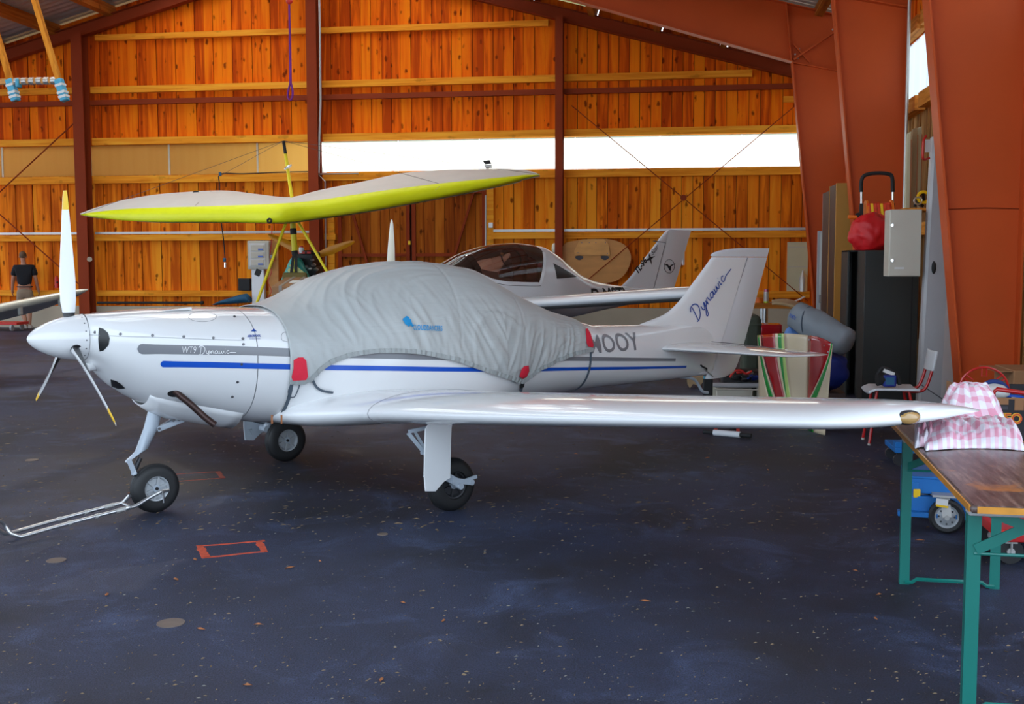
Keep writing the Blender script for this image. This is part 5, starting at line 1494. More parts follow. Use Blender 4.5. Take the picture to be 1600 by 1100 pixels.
# meter cabinet on a white post board
c, s = span_box(387, 420, 376, 421, 24.85, .22)
mc = thing('meter_cabinet', 'beige electric meter cabinet with clear door on the back wall by the trike', 'cabinet', (c.x, c.y, c.z - s[2] / 2))
boxed('cabinet_body', M['beige'], c, s, mc, bevel=.02)
cc, ss = span_box(390, 414, 380, 417, 24.83, .02); boxed('clear_door', M['paper'], cc, ss, mc)
for y0, y1 in ((383, 392), (394, 403), (406, 415)):
    cc, ss = span_box(392, 412, y0, y1, 24.81, .02); boxed('fuse_row', M['beige'], cc, ss, mc)
    cc, ss = span_box(403, 411, (y0 + y1) / 2 + 1, y1 - 1, 24.80, .012); boxed('breaker', M['blue_stripe'], cc, ss, mc)
cc, ss = span_box(394, 412, 421, 478, 24.92, .12); boxed('cable_duct', M['white2'], cc, ss, mc)
cc, ss = span_box(420, 434, 376, 461, 25.0, .05); boxed('back_board', M['ply'], cc, ss, mc)
one('socket_outlet', M['tag_red'], lambda b: b.cyl(at_y(426, 406, 24.97), at_y(426, 406, 24.85), .05, n=14), mc, world=True)
one('socket_cover', M['screw'], lambda b: b.box(at_y(426, 401, 24.93), (.09, .1, .08)), mc, world=True)
one('red_cable', M['tag_red'], lambda b: b.tube(smooth_pts([at_y(425, 352, 24.9), at_y(424, 380, 24.9), at_y(421, 410, 24.9), at_y(424, 425, 24.88), at_y(419, 440, 24.88), at_y(424, 455, 24.88), at_y(418, 465, 24.88)], 5), .010, 6), mc, world=True)
c, s = span_box(372, 390, 435, 454, 25.0, .14)
boxed('speaker_box', M['black'], c, s, None, bevel=.012)
tag(bpy.data.objects['speaker_box'], 'small black box fixed to the back wall beside the meter cabinet', 'box')
# rolled blue tarp on the plinth ledge
p0, p1 = at_y(336, 478, 24.9), at_y(391, 474, 24.9)
tb = MB()
tb.loft([[p0.lerp(p1, u) + V((0, .16 * math.cos(a), .02 + h_ * (.5 + .5 * math.sin(a)))) for a in [2 * math.pi * i / 14 for i in range(14)]] for u, h_ in ((0, .03), (.15, .09), (.4, .14), (.7, .20), (.9, .22), (1, .12))])
tag(tb.build('folded_tarp', M['tarp'], None, smooth=60), 'folded dark blue tarpaulin on the wall ledge behind the engine cowling', 'tarpaulin')
# low rack behind the cowling that carries the tarp
c, s = grounded(320, 440, 479, 24.75, .32)
rk = thing('storage_bench', 'low grey bench along the back wall under the blue tarpaulin', 'bench', (c.x, c.y, 0))
boxed('bench_top', M['concrete'], V((c.x, c.y, c.z * 2 - .03)), (s[0], s[1], .05), rk)
for sx in (-1, 1): boxed('leg', M['zinc'], V((c.x + sx * (s[0] / 2 - .06), c.y, c.z - .02)), (.05, s[1] - .04, c.z * 2 - .08), rk)
# black pole lying along the wall
tag(one('black_pole', M['black'], lambda b: (b.cyl(at_y(152, 473, 24.93), at_y(314, 473, 24.93), .028, n=10), b.cyl(at_y(314, 473, 24.93), at_y(318, 473, 24.93), .04, n=10))), 'long black pole lying along the foot of the back wall', 'pole')
tag(bpy.data.objects['black_pole'], kind=None)
for px_ in (185, 290): boxed('pole_bracket', M['steel_dk'], at_y(px_, 475.5, 24.98), (.04, .16, .02), wall_back)
# hanging cable with blue clips
hg = thing('hanging_cable', 'black cable with blue clips hanging down in front of the back wall', 'cable', at_y(352, 416, 24.85))
one('cable_run', M['black'], lambda b: b.tube(smooth_pts([at_y(490, 268, 24.9), at_y(440, 269, 24.88), at_y(380, 271.5, 24.88), at_y(345, 272, 24.88), at_y(343, 290, 24.86), at_y(345, 340, 24.86), at_y(349, 372, 24.86), at_y(352, 408, 24.86)], 5), .013, 7), hg, world=True)
for p in ((344, 272), (351, 406)): one('clip', M['tarp'], lambda b: b.box(at_y(*p, 24.84), (.06, .05, .09)), hg, world=True, bevel=.01)
one('plug', M['chrome'], lambda b: b.cyl(at_y(352, 410, 24.86), at_y(352, 418, 24.86), .03, n=10), hg, world=True)
# purple lifting sling
sl = thing('lifting_sling', 'purple lifting sling hanging from the roof in front of the upper boards', 'sling', at_y(453, 155, 22.0))
one('webbing', M['purple'], lambda b: (b.tube([at_y(452, -12, 22), at_y(452, 12, 22), at_y(453, 60, 22), at_y(454, 130, 22)], [.02, .022, .026, .03], 6), b.tube(smooth_pts([at_y(454, 128, 22), at_y(450.5, 142, 22), at_y(450, 152, 22), at_y(454, 156, 22), at_y(457, 150, 22), at_y(457, 140, 22), at_y(454, 128, 22)], 4), .022, 6)), sl, world=True)
one('hook', M['tag_red'], lambda b: b.ball(at_y(452, 2, 21.95), (.07, .05, .06)), sl, world=True)
one('suspension_rope', M['purple'], lambda b: b.cyl(at_y(452, -12, 22), V((at_y(452, -12, 22).x, 22, roof_z(at_y(452, -12, 22).x) - .02)), .02, n=6), sl, world=True)
# padded cradle of battens hanging from the roof, upper left
cr_ = thing('padded_cradle', 'wooden batten cradle with light blue foam ends hanging from the roof', 'cradle', at_y(60, 162, 17.0))
YC = 17.0
bt = [((52, -6), (102, 158)), ((-22, -6), (25, 158))]
for (a, b_) in bt:
    pa, pb = at_y(*a, YC), at_y(*b_, YC)
    up_ = pa + (pa - pb).normalized() * ((roof_z(pa.x - .4) - .42 - pa.z) / (pa - pb).normalized().z)
    one('batten', M['plank'], lambda b: b.bar(up_, pb, .07, .10, (0, 1, 0)), cr_, world=True, smooth=0)
    u1 = pb.lerp(pa, .21)
    one('foam_end', M['foam'], lambda b: b.bar(u1, pb, .12, .13, (0, 1, 0)), cr_, world=True, bevel=.02)
    for u in (.03, .07, .14):
        o_ = pb.lerp(pa, u); o2 = pb.lerp(pa, u + .022)
        one('wrap_tape', M['paper'], lambda b: b.bar(o_, o2, .128, .138, (0, 1, 0)), cr_, world=True)
one('cross_bar', M['ply'], lambda b: b.bar(at_y(-8, 128, YC), at_y(92, 126, YC), .09, .09), cr_, world=True, bevel=.01)
for k in range(6):
    u = .32 + k * .115
    pa, pb = at_y(-8, 128, YC), at_y(92, 126, YC)
    one('foil_wrap', M['foil'], lambda b: b.cyl(pa.lerp(pb, u), pa.lerp(pb, u + .075), .062, n=10), cr_, world=True)
one('foam_end', M['foam'], lambda b: b.box(at_y(29, 130, YC - .02), (.06, .12, .14)), cr_, world=True, bevel=.02)
# floodlight above the rail
fl = thing('floodlight', 'small floodlight on the rail under the bright translucent band', 'lamp', at_y(760, 262, 25.0))
one('lamp_housing', M['black'], lambda b: b.loft([[at_y(754, 251, 25.0), at_y(765, 250, 25.0), at_y(768, 256, 25.0), at_y(758, 257, 25.0)], [p + V((0, .12, .02)) for p in (at_y(755, 252, 25.0), at_y(764, 251, 25.0), at_y(766, 256, 25.0), at_y(759, 256, 25.0))]]), fl, world=True)
one('lamp_glass', M['galv'], lambda b: b.prism([at_y(756, 258, 24.97), at_y(768, 257, 24.97), at_y(768, 262, 24.97), at_y(759, 262, 24.97)], (0, .08, 0)), fl, world=True)
one('lamp_bracket', M['galv'], lambda b: b.box(at_y(762, 263, 25.06), (.05, .2, .05)), fl, world=True)
# plywood form hung on the wall
pf = thing('plywood_form', 'rounded plywood form with a smaller plate on it hung on the back wall', 'plywood', at_y(935, 441, 25.05))
ol = smooth_pts([at_y(*p, 25.04) for p in ((893, 377), (940, 373), (970, 379), (984, 393), (985, 410), (975, 430), (955, 441), (920, 442), (895, 436), (878, 420), (876, 398), (880, 384))], 4, True)
one('form_board', M['ply'], lambda b: b.prism(ol, (0, .02, 0)), pf, world=True, smooth=0)
one('form_plate', M['ply2'], lambda b: b.prism([at_y(*p, 25.0) for p in ((905, 376), (910, 374), (944, 374), (951, 382), (953, 399), (898, 399), (897, 392))], (0, .02, 0)), pf, world=True, smooth=0)
for px_ in (905, 945): one('slot', M['gap'], lambda b: b.prism(smooth_pts([at_y(px_ + dx, 402 + dy, 25.03) for dx, dy in ((-5, -2), (5, -2), (6, 1), (2, 4), (-2, 4), (-6, 1))], 2, True), (0, .006, 0)), pf, world=True)
for px_, py_ in ((909, 379), (921, 379), (931, 379), (946, 379), (903, 395), (949, 396)): one('screw', M['screw'], lambda b: b.cyl(at_y(px_, py_, 24.99), at_y(px_, py_, 25.0), .012, n=8), pf, world=True)
one('dust_mask', M['cream'], lambda b: b.ball(at_y(866, 388, 25.0), (.06, .05, .12)), pf, world=True)
# low red trolley by the person
rt_ = thing('red_trolley', 'low red trolley with small castors at the far left by the wall', 'trolley', at_z(0, 516))
c0_ = at_z(2, 516); 
boxed('platform', M['tag_red'], c0_ + V((-.1, 0, .17)), (1.3, .5, .06), rt_)
boxed('rear_box', M['tag_red'], c0_ + V((-.5, .1, .24)), (.5, .4, .10), rt_)
for dx, dy in ((-.6, -.2), (.4, -.2), (-.6, .2), (.4, .2)): one('castor', M['rim'], lambda b: (b.cyl(c0_ + V((dx - .02, dy, .07)), c0_ + V((dx + .02, dy, .07)), .07, n=14), b.box(c0_ + V((dx, dy, .12)), (.03, .06, .06))), rt_, world=True)
# fire extinguisher behind the wing
fx = thing('fire_extinguisher', 'small red fire extinguisher on the back wall left of the propeller', 'extinguisher', at_y(89, 448, 25.1))
one('cylinder', M['tag_red'], lambda b: b.lathe([(0, .05), (.22, .05), (.27, .03), (.30, .015)], at_y(89, 450, 25.1), (0, 0, 1), 14), fx, world=True)
one('valve', M['black'], lambda b: b.box(at_y(89, 441, 25.08), (.06, .05, .04)), fx, world=True)
boxed('wall_bracket', M['black'], at_y(89, 447, 25.16), (.06, .14, .05), fx)
# carton by the trike
cb_ = thing('cardboard_carton', 'tall brown cardboard carton closed with grey tape in front of the trike', 'carton', at_z(455, 410 + FPX * CH / 19.4))
c, s = grounded(424, 474, 447, 19.0, .75)
one('carton_body', M['cardboard'], lambda b: b.prism([(c.x - s[0] / 2, 19.0, 0), (c.x - s[0] / 2, 19.0, s[2]), (c.x - s[0] / 2, 19.75, s[2] + .15), (c.x - s[0] / 2, 19.75, 0)], (s[0], 0, 0)), cb_, world=True, bevel=.01)
for u in (.28, .62): one('tape_strip', M['tape'], lambda b: b.bar((c.x + s[0] * (u - .5), 19.0, s[2] + .004), (c.x + s[0] * (u - .5), 19.75, s[2] + .154), .06, .005), cb_, world=True); boxed('tape_strip', M['tape'], c + V((s[0] * (u - .5), -s[1] / 2 - .001, s[2] / 2 - .1)), (.06, .006, .2), cb_, bevel=0)
one('address_label', M['paper'], lambda b: b.bar((c.x + .02, 19.25, s[2] + .056), (c.x + .02, 19.45, s[2] + .096), .16, .006), cb_, world=True)

# ------------------------------------------------------------------ right side: workbench corner
M['bench'] = wood('bench timber', (.62, .25, .05), (.48, .16, .025), (.3, .09, .012), grain=(.6, 9, 9), knots=.2, rnd=.2)
M['olivebox'] = mat('olive green box', (.040, .050, .030), .7, var=.15)
M['ochre'] = mat('ochre laminate', (.46, .215, .025), .55, var=.06)
M['brown'] = mat('dark brown laminate', (.060, .030, .022), .5, var=.1)
M['panelgrey'] = mat('grey door panel', (.42, .42, .43), .45, var=.06)
M['locker'] = mat('anthracite locker', (.022, .024, .022), .5, var=.12)
M['redbag'] = mat('red nylon sack', (.62, .006, .010), .5, var=.12, bump=.5, bscale=9)
M['orange'] = mat('orange plastic', (.85, .18, .01), .45, var=.05)
M['flare'] = mat('red and yellow tape', (.75, .05, .01), .35, var=.4, scale=25)
M['greybag'] = mat('grey canvas roll', (.20, .225, .25), .7, var=.12, scale=4, bump=.5, bscale=10)
M['royal'] = mat('royal blue bag', (.006, .025, .22), .6, var=.2, bump=.4, bscale=10)
M['skyblue'] = mat('pale blue cloth', (.10, .22, .52), .7, var=.15, bump=.3)
M['tan'] = mat('tan leather', (.36, .24, .12), .6, var=.15, bump=.3, bscale=14)
M['cowl_cream'] = mat('cream cowl paint', (.66, .54, .36), .16, var=.03, coat=.7)
M['cowl_red'] = mat('deep red cowl paint', (.36, .005, .008), .16, var=.04, coat=.7)
M['cowl_green'] = mat('green cowl stripe', (.006, .26, .03), .16, var=.04, coat=.7)
M['cowl_lime'] = mat('lime cowl stripe', (.45, .62, .16), .16, var=.04, coat=.7)
wb = thing('workbench', 'wooden workbench with chrome legs in the right rear corner', 'workbench', (at_y(1220, 475, 19.3).x, 19.6, 0))
c, s = span_box(1172, 1262, 474, 482, 19.2, .7)
boxed('bench_top', M['bench'], c, s, wb)
for px_ in (1196, 1256):
    for dy in (.05, .6):
        p = at_y(px_, 482, 19.2); one('leg', M['chrome'], lambda b: b.cyl((p.x, 19.2 + dy, 0), (p.x, 19.2 + dy, p.z), .05, n=18), wb, world=True)
bz = c.z + s[2] / 2
cn = thing('drinks_can', 'pink and lime drinks can standing on the workbench', 'can', (at_y(1197, 474, 19.35).x, 19.35, bz))
p = V((at_y(1197, 474, 19.35).x, 19.35, bz))
M['canpink'] = mat('pink can print', (.42, .10, .16), .3, metal=.4, var=.2); M['canlime'] = mat('lime can print', (.42, .62, .05), .3, metal=.4)
one('can_body', [M['galv'], M['canpink'], M['canlime']], lambda b: (b.cyl(p, p + V((0, 0, .03)), .04, n=16, mi=2), b.cyl(p + V((0, 0, .03)), p + V((0, 0, .19)), .042, n=16, mi=0), b.cyl(p + V((0, 0, .19)), p + V((0, 0, .235)), .042, .036, n=16, mi=1)), cn, world=True)
tr = one('tape_roll', M['orange'], lambda b: b.cyl(V((at_y(1185, 470, 19.4).x, 19.4, bz)), V((at_y(1185, 470, 19.4).x, 19.4, bz + .09)), .07, n=18)); tag(tr, 'orange roll of tape on the workbench beside the can', 'tape')
for k, (px_, dz) in enumerate(((1215, .0), (1240, .004))):
    o_ = one('paper_sheet', M['paper'] if k else M['tan'], lambda b: b.grid(6, 4, lambda u, v: V((at_y(px_, 470, 19.5).x - .12 + .3 * u, 19.35 + .3 * v, bz + .004 + dz + (.10 * u * u if k else .02 * u)))), solid=.003)
    tag(o_, ('tan sheet lying on the workbench', 'curled white sheet of paper on the workbench')[k], 'paper')
# cream board on the wall with a bottle
cbo = thing('cream_board', 'cream board leaning on the back wall in the right corner', 'board', at_y(1246, 457, 25.1))
c, s = span_box(1229, 1263, 378, 455, 25.265, .03); c.z += (.912 - (c.z - s[2] / 2)) / 2; s = (s[0], s[1], 2 * (c.z - .912)); boxed('board_panel', M['creamboard'], c, s, cbo)
for yy in (386, 417): boxed('board_line', M['beige'], V((c.x, 25.262, at_y(1246, yy, 25.1).z)), (s[0], .008, .02), cbo, bevel=0)
p = at_y(1255, 456, 25.06); p.z = .91
bo = one('glass_bottle', M['zinc'], lambda b: b.lathe([(0, .08), (.28, .085), (.36, .05), (.42, .025), (.46, .025)], V((p.x, 25.165, .911)), (0, 0, 1), 16)); tag(bo, 'grey bottle standing on the wall rail in front of the cream board', 'bottle')
# tall boards leaning between the frames
td = thing('tall_wardrobe', 'tall ochre-fronted wardrobe with dark brown side between the steel frames', 'wardrobe', (at_y(1320, 400, 16.0).x, 16.4, 0))
c, s = grounded(1307, 1372, 286, 15.75, .05); boxed('front_board', M['ochre'], c, s, td)
xl_ = c.x - s[0] / 2; zt_ = c.z * 2
boxed('side_board', M['brown'], V((xl_ + .02, 16.10, zt_ / 2 - .005)), (.04, .55, zt_ - .01), td)
boxed('edge_strip', M['ochre'], V((xl_ + .018, 16.40, zt_ / 2)), (.045, .025, zt_), td)
boxed('side_board', M['brown'], V((xl_ + .02, 16.78, zt_ / 2 - .03)), (.04, .66, zt_ - .06), td)
boxed('back_board', M['panelgrey'], V((xl_ + .22, 17.12, zt_ / 2 - .03)), (.44, .02, zt_ - .06), td)
gp = thing('leaning_profile', 'narrow grey door frame profile with a lock plate standing beside the tall wardrobe', 'plank', (at_y(1282, 400, 17.4).x, 17.4, 0))  # a length of grey door frame profile, stood on end
c, s = grounded(1278, 1289, 361, 17.25, .06); boxed('profile', M['panelgrey'], c, s, gp); boxed('profile_groove', M['zinc'], c + V((0, -.035, 0)), (.03, .01, s[2] - .05), gp)
one('lock_plate', M['chrome'], lambda b: b.box(at_y(1282, 467, 17.2), (.05, .03, .12)), gp, world=True)
# anthracite lockers
lk = thing('locker', 'anthracite metal locker carrying the red sack beside the steel columns', 'locker', (at_y(1395, 500, 12.8).x, 13.0, 0))
c, s = grounded(1352, 1437, 391, 12.8, .5); boxed('locker_body', M['locker'], c, s, lk, bevel=.006); LKZ = c.z * 2; LKX = c.x
boxed('door_gap', M['black'], c + V((s[0] * .38, -s[1] / 2 - .001, -.02)), (.012, .006, s[2] - .08), lk, bevel=0)
lk2 = thing('locker', 'open-sided anthracite locker standing behind the one with the red sack', 'locker', (at_y(1340, 500, 13.5).x, 13.6, 0))
c, s = grounded(1325, 1395, 391, 13.45, .5)
zt_ = c.z * 2; x0_ = c.x - s[0] / 2
for dx in (0, .12): boxed('upright', M['locker'], V((x0_ + dx + .012, 13.70, zt_ / 2)), (.024, .5, zt_), lk2)
boxed('locker_body', M['locker'], V((x0_ + .12 + .2, 13.70, zt_ / 2)), (.38, .48, zt_ - .01), lk2)
boxed('locker_top', M['locker'], V((x0_ + .25, 13.70, zt_ - .01)), (.5, .5, .02), lk2)
boxed('locker_back', M['locker'], V((x0_ + .25, 13.94, zt_ / 2)), (.5, .02, zt_), lk2)
# red sack
def lump(b, c, r, amp, fr, seed, flat=None, nu=36, nv=22, rot=None):
    c, r = V(c), V(r)
    rings = []
    for i in range(nv + 1):
        ph = math.pi * (i / nv - .5) * .998; ring = []
        for j in range(nu):
            th = 2 * math.pi * j / nu
            d = V((math.cos(ph) * math.cos(th), math.cos(ph) * math.sin(th), math.sin(ph)))
            k = 1 + amp * noise.noise(d * fr + V((seed, 0, 0))) + amp * .5 * noise.noise(d * fr * 2.4 + V((0, seed, 0)))
            p = V((d.x * r.x * k, d.y * r.y * k, d.z * r.z * k))
            if rot is not None: p = rot @ p
            p = c + p
            if flat is not None and p.z < flat: p.z = flat
            ring.append(p)
        rings.append(ring)
    b.loft(rings, True, True)
pc_ = at_y(1361, 364, 12.95)
tag(one('nylon_sack', M['redbag'], lambda b: lump(b, (pc_.x, 12.97, LKZ + .18), (.25, .19, .235), .13, 2.0, 3.1, LKZ + .001, 64, 40), smooth=180), 'bulging red nylon sack lying on top of the anthracite locker', 'sack')
# reel trolley
YR = 13.3
rl = thing('reel_trolley', 'reel trolley with black grip handle and orange crank behind the red sack', 'trolley', at_y(1370, 385, YR))
hl = smooth_pts([at_y(*p, YR) for p in ((1345.5, 300), (1346, 283), (1350, 275), (1360, 271.5), (1375, 270.5), (1388, 272), (1394, 277), (1395, 300))], 4)
one('handle', M['black'], lambda b: b.tube(hl, .022, 8), rl, world=True)
for px_ in (1346, 1395): one('side_tube', M['alu'], lambda b: b.cyl(at_y(px_, 292, YR), at_y(px_, 320, YR), .014, n=8), rl, world=True)
zb_ = LKZ
for px_ in (1346, 1395):
    q = at_y(px_, 318, YR); one('side_frame', M['black'], lambda b: b.bar((q.x, YR, q.z), (q.x, YR, zt_ + .0), .04, .05, (0, 1, 0)), rl, world=True)
for px_ in (1353, 1392): one('reel_flange', M['orange'], lambda b: b.cyl(at_y(px_, 333, YR) - V((.012, 0, 0)), at_y(px_, 333, YR) + V((.012, 0, 0)), .15, n=24), rl, world=True)
one('reel_drum', M['flare'], lambda b: b.cyl(at_y(1354, 331, YR), at_y(1391, 331, YR), .11, n=18), rl, world=True)
for k in range(7):
    px_ = 1357 + k * 5; one('tape_end', M['yellow'] if k % 3 == 1 else M['flare'], lambda b: b.bar(at_y(px_, 318, YR - .12), at_y(px_ + 2, 337, YR - .14), .03, .01, (0, 1, 0)), rl, world=True)
one('crank', M['orange'], lambda b: b.cyl(at_y(1325, 339, YR - .05), at_y(1339, 339.5, YR - .05), .022, n=12), rl, world=True)
one('crank_arm', M['black'], lambda b: (b.bar(at_y(1339, 333, YR - .03), at_y(1343, 345, YR - .03), .04, .05, (0, 1, 0)), b.cyl(at_y(1338, 339, YR - .05), at_y(1353, 339, YR), .015, n=8)), rl, world=True)
# tall light grey panel with an oval handle, and the beige cabinet hung on its side
tp_ = thing('tall_grey_panel', 'tall light grey panel with black oval grip standing by the nearest column', 'cabinet', (at_y(1460, 600, 11.3).x, 11.35, 0))
xa, xb, xc = at_y(1438, 500, 11.2).x, at_y(1472, 500, 11.2).x, at_y(1500, 500, 11.35).x
zt2 = at_y(1455, 213, 11.2).z
one('panel_body', [M['panelgrey'], M['white2']], lambda b: (b.prism([(xa, 11.24, .0), (xa + .02, 11.2, .0), (xb, 11.2, .0), (xb, 11.34, .0), (xa, 11.34, .0)], (.075, 0, zt2), 0), b.prism([(xb, 11.2, .0), (xc, 11.30, .0), (xc, 11.34, .0), (xb, 11.34, .0)], (.075, 0, zt2), 1)), tp_, world=True, smooth=0)
one('oval_grip', M['black'], lambda b: b.ball(at_y(1459, 418, 11.2), (.022, .02, .062)), tp_, world=True)
one('panel_joint', M['gap'], lambda b: b.bar(at_y(1440, 602, 11.195), at_y(1472, 623, 11.195), .006, .008), tp_, world=True)
one('red_strap', M['tag_red'], lambda b: b.tube(smooth_pts([at_y(1447, 212, 11.15), at_y(1443, 222, 11.12), at_y(1442, 245, 11.12), at_y(1445, 249, 11.15), at_y(1452, 247, 11.18)], 4), .012, 6), tp_, world=True)
one('paper_tag', M['paper'], lambda b: b.box(at_y(1450, 228, 11.19), (.05, .01, .12)), tp_, world=True)
c, s = span_box(1388, 1440, 327, 432, 11.25, .26)
s = (xa - (c.x - s[0] / 2), s[1], s[2]); c = V(((xa + xa - s[0]) / 2, c.y, c.z))
ec = thing('electric_cabinet', 'beige steel electric cabinet with two small locks hung before the locker', 'cabinet', (c.x, c.y, c.z - s[2] / 2))
boxed('cabinet_body', M['beige'], c, s, ec, bevel=.006)
boxed('cabinet_door', M['beige'], c + V((0, -s[1] / 2 - .006, 0)), (s[0] - .01, .014, s[2] - .012), ec, bevel=.004)
for py_ in (352, 407): one('lock', M['chrome'], lambda b: (b.cyl(at_y(1394, py_, 11.235), at_y(1394, py_, 11.21), .014, n=12), b.box(at_y(1395, py_, 11.205), (.008, .01, .03))), ec, world=True)
boxed('type_label', M['paper'], at_y(1405, 419, 11.235), (.09, .006, .018), ec, bevel=0)
boxed('hanging_bracket', M['steel_dk'], c + V((s[0] / 2 - .10, .14, .2)), (.12, .05, .05), ec)
# things stored high against the right wall
rib = thing('wing_ribs', 'bundle of tan wing panels wrapped in cloth standing by the right wall', 'panels', (2.85, 14.3, 0))
for k, (px0, px1, py0, mt) in enumerate(((1416, 1424, 205, M['creamboard']), (1424, 1434, 198, M['tan']), (1431, 1441, 197, M['creamboard']))):
    p, q = at_y(px0, py0, 14.2 + .1 * k), at_y(px1, py0, 14.2 + .1 * k)
    one('wing_panel', mt, lambda b: b.prism([(p.x, 14.2 + .1 * k, 0), (q.x + .05, 14.2 + .1 * k, 0), (q.x, 14.2 + .1 * k, p.z), (p.x + .01, 14.2 + .1 * k, p.z - .03)], (0, .05, 0)), rib, world=True, bevel=.01)
    one('edge_strip', M['chip_red'], lambda b: b.bar((q.x + .02, 14.19 + .1 * k, .6), (q.x, 14.19 + .1 * k, p.z - .1), .012, .01, (0, 1, 0)), rib, world=True)
c, s = span_box(1424, 1445, 322, 326, 13.0, .5)
sh = thing('equipment_shelf', 'bracketed shelf behind the tall grey panel', 'shelf', (c.x + .2, 13.2, c.z))
boxed('shelf_board', M['beamy'], c + V((.35, 0, -.02)), (1.0, .5, .03), sh)
boxed('shelf_bracket', M['steel'], c + V((.8, 0, -.15)), (.04, .4, .3), sh)
hr = thing('climbing_harness', 'black and yellow harness lying on the shelf beyond the tall grey panel', 'harness', at_y(1436, 322, 13.1))
pz_ = c.z - .005
one('harness_strap', M['black'], lambda b: (b.tube(smooth_pts([V((at_y(1430, 300, 13.1).x + dx, 13.1 + dy, pz_ + dz)) for dx, dy, dz in ((0, 0, .02), (.03, .02, .12), (.08, 0, .17), (.1, .05, .08), (.05, -.05, .03), (.02, .04, .1), (.1, .03, .02))], 5), .018, 7)), hr, world=True)
one('buckle', M['alu'], lambda b: b.torus(V((at_y(1433, 300, 13.1).x, 13.04, pz_ + .08)), (0, 1, 0), .04, .01, 16, 6), hr, world=True)
one('yellow_loop', M['yellow'], lambda b: b.torus(V((at_y(1442, 300, 13.1).x, 13.06, pz_ + .12)), (0, 1, .2), .06, .018, 16, 6), hr, world=True)
# wooden shelf at the extreme right behind the nearest column
rs = thing('wall_shelf', 'timber shelf seen past the outer edge of the nearest steel column', 'shelf', (3.2, 11.0, 0))
for zz in (at_y(1596, 312, 10.9).z, at_y(1596, 600, 10.9).z):
    boxed('shelf_board', M['beamy'], V((3.35, 11.6, zz)), (.6, 2.2, .14), rs)
boxed('shelf_upright', M['beamy'], V((3.62, 10.6, 1.2)), (.08, .08, 2.4), rs)
boxed('shelf_upright', M['beamy'], V((3.62, 12.6, 1.2)), (.08, .08, 2.4), rs)

# ------------------------------------------------------------------ red, cream and green cowling standing on the floor
cw = thing('painted_cowling', 'red, cream and green painted cowling shell standing on the floor behind the wing', 'cowling', at_z(1235, 680))
CT = at_z(1240, 680).y
def cowl_side(b, pxl_t, pxr_t, pyt_l, pyt_r, pxl_b, pxr_b, bulge, bands, y0, nu=40, nv=26):
    """bands: list of (material, boundary at top, boundary at bottom) from left to right, boundaries 0..1"""
    def pt(u, v):
        pxt = pxl_t + (pxr_t - pxl_t) * u; pxb = pxl_b + (pxr_b - pxl_b) * u
        yc = y0 + .95 * (1301 - pxt) / 117
        yy = yc - bulge * math.sin(math.pi * (.08 + .9 * u)) * (1 - .25 * v)
        top = at_y(pxt, pyt_l + (pyt_r - pyt_l) * u - 3 * math.sin(math.pi * u), yy); bot = at_y(pxb, 640, yy)
        z = top.z * v; k = v
        return V((bot.x + (top.x - bot.x) * k, yy, z))
    edges = [0.0] + [None] * (len(bands) - 1) + [1.0]
    for bi, (mi, _, _) in enumerate(bands):
        def bound(i, v):
            if i <= 0: return 0.0
            if i >= len(bands): return 1.0
            t_, m_ = bands[i][1], bands[i][2]
            return t_ + (m_ - t_) * min(1.0, (1 - v) / .70) ** 1.7
        n = 6
        rows = []
        for j in range(nv + 1):
            v = j / nv; a, e = bound(bi, v), bound(bi + 1, v)
            rows.append([pt(a + (e - a) * i / n, v) for i in range(n + 1)])
        b.loft(rows, False, False, closed=False, mi=mi)
CM_ = [M['cowl_cream'], M['cowl_red'], M['cowl_green'], M['cowl_lime']]
one('cowl_shell', CM_, lambda b: cowl_side(b, 1184, 1263, 524, 524, 1187, 1263, .22, [(0, 0, 0), (2, .005, .20), (0, .035, .30), (1, .06, .34), (0, .34, .54), (2, .40, .57), (3, .47, .58), (0, .52, .66)], CT + .05), cw, world=True, smooth=70, solid=.006)
one('cowl_flank', CM_, lambda b: cowl_side(b, 1263, 1301, 524, 537, 1262, 1290, .04, [(1, 0, 0), (0, .93, .0), (2, .95, .06), (0, 1.0, .35)], CT + .04), cw, world=True, smooth=70, solid=.006)
one('cowl_back', CM_, lambda b: cowl_side(b, 1186, 1299, 530, 540, 1190, 1289, -.12, [(0, 0, 0)], CT + .22), cw, world=True, smooth=70, solid=.006)
for px_, py_ in ((1288, 540), (1294, 550), (1292, 573), (1290, 597), (1288, 540), (1264, 531), (1250, 530)):
    one('rivet', M['screw'], lambda b: b.cyl(at_y(px_, py_, CT + .005 + .95 * (1301 - px_) / 117), at_y(px_, py_, CT + .02 + .95 * (1301 - px_) / 117), .007, n=8), cw, world=True)
# bags on a low pallet box behind the cowling
pb = thing('pallet_box', 'low dark pallet box under the blue and grey bags', 'box', (at_y(1275, 600, 11.4).x, 11.6, 0))
xq0, xq1 = at_y(1226, 600, 11.4).x, at_y(1322, 600, 11.4).x
boxed('box_body', M['brown'], V(((xq0 + xq1) / 2, 11.65, .13)), (xq1 - xq0, .5, .24), pb)
for dx in (-.25, .25): boxed('runner', M['bench'], V(((xq0 + xq1) / 2 + dx, 11.65, .005)), (.08, .5, .012), pb)
tag(one('blue_duffel', M['royal'], lambda b: lump(b, ((xq0 + xq1) / 2 + .06, 11.62, .46), (.30, .22, .22), .12, 2.2, 5.5, .252), smooth=55), 'royal blue duffel bag squeezed behind the painted cowling', 'bag')
tag(one('pale_blue_bundle', M['skyblue'], lambda b: lump(b, V((at_y(1238, 512, 11.85).x, 11.8, .58)), (.115, .10, .34), .10, 2.2, 8.5, .252), smooth=55), 'pale blue cloth bundle under the grey canvas roll', 'bundle')
g0, g1 = at_y(1240, 490, 11.75), at_y(1327, 538, 11.35)
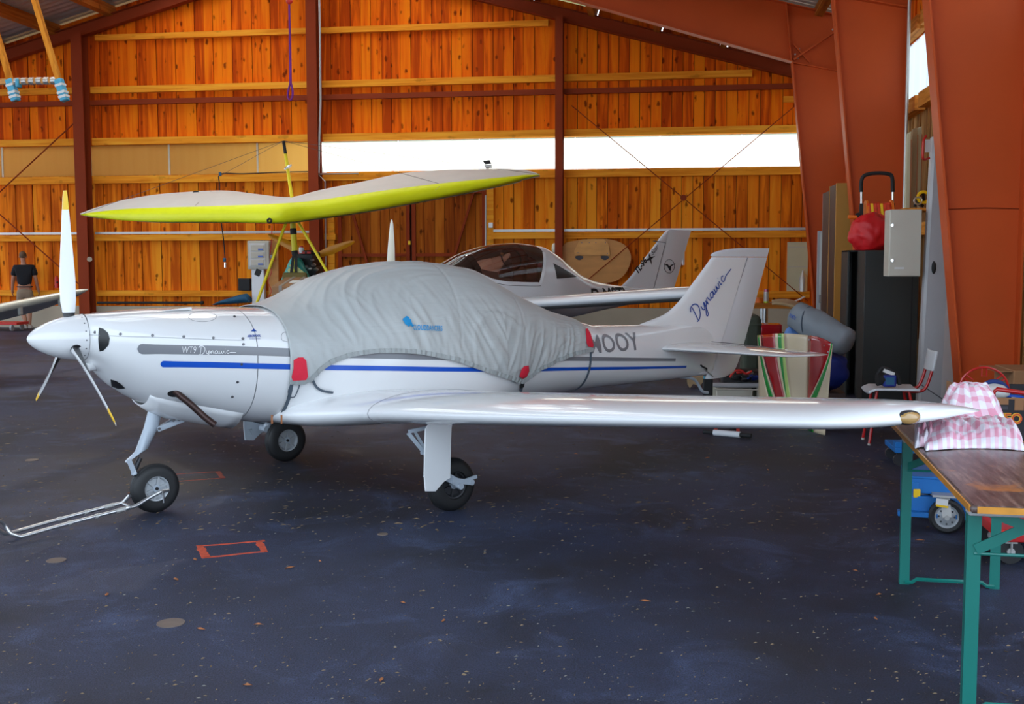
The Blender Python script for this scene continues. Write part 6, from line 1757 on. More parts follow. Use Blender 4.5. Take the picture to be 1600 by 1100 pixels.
gb = thing('canvas_roll', 'grey canvas cover bag rolled up and lying slanted on the blue duffel', 'bag', g0.lerp(g1, .5) - V((0, 0, .2)))
dax = (g1 - g0).normalized(); sa_ = dax.cross(V((0, 0, 1))).normalized(); ua_ = sa_.cross(dax)
def roll(b):
    rg = []
    for i in range(25):
        u = i / 24; r_ = (.135 + .025 * math.sin(math.pi * u)) * (1 if .04 < u < .97 else .72)
        rg.append([g0.lerp(g1, u) + (sa_ * math.cos(a) + ua_ * math.sin(a)) * r_ * (1 + .10 * noise.noise(V((math.cos(a) * 1.6, math.sin(a) * 1.6, u * 5))) + .04 * noise.noise(V((math.cos(a) * 5, math.sin(a) * 5, u * 12)))) for a in [2 * math.pi * k / 28 for k in range(28)]])
    b.loft(rg, True, True)
one('roll_body', M['greybag'], roll, gb, world=True, smooth=60)
pts_, fs_, w_ = text_shape('REMZU', .05, 0, .001)
b = MB(); o_ = g0.lerp(g1, .08) - sa_ * 0 ; nrm_ = -(sa_ if sa_.y > 0 else -sa_)
b.add([o_ + dax * (x_ / w_ * .16) * .5 + ua_ * (y_ - .0) + (nrm_ * .165) for x_, y_ in pts_], fs_); b.build('printed_mark', M['navy'], gb, world=True, smooth=0)
one('roll_strap', M['strap'], lambda b: b.torus(g0.lerp(g1, .3), dax, .158, .008, 30, 5), gb, world=True)
tag(one('leather_cushion', M['tan'], lambda b: b.grid(16, 8, lambda u, v: at_y(1206 + 54 * u + (10 * v * u), 471 - 6 * math.sin(2.2 * u) + 16 * u * u + (3 + 12 * u) * v, 12.05 - .40 * v)), solid=.03, smooth=70), 'tan leather cushion draped over the end of the grey canvas roll', 'cushion')
c, s = grounded(1164, 1187, 493, 12.6, .5)
ob = thing('olive_case', 'tall olive green case standing behind the tail of the covered aircraft', 'case', (c.x, c.y, 0))
boxed('case_body', M['olivebox'], c, (s[0] + .04, s[1], s[2]), ob, bevel=.05); boxed('case_lid', M['olivebox'], V((c.x, c.y, s[2] - .1)), (s[0] + .055, s[1] + .02, .02), ob, bevel=.005)
c, s = grounded(1186, 1222, 507, 14.0, .4)
rc = thing('red_cabinet', 'red tool cabinet in the corner behind the painted cowling', 'cabinet', (c.x, c.y, 0))
boxed('cabinet_body', M['cowl_red'], c, s, rc, bevel=.01)
for k in range(4): boxed('drawer', M['cowl_red'], V((c.x, 13.99, .15 + .18 * k)), (s[0] - .05, .03, .15), rc, bevel=.006)
# spare engine on a stand
YE = 11.9
se = thing('spare_engine', 'dismantled spare engine with hoses on a low grey frame behind the tail', 'engine', at_z(1150, 410 + FPX * CH / 12.1))
gx0, gx1 = at_y(1114, 600, YE).x, at_y(1187, 600, YE).x
tb0, tb1 = at_y(1114, 602, YE), at_y(1190, 602, YE)
one('frame_tube', M['panelgrey'], lambda b: b.cyl(tb0, tb1, .028, n=14), se, world=True)
one('frame_rod', M['beige'], lambda b: (b.cyl(at_y(1117, 608, YE - .05), at_y(1190, 609, YE - .05), .009, n=8),), se, world=True)
boxed('battery_case', M['beige'], V(((gx0 + gx1) / 2 - .02, YE + .05, .13)), (gx1 - gx0 - .1, .2, .2), se, bevel=.015)
boxed('base_plate', M['screw'], V(((gx0 + gx1) / 2, YE + .1, .02)), (gx1 - gx0, .5, .04), se)
for u in (.02, .98): boxed('frame_post', M['beige'], V((gx0 + (gx1 - gx0) * u, YE, .13)), (.04, .04, .26), se)
boxed('engine_block', M['engine'], V(((gx0 + gx1) / 2 + .05, YE + .2, .31)), (.42, .34, .20), se, bevel=.03)
for k, (px_, py_, mt, r_) in enumerate(((1150, 590, M['engine'], .045), (1165, 592, M['engine'], .05), (1160, 588, M['alu'], .03), (1178, 590, M['royal'], .04), (1172, 583, M['tape'], .03), (1155, 582, M['tag_red'], .025), (1140, 585, M['engine'], .04))):
    one('engine_part', mt, lambda b: b.ball(at_y(px_, py_, YE - .02 + .01 * k), (r_ * 1.3, r_, r_ * .8), 12, 8), se, world=True)
for mt, pts in ((M['tag_red'], ((1140, 590), (1148, 580), (1158, 579), (1166, 584), (1175, 580))), (M['black'], ((1145, 592), (1155, 586), (1170, 589), (1182, 584))), (M['royal'], ((1168, 592), (1174, 587), (1184, 589)))):
    one('hose', mt, lambda b: b.tube(smooth_pts([at_y(*p, YE - .06) for p in pts], 5), .012, 7), se, world=True)
c, s = grounded(1099, 1114, 592, 11.3, .12)
jc = thing('black_canister', 'black canister with a blue cap strip behind the tail skid', 'canister', (c.x, c.y, 0))
boxed('canister_body', M['black'], c, s, jc, bevel=.015); boxed('cap_strip', M['foam'], V((c.x - .02, c.y, s[2] + .008)), (s[0] * .5, .1, .025), jc); boxed('cap_strip', M['tape'], V((c.x + .03, c.y, s[2] + .008)), (s[0] * .4, .1, .02), jc)
p = at_z(1086, 606)
tag(one('torn_cardboard', M['tan'], lambda b: b.prism([at_y(*q, p.y) for q in ((1073, 591), (1098, 588), (1103, 592), (1093, 604), (1083, 600), (1078, 607), (1074, 600))] , (0, .12, -.0)), bevel=.004), 'torn piece of tan cardboard on the floor under the tail', 'cardboard')
# dolly bar with black grips
bz0, bz1 = at_z(1118, 676, .03), at_z(1153, 679, .03)
dl = thing('dolly_bar', 'white bar with black hand grips lying on the floor behind the wing', 'bar', bz0.lerp(bz1, .5) * 1.0 - V((0, 0, .03)))
dv = (bz1 - bz0)
one('bar_body', M['white2'], lambda b: b.cyl(bz0 - dv * .08, bz1 + dv * .1, .028, n=16), dl, world=True)
one('grip', M['black'], lambda b: b.cyl(bz0 - dv * .08, bz0 - dv * .55, .020, n=14), dl, world=True)
one('grip', M['black'], lambda b: b.cyl(bz1 + dv * .1, bz1 + dv * .58, .020, n=14), dl, world=True)
for q in (bz0, bz1): one('fork', M['tag_red'], lambda b: b.bar(q, q + V((.02, .35, .03)), .03, .03), dl, world=True)
one('fork_axle', M['engine'], lambda b: b.cyl(bz0 + V((.02, .3, .025)), bz1 + V((.02, .3, .025)), .028, n=12), dl, world=True)

# ------------------------------------------------------------------ chair with white seat and red legs
M['chairwhite'] = mat('white chair laminate', (.62, .64, .66), .4, var=.03)
M['redtube'] = mat('red tube lacquer', (.46, .008, .008), .3, var=.05, coat=.4)
chx, chy = at_z(1346, 605, .46).x, 9.72
chr_ = thing('chair', 'chair with white seat and back on red tube legs by the dark locker', 'chair', (chx + .2, chy + .17, 0))
def seatfn(u, v):
    return V((chx + .42 * u, chy - .02 + .38 * v, .482 + .012 * math.sin(math.pi * v) * -1 - .03 * max(0, .12 - u) / .12 * 1.0))
one('seat', M['chairwhite'], lambda b: b.grid(14, 8, seatfn), chr_, world=True, solid=.022, bevel=.006)
for yy in (chy + .05, chy + .29):
    for sx, fx in ((.08, .02), (.34, .44)):
        one('leg', M['redtube'], lambda b: b.tube([(chx + sx + .0, yy, .468), (chx + fx, yy + (-.04 if yy < chy + .2 else .04), .012)], .013, 10), chr_, world=True)
        one('foot_cap', M['zinc'], lambda b: b.cyl((chx + fx, yy + (-.04 if yy < chy + .2 else .04), 0), (chx + fx, yy + (-.04 if yy < chy + .2 else .04), .016), .016, n=10), chr_, world=True)
    one('back_tube', M['redtube'], lambda b: b.tube(smooth_pts([(chx + .30, yy, .462), (chx + .42, yy, .464), (chx + .48, yy, .50), (chx + .53, yy, .66), (chx + .555, yy, .79)], 4), .013, 10), chr_, world=True)
def backfn(u, v):
    return V((chx + .525 + .03 * u - .02 * math.sin(math.pi * v), chy + .0 + .34 * v, .64 + .17 * u))
one('backrest', M['chairwhite'], lambda b: b.grid(8, 10, backfn), chr_, world=True, solid=.02, bevel=.006)
lp = thing('hand_lamp', 'blue and black hand lamp standing on the white chair seat', 'lamp', (chx + .17, chy + .12, .495))
boxed('lamp_body', M['royal'], V((chx + .19, chy + .13, .495 + .05)), (.11, .09, .10), lp, bevel=.012)
boxed('lamp_label', M['tarp'], V((chx + .19, chy + .083, .545)), (.07, .005, .06), lp, bevel=0)
one('lamp_head', M['black'], lambda b: b.cyl((chx + .09, chy + .12, .552), (chx + .15, chy + .13, .555), .055, .045, n=18), lp, world=True)
one('lamp_handle', M['black'], lambda b: b.tube(smooth_pts([(chx + .09, chy + .13, .585), (chx + .13, chy + .13, .65), (chx + .20, chy + .13, .635), (chx + .26, chy + .13, .585), (chx + .28, chy + .13, .51)], 4), .016, 8), lp, world=True)
one('lamp_badge', M['paper'], lambda b: b.bar((chx + .14, chy + .11, .635), (chx + .23, chy + .11, .60), .02, .03), lp, world=True)
# ------------------------------------------------------------------ folding beer table, right foreground
M['greenleg'] = mat('green leg lacquer', (.006, .155, .125), .35, var=.06, coat=.2)
M['cartblue'] = mat('blue cart paint', (.008, .16, .50), .4, var=.08)
M['varnish'] = mat('orange varnished edge', (.62, .26, .03), .3, var=.25, scale=18, coat=.3)
def worn_top():
    m, t, N, L, B = nt('worn table top')
    tc = N.new('ShaderNodeTexCoord')
    mp = N.new('ShaderNodeMapping'); mp.inputs['Scale'].default_value = (14, 1.6, 4); L.new(tc.outputs['Object'], mp.inputs['Vector'])
    n1 = N.new('ShaderNodeTexNoise'); n1.inputs['Scale'].default_value = 2.0; n1.inputs['Detail'].default_value = 8; n1.inputs['Roughness'].default_value = .7; L.new(mp.outputs['Vector'], n1.inputs['Vector'])
    n2 = N.new('ShaderNodeTexNoise'); n2.inputs['Scale'].default_value = 5.0; n2.inputs['Detail'].default_value = 6; L.new(tc.outputs['Object'], n2.inputs['Vector'])
    r1 = N.new('ShaderNodeValToRGB'); e = r1.color_ramp.elements
    e[0].position = .34; e[0].color = (.045, .030, .026, 1); e[1].position = .70; e[1].color = (.34, .22, .17, 1)
    x = e.new(.52); x.color = (.13, .085, .075, 1)
    L.new(n1.outputs['Fac'], r1.inputs['Fac'])
    r2 = N.new('ShaderNodeValToRGB'); r2.color_ramp.elements[0].position = .58; r2.color_ramp.elements[1].position = .66
    L.new(n2.outputs['Fac'], r2.inputs['Fac'])
    mx = N.new('ShaderNodeMix'); mx.data_type = 'RGBA'; L.new(r2.outputs['Color'], mx.inputs['Factor']); L.new(r1.outputs['Color'], mx.inputs['A']); mx.inputs['B'].default_value = (.42, .16, .05, 1)
    L.new(mx.outputs['Result'], B.inputs['Base Color'])
    B.inputs['Roughness'].default_value = .28
    bp = N.new('ShaderNodeBump'); bp.inputs['Strength'].default_value = .3; bp.inputs['Distance'].default_value = .004; L.new(n1.outputs['Fac'], bp.inputs['Height']); L.new(bp.outputs['Normal'], B.inputs['Normal'])
    return m
M['worn'] = worn_top()
tbl = thing('folding_table', 'worn wooden folding table with green steel legs in the right foreground', 'table', (.983, 3.79, 0), R(-3.4))
TH, TWD, TLN = .76, .50, 2.20
one('table_top', [M['worn'], M['varnish']], lambda b: (b.box((TWD / 2, TLN / 2, TH - .014), (TWD, TLN, .028))), tbl, bevel=.012, bseg=3)
def edge_strip(b):
    for (p, q) in (((.0, .02, TH - .014), (.0, TLN - .02, TH - .014)), ((.02, .0, TH - .014), (TWD - .02, .0, TH - .014)), ((TWD, .02, TH - .014), (TWD, TLN - .02, TH - .014)), ((.02, TLN, TH - .014), (TWD - .02, TLN, TH - .014))):
        b.bar(p, q, .006, .022)
one('edge_band', M['varnish'], edge_strip, tbl, smooth=0)
for yy in (.16, 1.72):
    boxed('batten', M['panelgrey'], V((TWD / 2, yy, TH - .045)), (TWD - .04, .07, .034), tbl, world=False)
def angle_leg(b, x, y, sx, sy):
    b.box((x, y, (TH - .06) / 2), (.046, .004, TH - .06)); b.box((x - sx * .021, y + sy * .018, (TH - .06) / 2), (.004, .038, TH - .06))
for yy, sy in ((.16, 1), (1.72, 1)):
    for xx, sx in ((.045, 1), (TWD - .045, -1)):
        one('leg', M['greenleg'], lambda b: angle_leg(b, xx, yy, sx, sy), tbl, smooth=0)
    one('foot_bar', M['greenleg'], lambda b: b.tube([(.045, yy, .012), (.08, yy, .012), (.10, yy, .028), (TWD - .10, yy, .028), (TWD - .08, yy, .012), (TWD - .045, yy, .012)], .010, 6), tbl)
    one('cross_rod', M['greenleg'], lambda b: b.cyl((.045, yy, .56), (TWD - .045, yy, .56), .006, n=8), tbl)
    dy = .40 if yy < 1 else -.40
    for xx in (.05, TWD - .05):
        one('stay', M['greenleg'], lambda b: b.bar((xx, yy, .58), (xx + (.10 if xx < .2 else -.10), yy + dy, TH - .04), .006, .034), tbl, smooth=0)
one('cross_brace', M['greenleg'], lambda b: (b.bar((.05, .155, .575), (.25, .155, .68), .006, .036), b.bar((TWD - .05, .155, .575), (.25, .155, .68), .006, .036), b.bar((.05, .152, .725), (.26, .152, .645), .006, .036)), tbl, smooth=0)

# ------------------------------------------------------------------ pink gingham cloths
def gingham():
    m, t, N, L, B = nt('pink gingham')
    uv = N.new('ShaderNodeUVMap')
    sp = N.new('ShaderNodeSeparateXYZ'); L.new(uv.outputs['UV'], sp.inputs['Vector'])
    def stripe(sock):
        f = N.new('ShaderNodeMath'); f.operation = 'FRACT'; L.new(sock, f.inputs[0])
        g = N.new('ShaderNodeMath'); g.operation = 'GREATER_THAN'; g.inputs[1].default_value = .5; L.new(f.outputs['Value'], g.inputs[0]); return g.outputs['Value']
    a = N.new('ShaderNodeMath'); L.new(stripe(sp.outputs['X']), a.inputs[0]); L.new(stripe(sp.outputs['Y']), a.inputs[1])
    h = N.new('ShaderNodeMath'); h.operation = 'MULTIPLY'; h.inputs[1].default_value = .5; L.new(a.outputs['Value'], h.inputs[0])
    r = N.new('ShaderNodeValToRGB'); e = r.color_ramp.elements; r.color_ramp.interpolation = 'LINEAR'
    e[0].color = (.80, .79, .84, 1); e[1].color = (.72, .31, .41, 1); x = e.new(.5); x.color = (.77, .54, .62, 1)
    L.new(h.outputs['Value'], r.inputs['Fac']); L.new(r.outputs['Color'], B.inputs['Base Color'])
    B.inputs['Roughness'].default_value = .85
    return m
M['gingham'] = gingham()
def cloth(name, label, fn, nu, nv, su, sv, group=None):
    b = MB(); b.grid(nu, nv, fn); o = b.build(name, M['gingham'], None, smooth=180)
    uvl = o.data.uv_layers.new(name='UVMap')
    for poly in o.data.polygons:
        for li in poly.loop_indices:
            vi = o.data.loops[li].vertex_index
            uvl.data[li].uv = ((vi // (nv + 1)) / nu * su, (vi % (nv + 1)) / nv * sv)
    md = o.modifiers.new('thickness', 'SOLIDIFY'); md.thickness = .003; md.offset = -1
    return tag(o, label, 'cloth', group)
TZ = TH + .005
def flat_cloth(u, v):
    # u along the table width (left to right), v front to rear; edges tuck down to the table
    p = at_z(1446 + 158 * u - 22 * v + 16 * (1 - u) * v, 704 - 44 * v - 10 * math.sin(math.pi * u) * (1 - v) * .4, TZ)
    n = noise.noise(V((u * 5, v * 4, 1.3)))
    n2 = abs(noise.noise(V((u * 9 + v * 5, v * 3, 7.0))))
    e = min(1, u * 9, (1 - u) * 9, v * 7, (1 - v) * 7); e = max(0, e) ** .5
    n3 = abs(noise.noise(V((u * 13 - v * 6, v * 8, 2.0))))
    z = e * (.026 + .040 * math.sin(math.pi * min(1, v * 1.1)) + .030 * n + .036 * n2 + .010 * n3)
    return p + V((n * .012, n2 * .012, max(0, z)))
cloth('gingham_cloth', 'pink gingham cloth folded flat at the far end of the folding table', flat_cloth, 60, 40, 12.5, 6.0)
def tail_cloth(u, v):
    p = at_z(1429 + 52 * u, 700 - 36 * v - 8 * u, TZ)
    n = abs(noise.noise(V((u * 8, v * 6, 11.3)))); e = max(0, min(1, u * 6, (1 - u) * 6, v * 5, (1 - v) * 5)) ** .5
    return p + V((0, 0, e * (.028 + .075 * n + .025 * math.sin(math.pi * v))))
cloth('gingham_cloth', 'crumpled pink gingham corner spilling left under the wing tip', tail_cloth, 36, 26, 3.5, 3.0)
hc = at_z(1528, 662, TZ); hc.y = max(hc.y, 5.55)
def heap(u, v):
    a = 2 * math.pi * u; r_ = math.sin(math.pi * .5 * (1 - v)) if False else (1 - v)
    k = 1 + .22 * noise.noise(V((math.cos(a) * 1.5, math.sin(a) * 1.5, v * 2.5)))
    d = V((math.cos(a) * .155, math.sin(a) * .16, 0)) * (r_ ** .55) * k
    fold = .035 * abs(noise.noise(V((math.cos(a) * 3.2, math.sin(a) * 3.2, 3.0 + v * 2)))) * r_
    z = .20 * (1 - r_ ** 2.2) + fold + .02 * noise.noise(V((math.cos(a) * 2, math.sin(a) * 2, v * 4)))
    sk = V((-.05 * (z / .2), 0, 0))
    return hc + d + sk + V((0, 0, max(.0, z)))
cloth('gingham_cloth', 'heaped pink gingham cloth rising behind the pointed wing tip', heap, 64, 26, 12, 4.5)

# ------------------------------------------------------------------ blue cart, boxes and the red cart beyond the table
ct = thing('blue_cart', 'blue steel transport cart on rubber castors under the folding table', 'cart', (1.37, 6.70, 0), R(-9))
CL = 1.25
boxed('deck_beam', M['cartblue'], V((CL / 2, .02, .255)), (CL, .05, .09), ct, world=False)
boxed('deck_beam', M['cartblue'], V((CL / 2, .50, .255)), (CL, .05, .09), ct, world=False)
boxed('deck', M['cartblue'], V((CL / 2, .26, .305)), (CL, .54, .014), ct, world=False)
boxed('lower_beam', M['cartblue'], V((CL / 2 + .02, -.01, .155)), (CL - .02, .05, .09), ct, world=False)
boxed('lower_lip', M['cartblue'], V((CL / 2 - .02, -.05, .10)), (CL + .05, .07, .03), ct, world=False)
for xx in (.03, CL - .03):
    for yy in (.02, .50): boxed('corner_post', M['cartblue'], V((xx, yy, .19)), (.08, .08, .18), ct, world=False)
boxed('yellow_tab', M['yellow'], V((.06, -.03, .215)), (.04, .012, .05), ct, rz=.2, world=False)
inv_ = MW[ct.name].inverted()
cw1, cw2 = inv_ @ at_z(1477, 830), inv_ @ at_z(1597, 838)
for k, (xx, yy) in enumerate(((cw1.x, -.07), (cw2.x, -.07), (.12, .56), (CL - .12, .56))):
    c_ = V((xx, yy, .10))
    cs = one('castor', M['galv'], lambda b: (b.bar((xx - .012, yy + .0, .215), (xx, yy - .045, .10), .05, .012, (0, 1, 0)), b.box((xx, yy + .02, .218), (.16, .10, .012)), b.cyl((xx, yy - .055, .10), (xx, yy + .055, .10), .014, n=12)), ct)
    one('tyre', M['tyre'], lambda b: b.lathe([(-.022, .066), (-.026, .085), (-.018, .098), (0, .1), (.018, .098), (.026, .085), (.022, .066)], c_, (0, 1, 0), 32, cap0=False, cap1=False), cs)
    one('rim', M['rim'], lambda b: b.lathe([(-.024, .02), (-.018, .03), (-.014, .055), (-.022, .066), (-.018, .068), (.018, .068), (.022, .066), (.014, .055), (.024, .02)], c_, (0, 1, 0), 28), cs)
    for q in range(8):
        an = 2 * math.pi * q / 8
        one('rim_hole', M['gap'], lambda b: b.cyl(c_ + V((math.cos(an) * .043, -.0185, math.sin(an) * .043)), c_ + V((math.cos(an) * .043, -.010, math.sin(an) * .043)), .006, n=8), cs)
    if k == 0:
        one('castor_label', M['paper'], lambda b: b.box((xx - .03, yy - .052, .19), (.065, .003, .038), Matrix.Rotation(R(6), 3, 'Y')), cs)
        one('castor_label_band', M['yellow'], lambda b: b.box((xx - .028, yy - .0525, .167), (.065, .003, .012), Matrix.Rotation(R(6), 3, 'Y')), cs)
# a small blue dolly stands further back
c2 = at_z(1402, 729)
ct2 = thing('blue_dolly', 'small blue dolly with castors standing behind the rear table leg', 'dolly', c2)
boxed('frame', M['cartblue'], c2 + V((.20, .2, .125)), (.44, .42, .04), ct2)
for dx in (.02, .38): boxed('corner_cup', M['cartblue'], c2 + V((dx, .03, .168)), (.08, .08, .046), ct2)
for dx, dy in ((.02, .04), (.38, .04), (.02, .36), (.38, .36)):
    one('castor', M['rim_dk'], lambda b: (b.cyl(c2 + V((dx, dy - .018, .045)), c2 + V((dx, dy + .018, .045)), .045, n=18), b.box(c2 + V((dx, dy, .095)), (.04, .04, .04))), ct2, world=True)
# crate on the cart that carries the fruit box
fbx, fby = at_y(1500, 640, 6.75).x, 6.75
gc = thing('grey_crate', 'grey crate on the blue cart below the black fruit box', 'crate', (fbx + .35, 7.0, .314))
boxed('crate_body', M['panelgrey'], V((fbx + .38, 6.98, .314 + .087)), (.62, .40, .174), gc, bevel=.01)
for zz in (.39, .45): boxed('crate_rib', M['panelgrey'], V((fbx + .38, 6.775, zz)), (.62, .012, .015), gc)
M['fruitblack'] = mat('black printed cardboard', (.016, .017, .022), .6, var=.2)
M['neo_red'] = mat('orange red print', (.72, .10, .02), .6); M['neo_yel'] = mat('yellow print outline', (.80, .48, .03), .6)
fb_ = thing('fruit_box', 'black cardboard fruit box with orange lettering behind the gingham cloth', 'carton', (fbx + .35, 7.0, .49))
z0_, z1_ = .492, at_y(1560, 615, 6.75).z; bw_, bd_ = .60, .40; xx0 = fbx + .02
boxed('front_panel', M['fruitblack'], V((xx0 + bw_ / 2, fby, (z0_ + z1_ - .03) / 2)), (bw_, .012, z1_ - z0_ - .03), fb_, bevel=.002)
boxed('rear_panel', M['fruitblack'], V((xx0 + bw_ / 2, fby + bd_, (z0_ + z1_) / 2)), (bw_, .012, z1_ - z0_ + .03), fb_, bevel=.002)
for sx in (0, 1): boxed('side_panel', M['fruitblack'] if sx else M['cardboard'], V((xx0 + bw_ * sx, fby + bd_ / 2, (z0_ + z1_) / 2 + .015)), (.012, bd_, z1_ - z0_ + .03), fb_, bevel=.002)
boxed('bottom_panel', M['cardboard'], V((xx0 + bw_ / 2, fby + bd_ / 2, z0_ + .006)), (bw_, bd_, .012), fb_, bevel=.002)
boxed('corner_flap', M['cardboard'], V((xx0 + .03, fby + .03, z1_ - .005)), (.05, .05, .05), fb_); boxed('rim_strip', M['cardboard'], V((xx0 + bw_ / 2, fby - .0, z1_ - .028)), (bw_, .016, .008), fb_, bevel=0)
def print_on(px0, px1, py0, py1, mt, nm): 
    p, q = at_y(px0, py1, fby - .008), at_y(px1, py0, fby - .008); boxed(nm, mt, V(((p.x + q.x) / 2, fby - .008, (p.z + q.z) / 2)), (q.x - p.x, .003, q.z - p.z), fb_, bevel=0)
print_on(1556, 1576, 623, 632, M['cardboard'], 'print_patch'); print_on(1585, 1600, 623, 641, M['cardboard'], 'print_patch'); print_on(1560, 1575, 635, 640, M['gap'], 'hand_hole')
p, q = at_y(1552, 661, fby - .01), at_y(1597, 661, fby - .01)
for off_, mt, yy in ((.010, M['neo_yel'], .0105), (.002, M['neo_red'], .0125)):
    tp, tf, tw = text_shape('NEO', .093, 0, off_ * .55)
    b = MB(); b.add([V((p.x + x_ / tw * (q.x - p.x), fby - yy, p.z + y_ * .88)) for x_, y_ in tp], tf); b.build('box_lettering', mt, fb_, world=True, smooth=0)
M['capblue'] = mat('dark blue cloth', (.008, .03, .16), .7, var=.15); M['linen'] = mat('white linen', (.62, .62, .60), .85, bump=.4, bscale=15)
cp_ = thing('cap', 'dark blue and white cap lying in the black fruit box', 'cap', (xx0 + .28, fby + .14, z1_ - .06))
cc_ = at_y(1553, 612, fby + .12)
one('cap_crown', M['linen'], lambda b: lump(b, cc_, (.085, .09, .05), .08, 2, 2.2), cp_, world=True)
one('cap_band', M['capblue'], lambda b: b.torus(cc_ + V((0, 0, -.025)), (0, 1, .25), .085, .014, 28, 8, arc=.55, start=-.02), cp_, world=True)
one('cap_peak', M['blue_stripe'], lambda b: b.loft([[cc_ + V((.03 + .13 * u, -.06 + .02 * math.sin(6 * u), -.035 + .012 * math.sin(3 * u) + d_)) for d_ in (0, .012)] + [cc_ + V((.03 + .13 * u, .03, -.03 + d_)) for d_ in (.012, 0)] for u in (0, .25, .5, .75, 1)]), cp_, world=True, smooth=60)
boxed('padding', M['linen'], V((xx0 + bw_ / 2, fby + bd_ / 2, (z0_ + cc_.z - .05) / 2 + .006)), (bw_ - .05, bd_ - .05, max(.03, cc_.z - .05 - z0_ - .012)), cp_, bevel=.02)
rg_c = at_y(1537, 611, fby + .30)
rw = thing('red_ring', 'red ring with short spokes sticking up out of the black fruit box', 'ring', rg_c - V((0, 0, .15)))
one('ring_tube', M['redtube'], lambda b: b.torus(rg_c, (0, 1, 0), .145, .007, 40, 8), rw, world=True)
for an in (90, 142, 38, 200, -20, 270):
    d = V((math.cos(R(an)), 0, math.sin(R(an)))); e = V((-d.z, 0, d.x)) * .014
    one('spoke', M['redtube'], lambda b: b.tube([rg_c + d * .143 + e, rg_c + d * .092 + e, rg_c + d * .092 - e, rg_c + d * .143 - e], .005, 6), rw, world=True)
# red cart with a push handle
r0 = at_z(1560, 884)
rcx, rcy = r0.x, r0.y
rcart = thing('red_cart', 'low red platform cart with a push handle right of the folding table', 'cart', (rcx + .3, rcy + .3, 0))
boxed('platform', M['tag_red'], V((rcx + .36, rcy + .24, .165)), (.74, .48, .05), rcart)
boxed('platform_lip', M['redtube'], V((rcx + .36, rcy - .01, .15)), (.74, .02, .04), rcart)
for dx, dy in ((.07, .06), (.66, .06), (.07, .42), (.66, .42)):
    cs = one('castor', M['galv'], lambda b: (b.cyl((rcx + dx, rcy + dy - .03, .065), (rcx + dx, rcy + dy + .03, .065), .02, n=12), b.box((rcx + dx, rcy + dy, .125), (.06, .06, .03)), b.bar((rcx + dx, rcy + dy - .025, .12), (rcx + dx, rcy + dy - .025, .06), .03, .006)), rcart, world=True)
    one('castor_tyre', M['tyre'], lambda b: b.cyl((rcx + dx, rcy + dy - .016, .065), (rcx + dx, rcy + dy + .016, .065), .065, n=24), cs, world=True)
h0_, h1_ = at_y(1558, 608, rcy + .46), at_y(1600, 614, rcy + .44)
one('push_handle', M['redtube'], lambda b: b.tube([V((rcx + .05, rcy + .46, .18)), V((h0_.x - .02, rcy + .46, h0_.z - .02)), h0_, h1_, V((h1_.x + .25, rcy + .44, h1_.z - .02)), V((h1_.x + .27, rcy + .44, .18))], .013, 10), rcart, world=True)
c, s = grounded(1584, 1640, 579, 8.6, .5)
oc = thing('cardboard_carton', 'brown carton with folded flaps at the right edge behind the fruit box', 'carton', (c.x, c.y, 0))
boxed('carton_body', M['cardboard'], c, s, oc, bevel=.006); boxed('carton_flap', M['cardboard'], V((c.x - s[0] / 2 - .05, c.y, s[2] - .01)), (.14, .45, .008), oc, bevel=0)

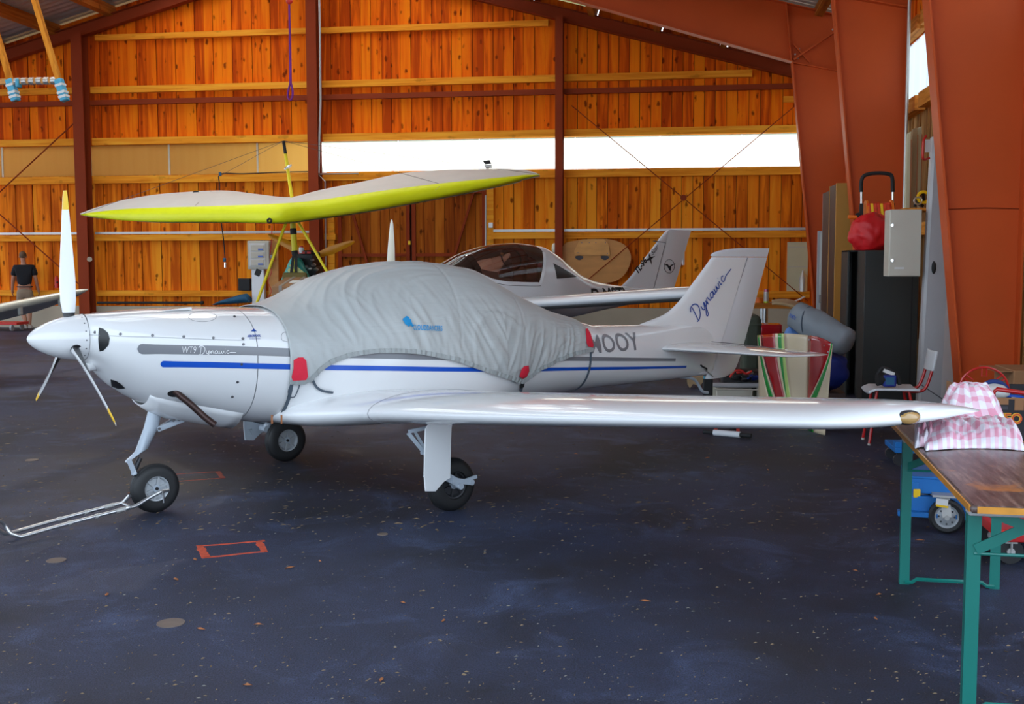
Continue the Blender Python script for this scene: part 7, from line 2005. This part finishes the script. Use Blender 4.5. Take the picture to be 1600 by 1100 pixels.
# ------------------------------------------------------------------ litter on the floor: wood chips, straw, leaves
def litter(n, mt_name, smin, smax, region, thick, seed, name, label, cat, y0=520, y1=1100):
    random.seed(seed); b = MB()
    for _ in range(n):
        while True:
            px_ = random.uniform(-20, 1620); py_ = y0 + (y1 - y0) * random.random() ** region
            p = at_z(px_, py_)
            if p.y < 24.5 and p.x < 2.9: break
        L_ = random.uniform(smin, smax); w_ = L_ * random.uniform(.10, .35); a = random.uniform(0, math.pi)
        d = V((math.cos(a), math.sin(a), 0)); e = V((-d.y, d.x, 0))
        h = random.uniform(.001, thick)
        z0 = V((0, 0, .0008))
        b.add([p + z0 - d * L_ / 2, p + z0 + e * w_ / 2 + V((0, 0, h)), p + z0 + d * L_ / 2 + V((0, 0, h * .3)), p + z0 - e * w_ / 2], [(0, 3, 2, 1)])
    o = b.build(name, M[mt_name], None, smooth=0, origin=(0, 8, 0))
    return tag(o, label, cat, kind='stuff')
M['straw'] = mat('pale straw', (.17, .16, .14), .8, var=.4, scale=2)
litter(2600, 'chip', .005, .022, 1.0, .005, 11, 'wood_chips', 'small brown wood chips scattered over the asphalt floor', 'litter')
litter(1800, 'chip', .02, .055, 1.0, .006, 13, 'bark_bits', 'larger brown bark bits strewn over the middle of the asphalt floor', 'litter', 545, 830)
litter(800, 'straw', .004, .022, .8, .004, 12, 'straw_bits', 'pale straw and paper bits scattered over the asphalt floor', 'litter')
random.seed(5)
LEAVES = [(167, 930), (275, 906), (305, 875), (404, 977), (314, 984), (630, 943), (693, 971), (596, 1063), (387, 1072), (453, 888), (500, 878), (1337, 893), (1368, 968), (1437, 845), (1373, 930), (1008, 940), (1105, 716), (1200, 735), (205, 771), (60, 830), (900, 710), (870, 790)]
lb = MB()
for px_, py_ in LEAVES:
    p = at_z(px_, py_); a = random.uniform(0, 3); d = V((math.cos(a), math.sin(a), 0)); e = V((-d.y, d.x, 0)); L_ = random.uniform(.03, .055)
    lb.loft([[p + d * L_ * (u - .5) + e * w_ * L_ * s_ + V((0, 0, .0015 + .010 * u * (1 - u) * 4 * (1 - abs(s_)) + .004 * abs(s_))) for s_ in (-1, -.5, 0, .5, 1)] for u, w_ in ((0, .02), (.25, .14), (.5, .18), (.75, .13), (1, .02))], False, False, closed=False)
tag(lb.build('dry_leaves', M['chip_red'], None, smooth=60, origin=(0, 5, 0)), 'dry brown leaf flakes blown over the asphalt floor', 'litter', kind='stuff')
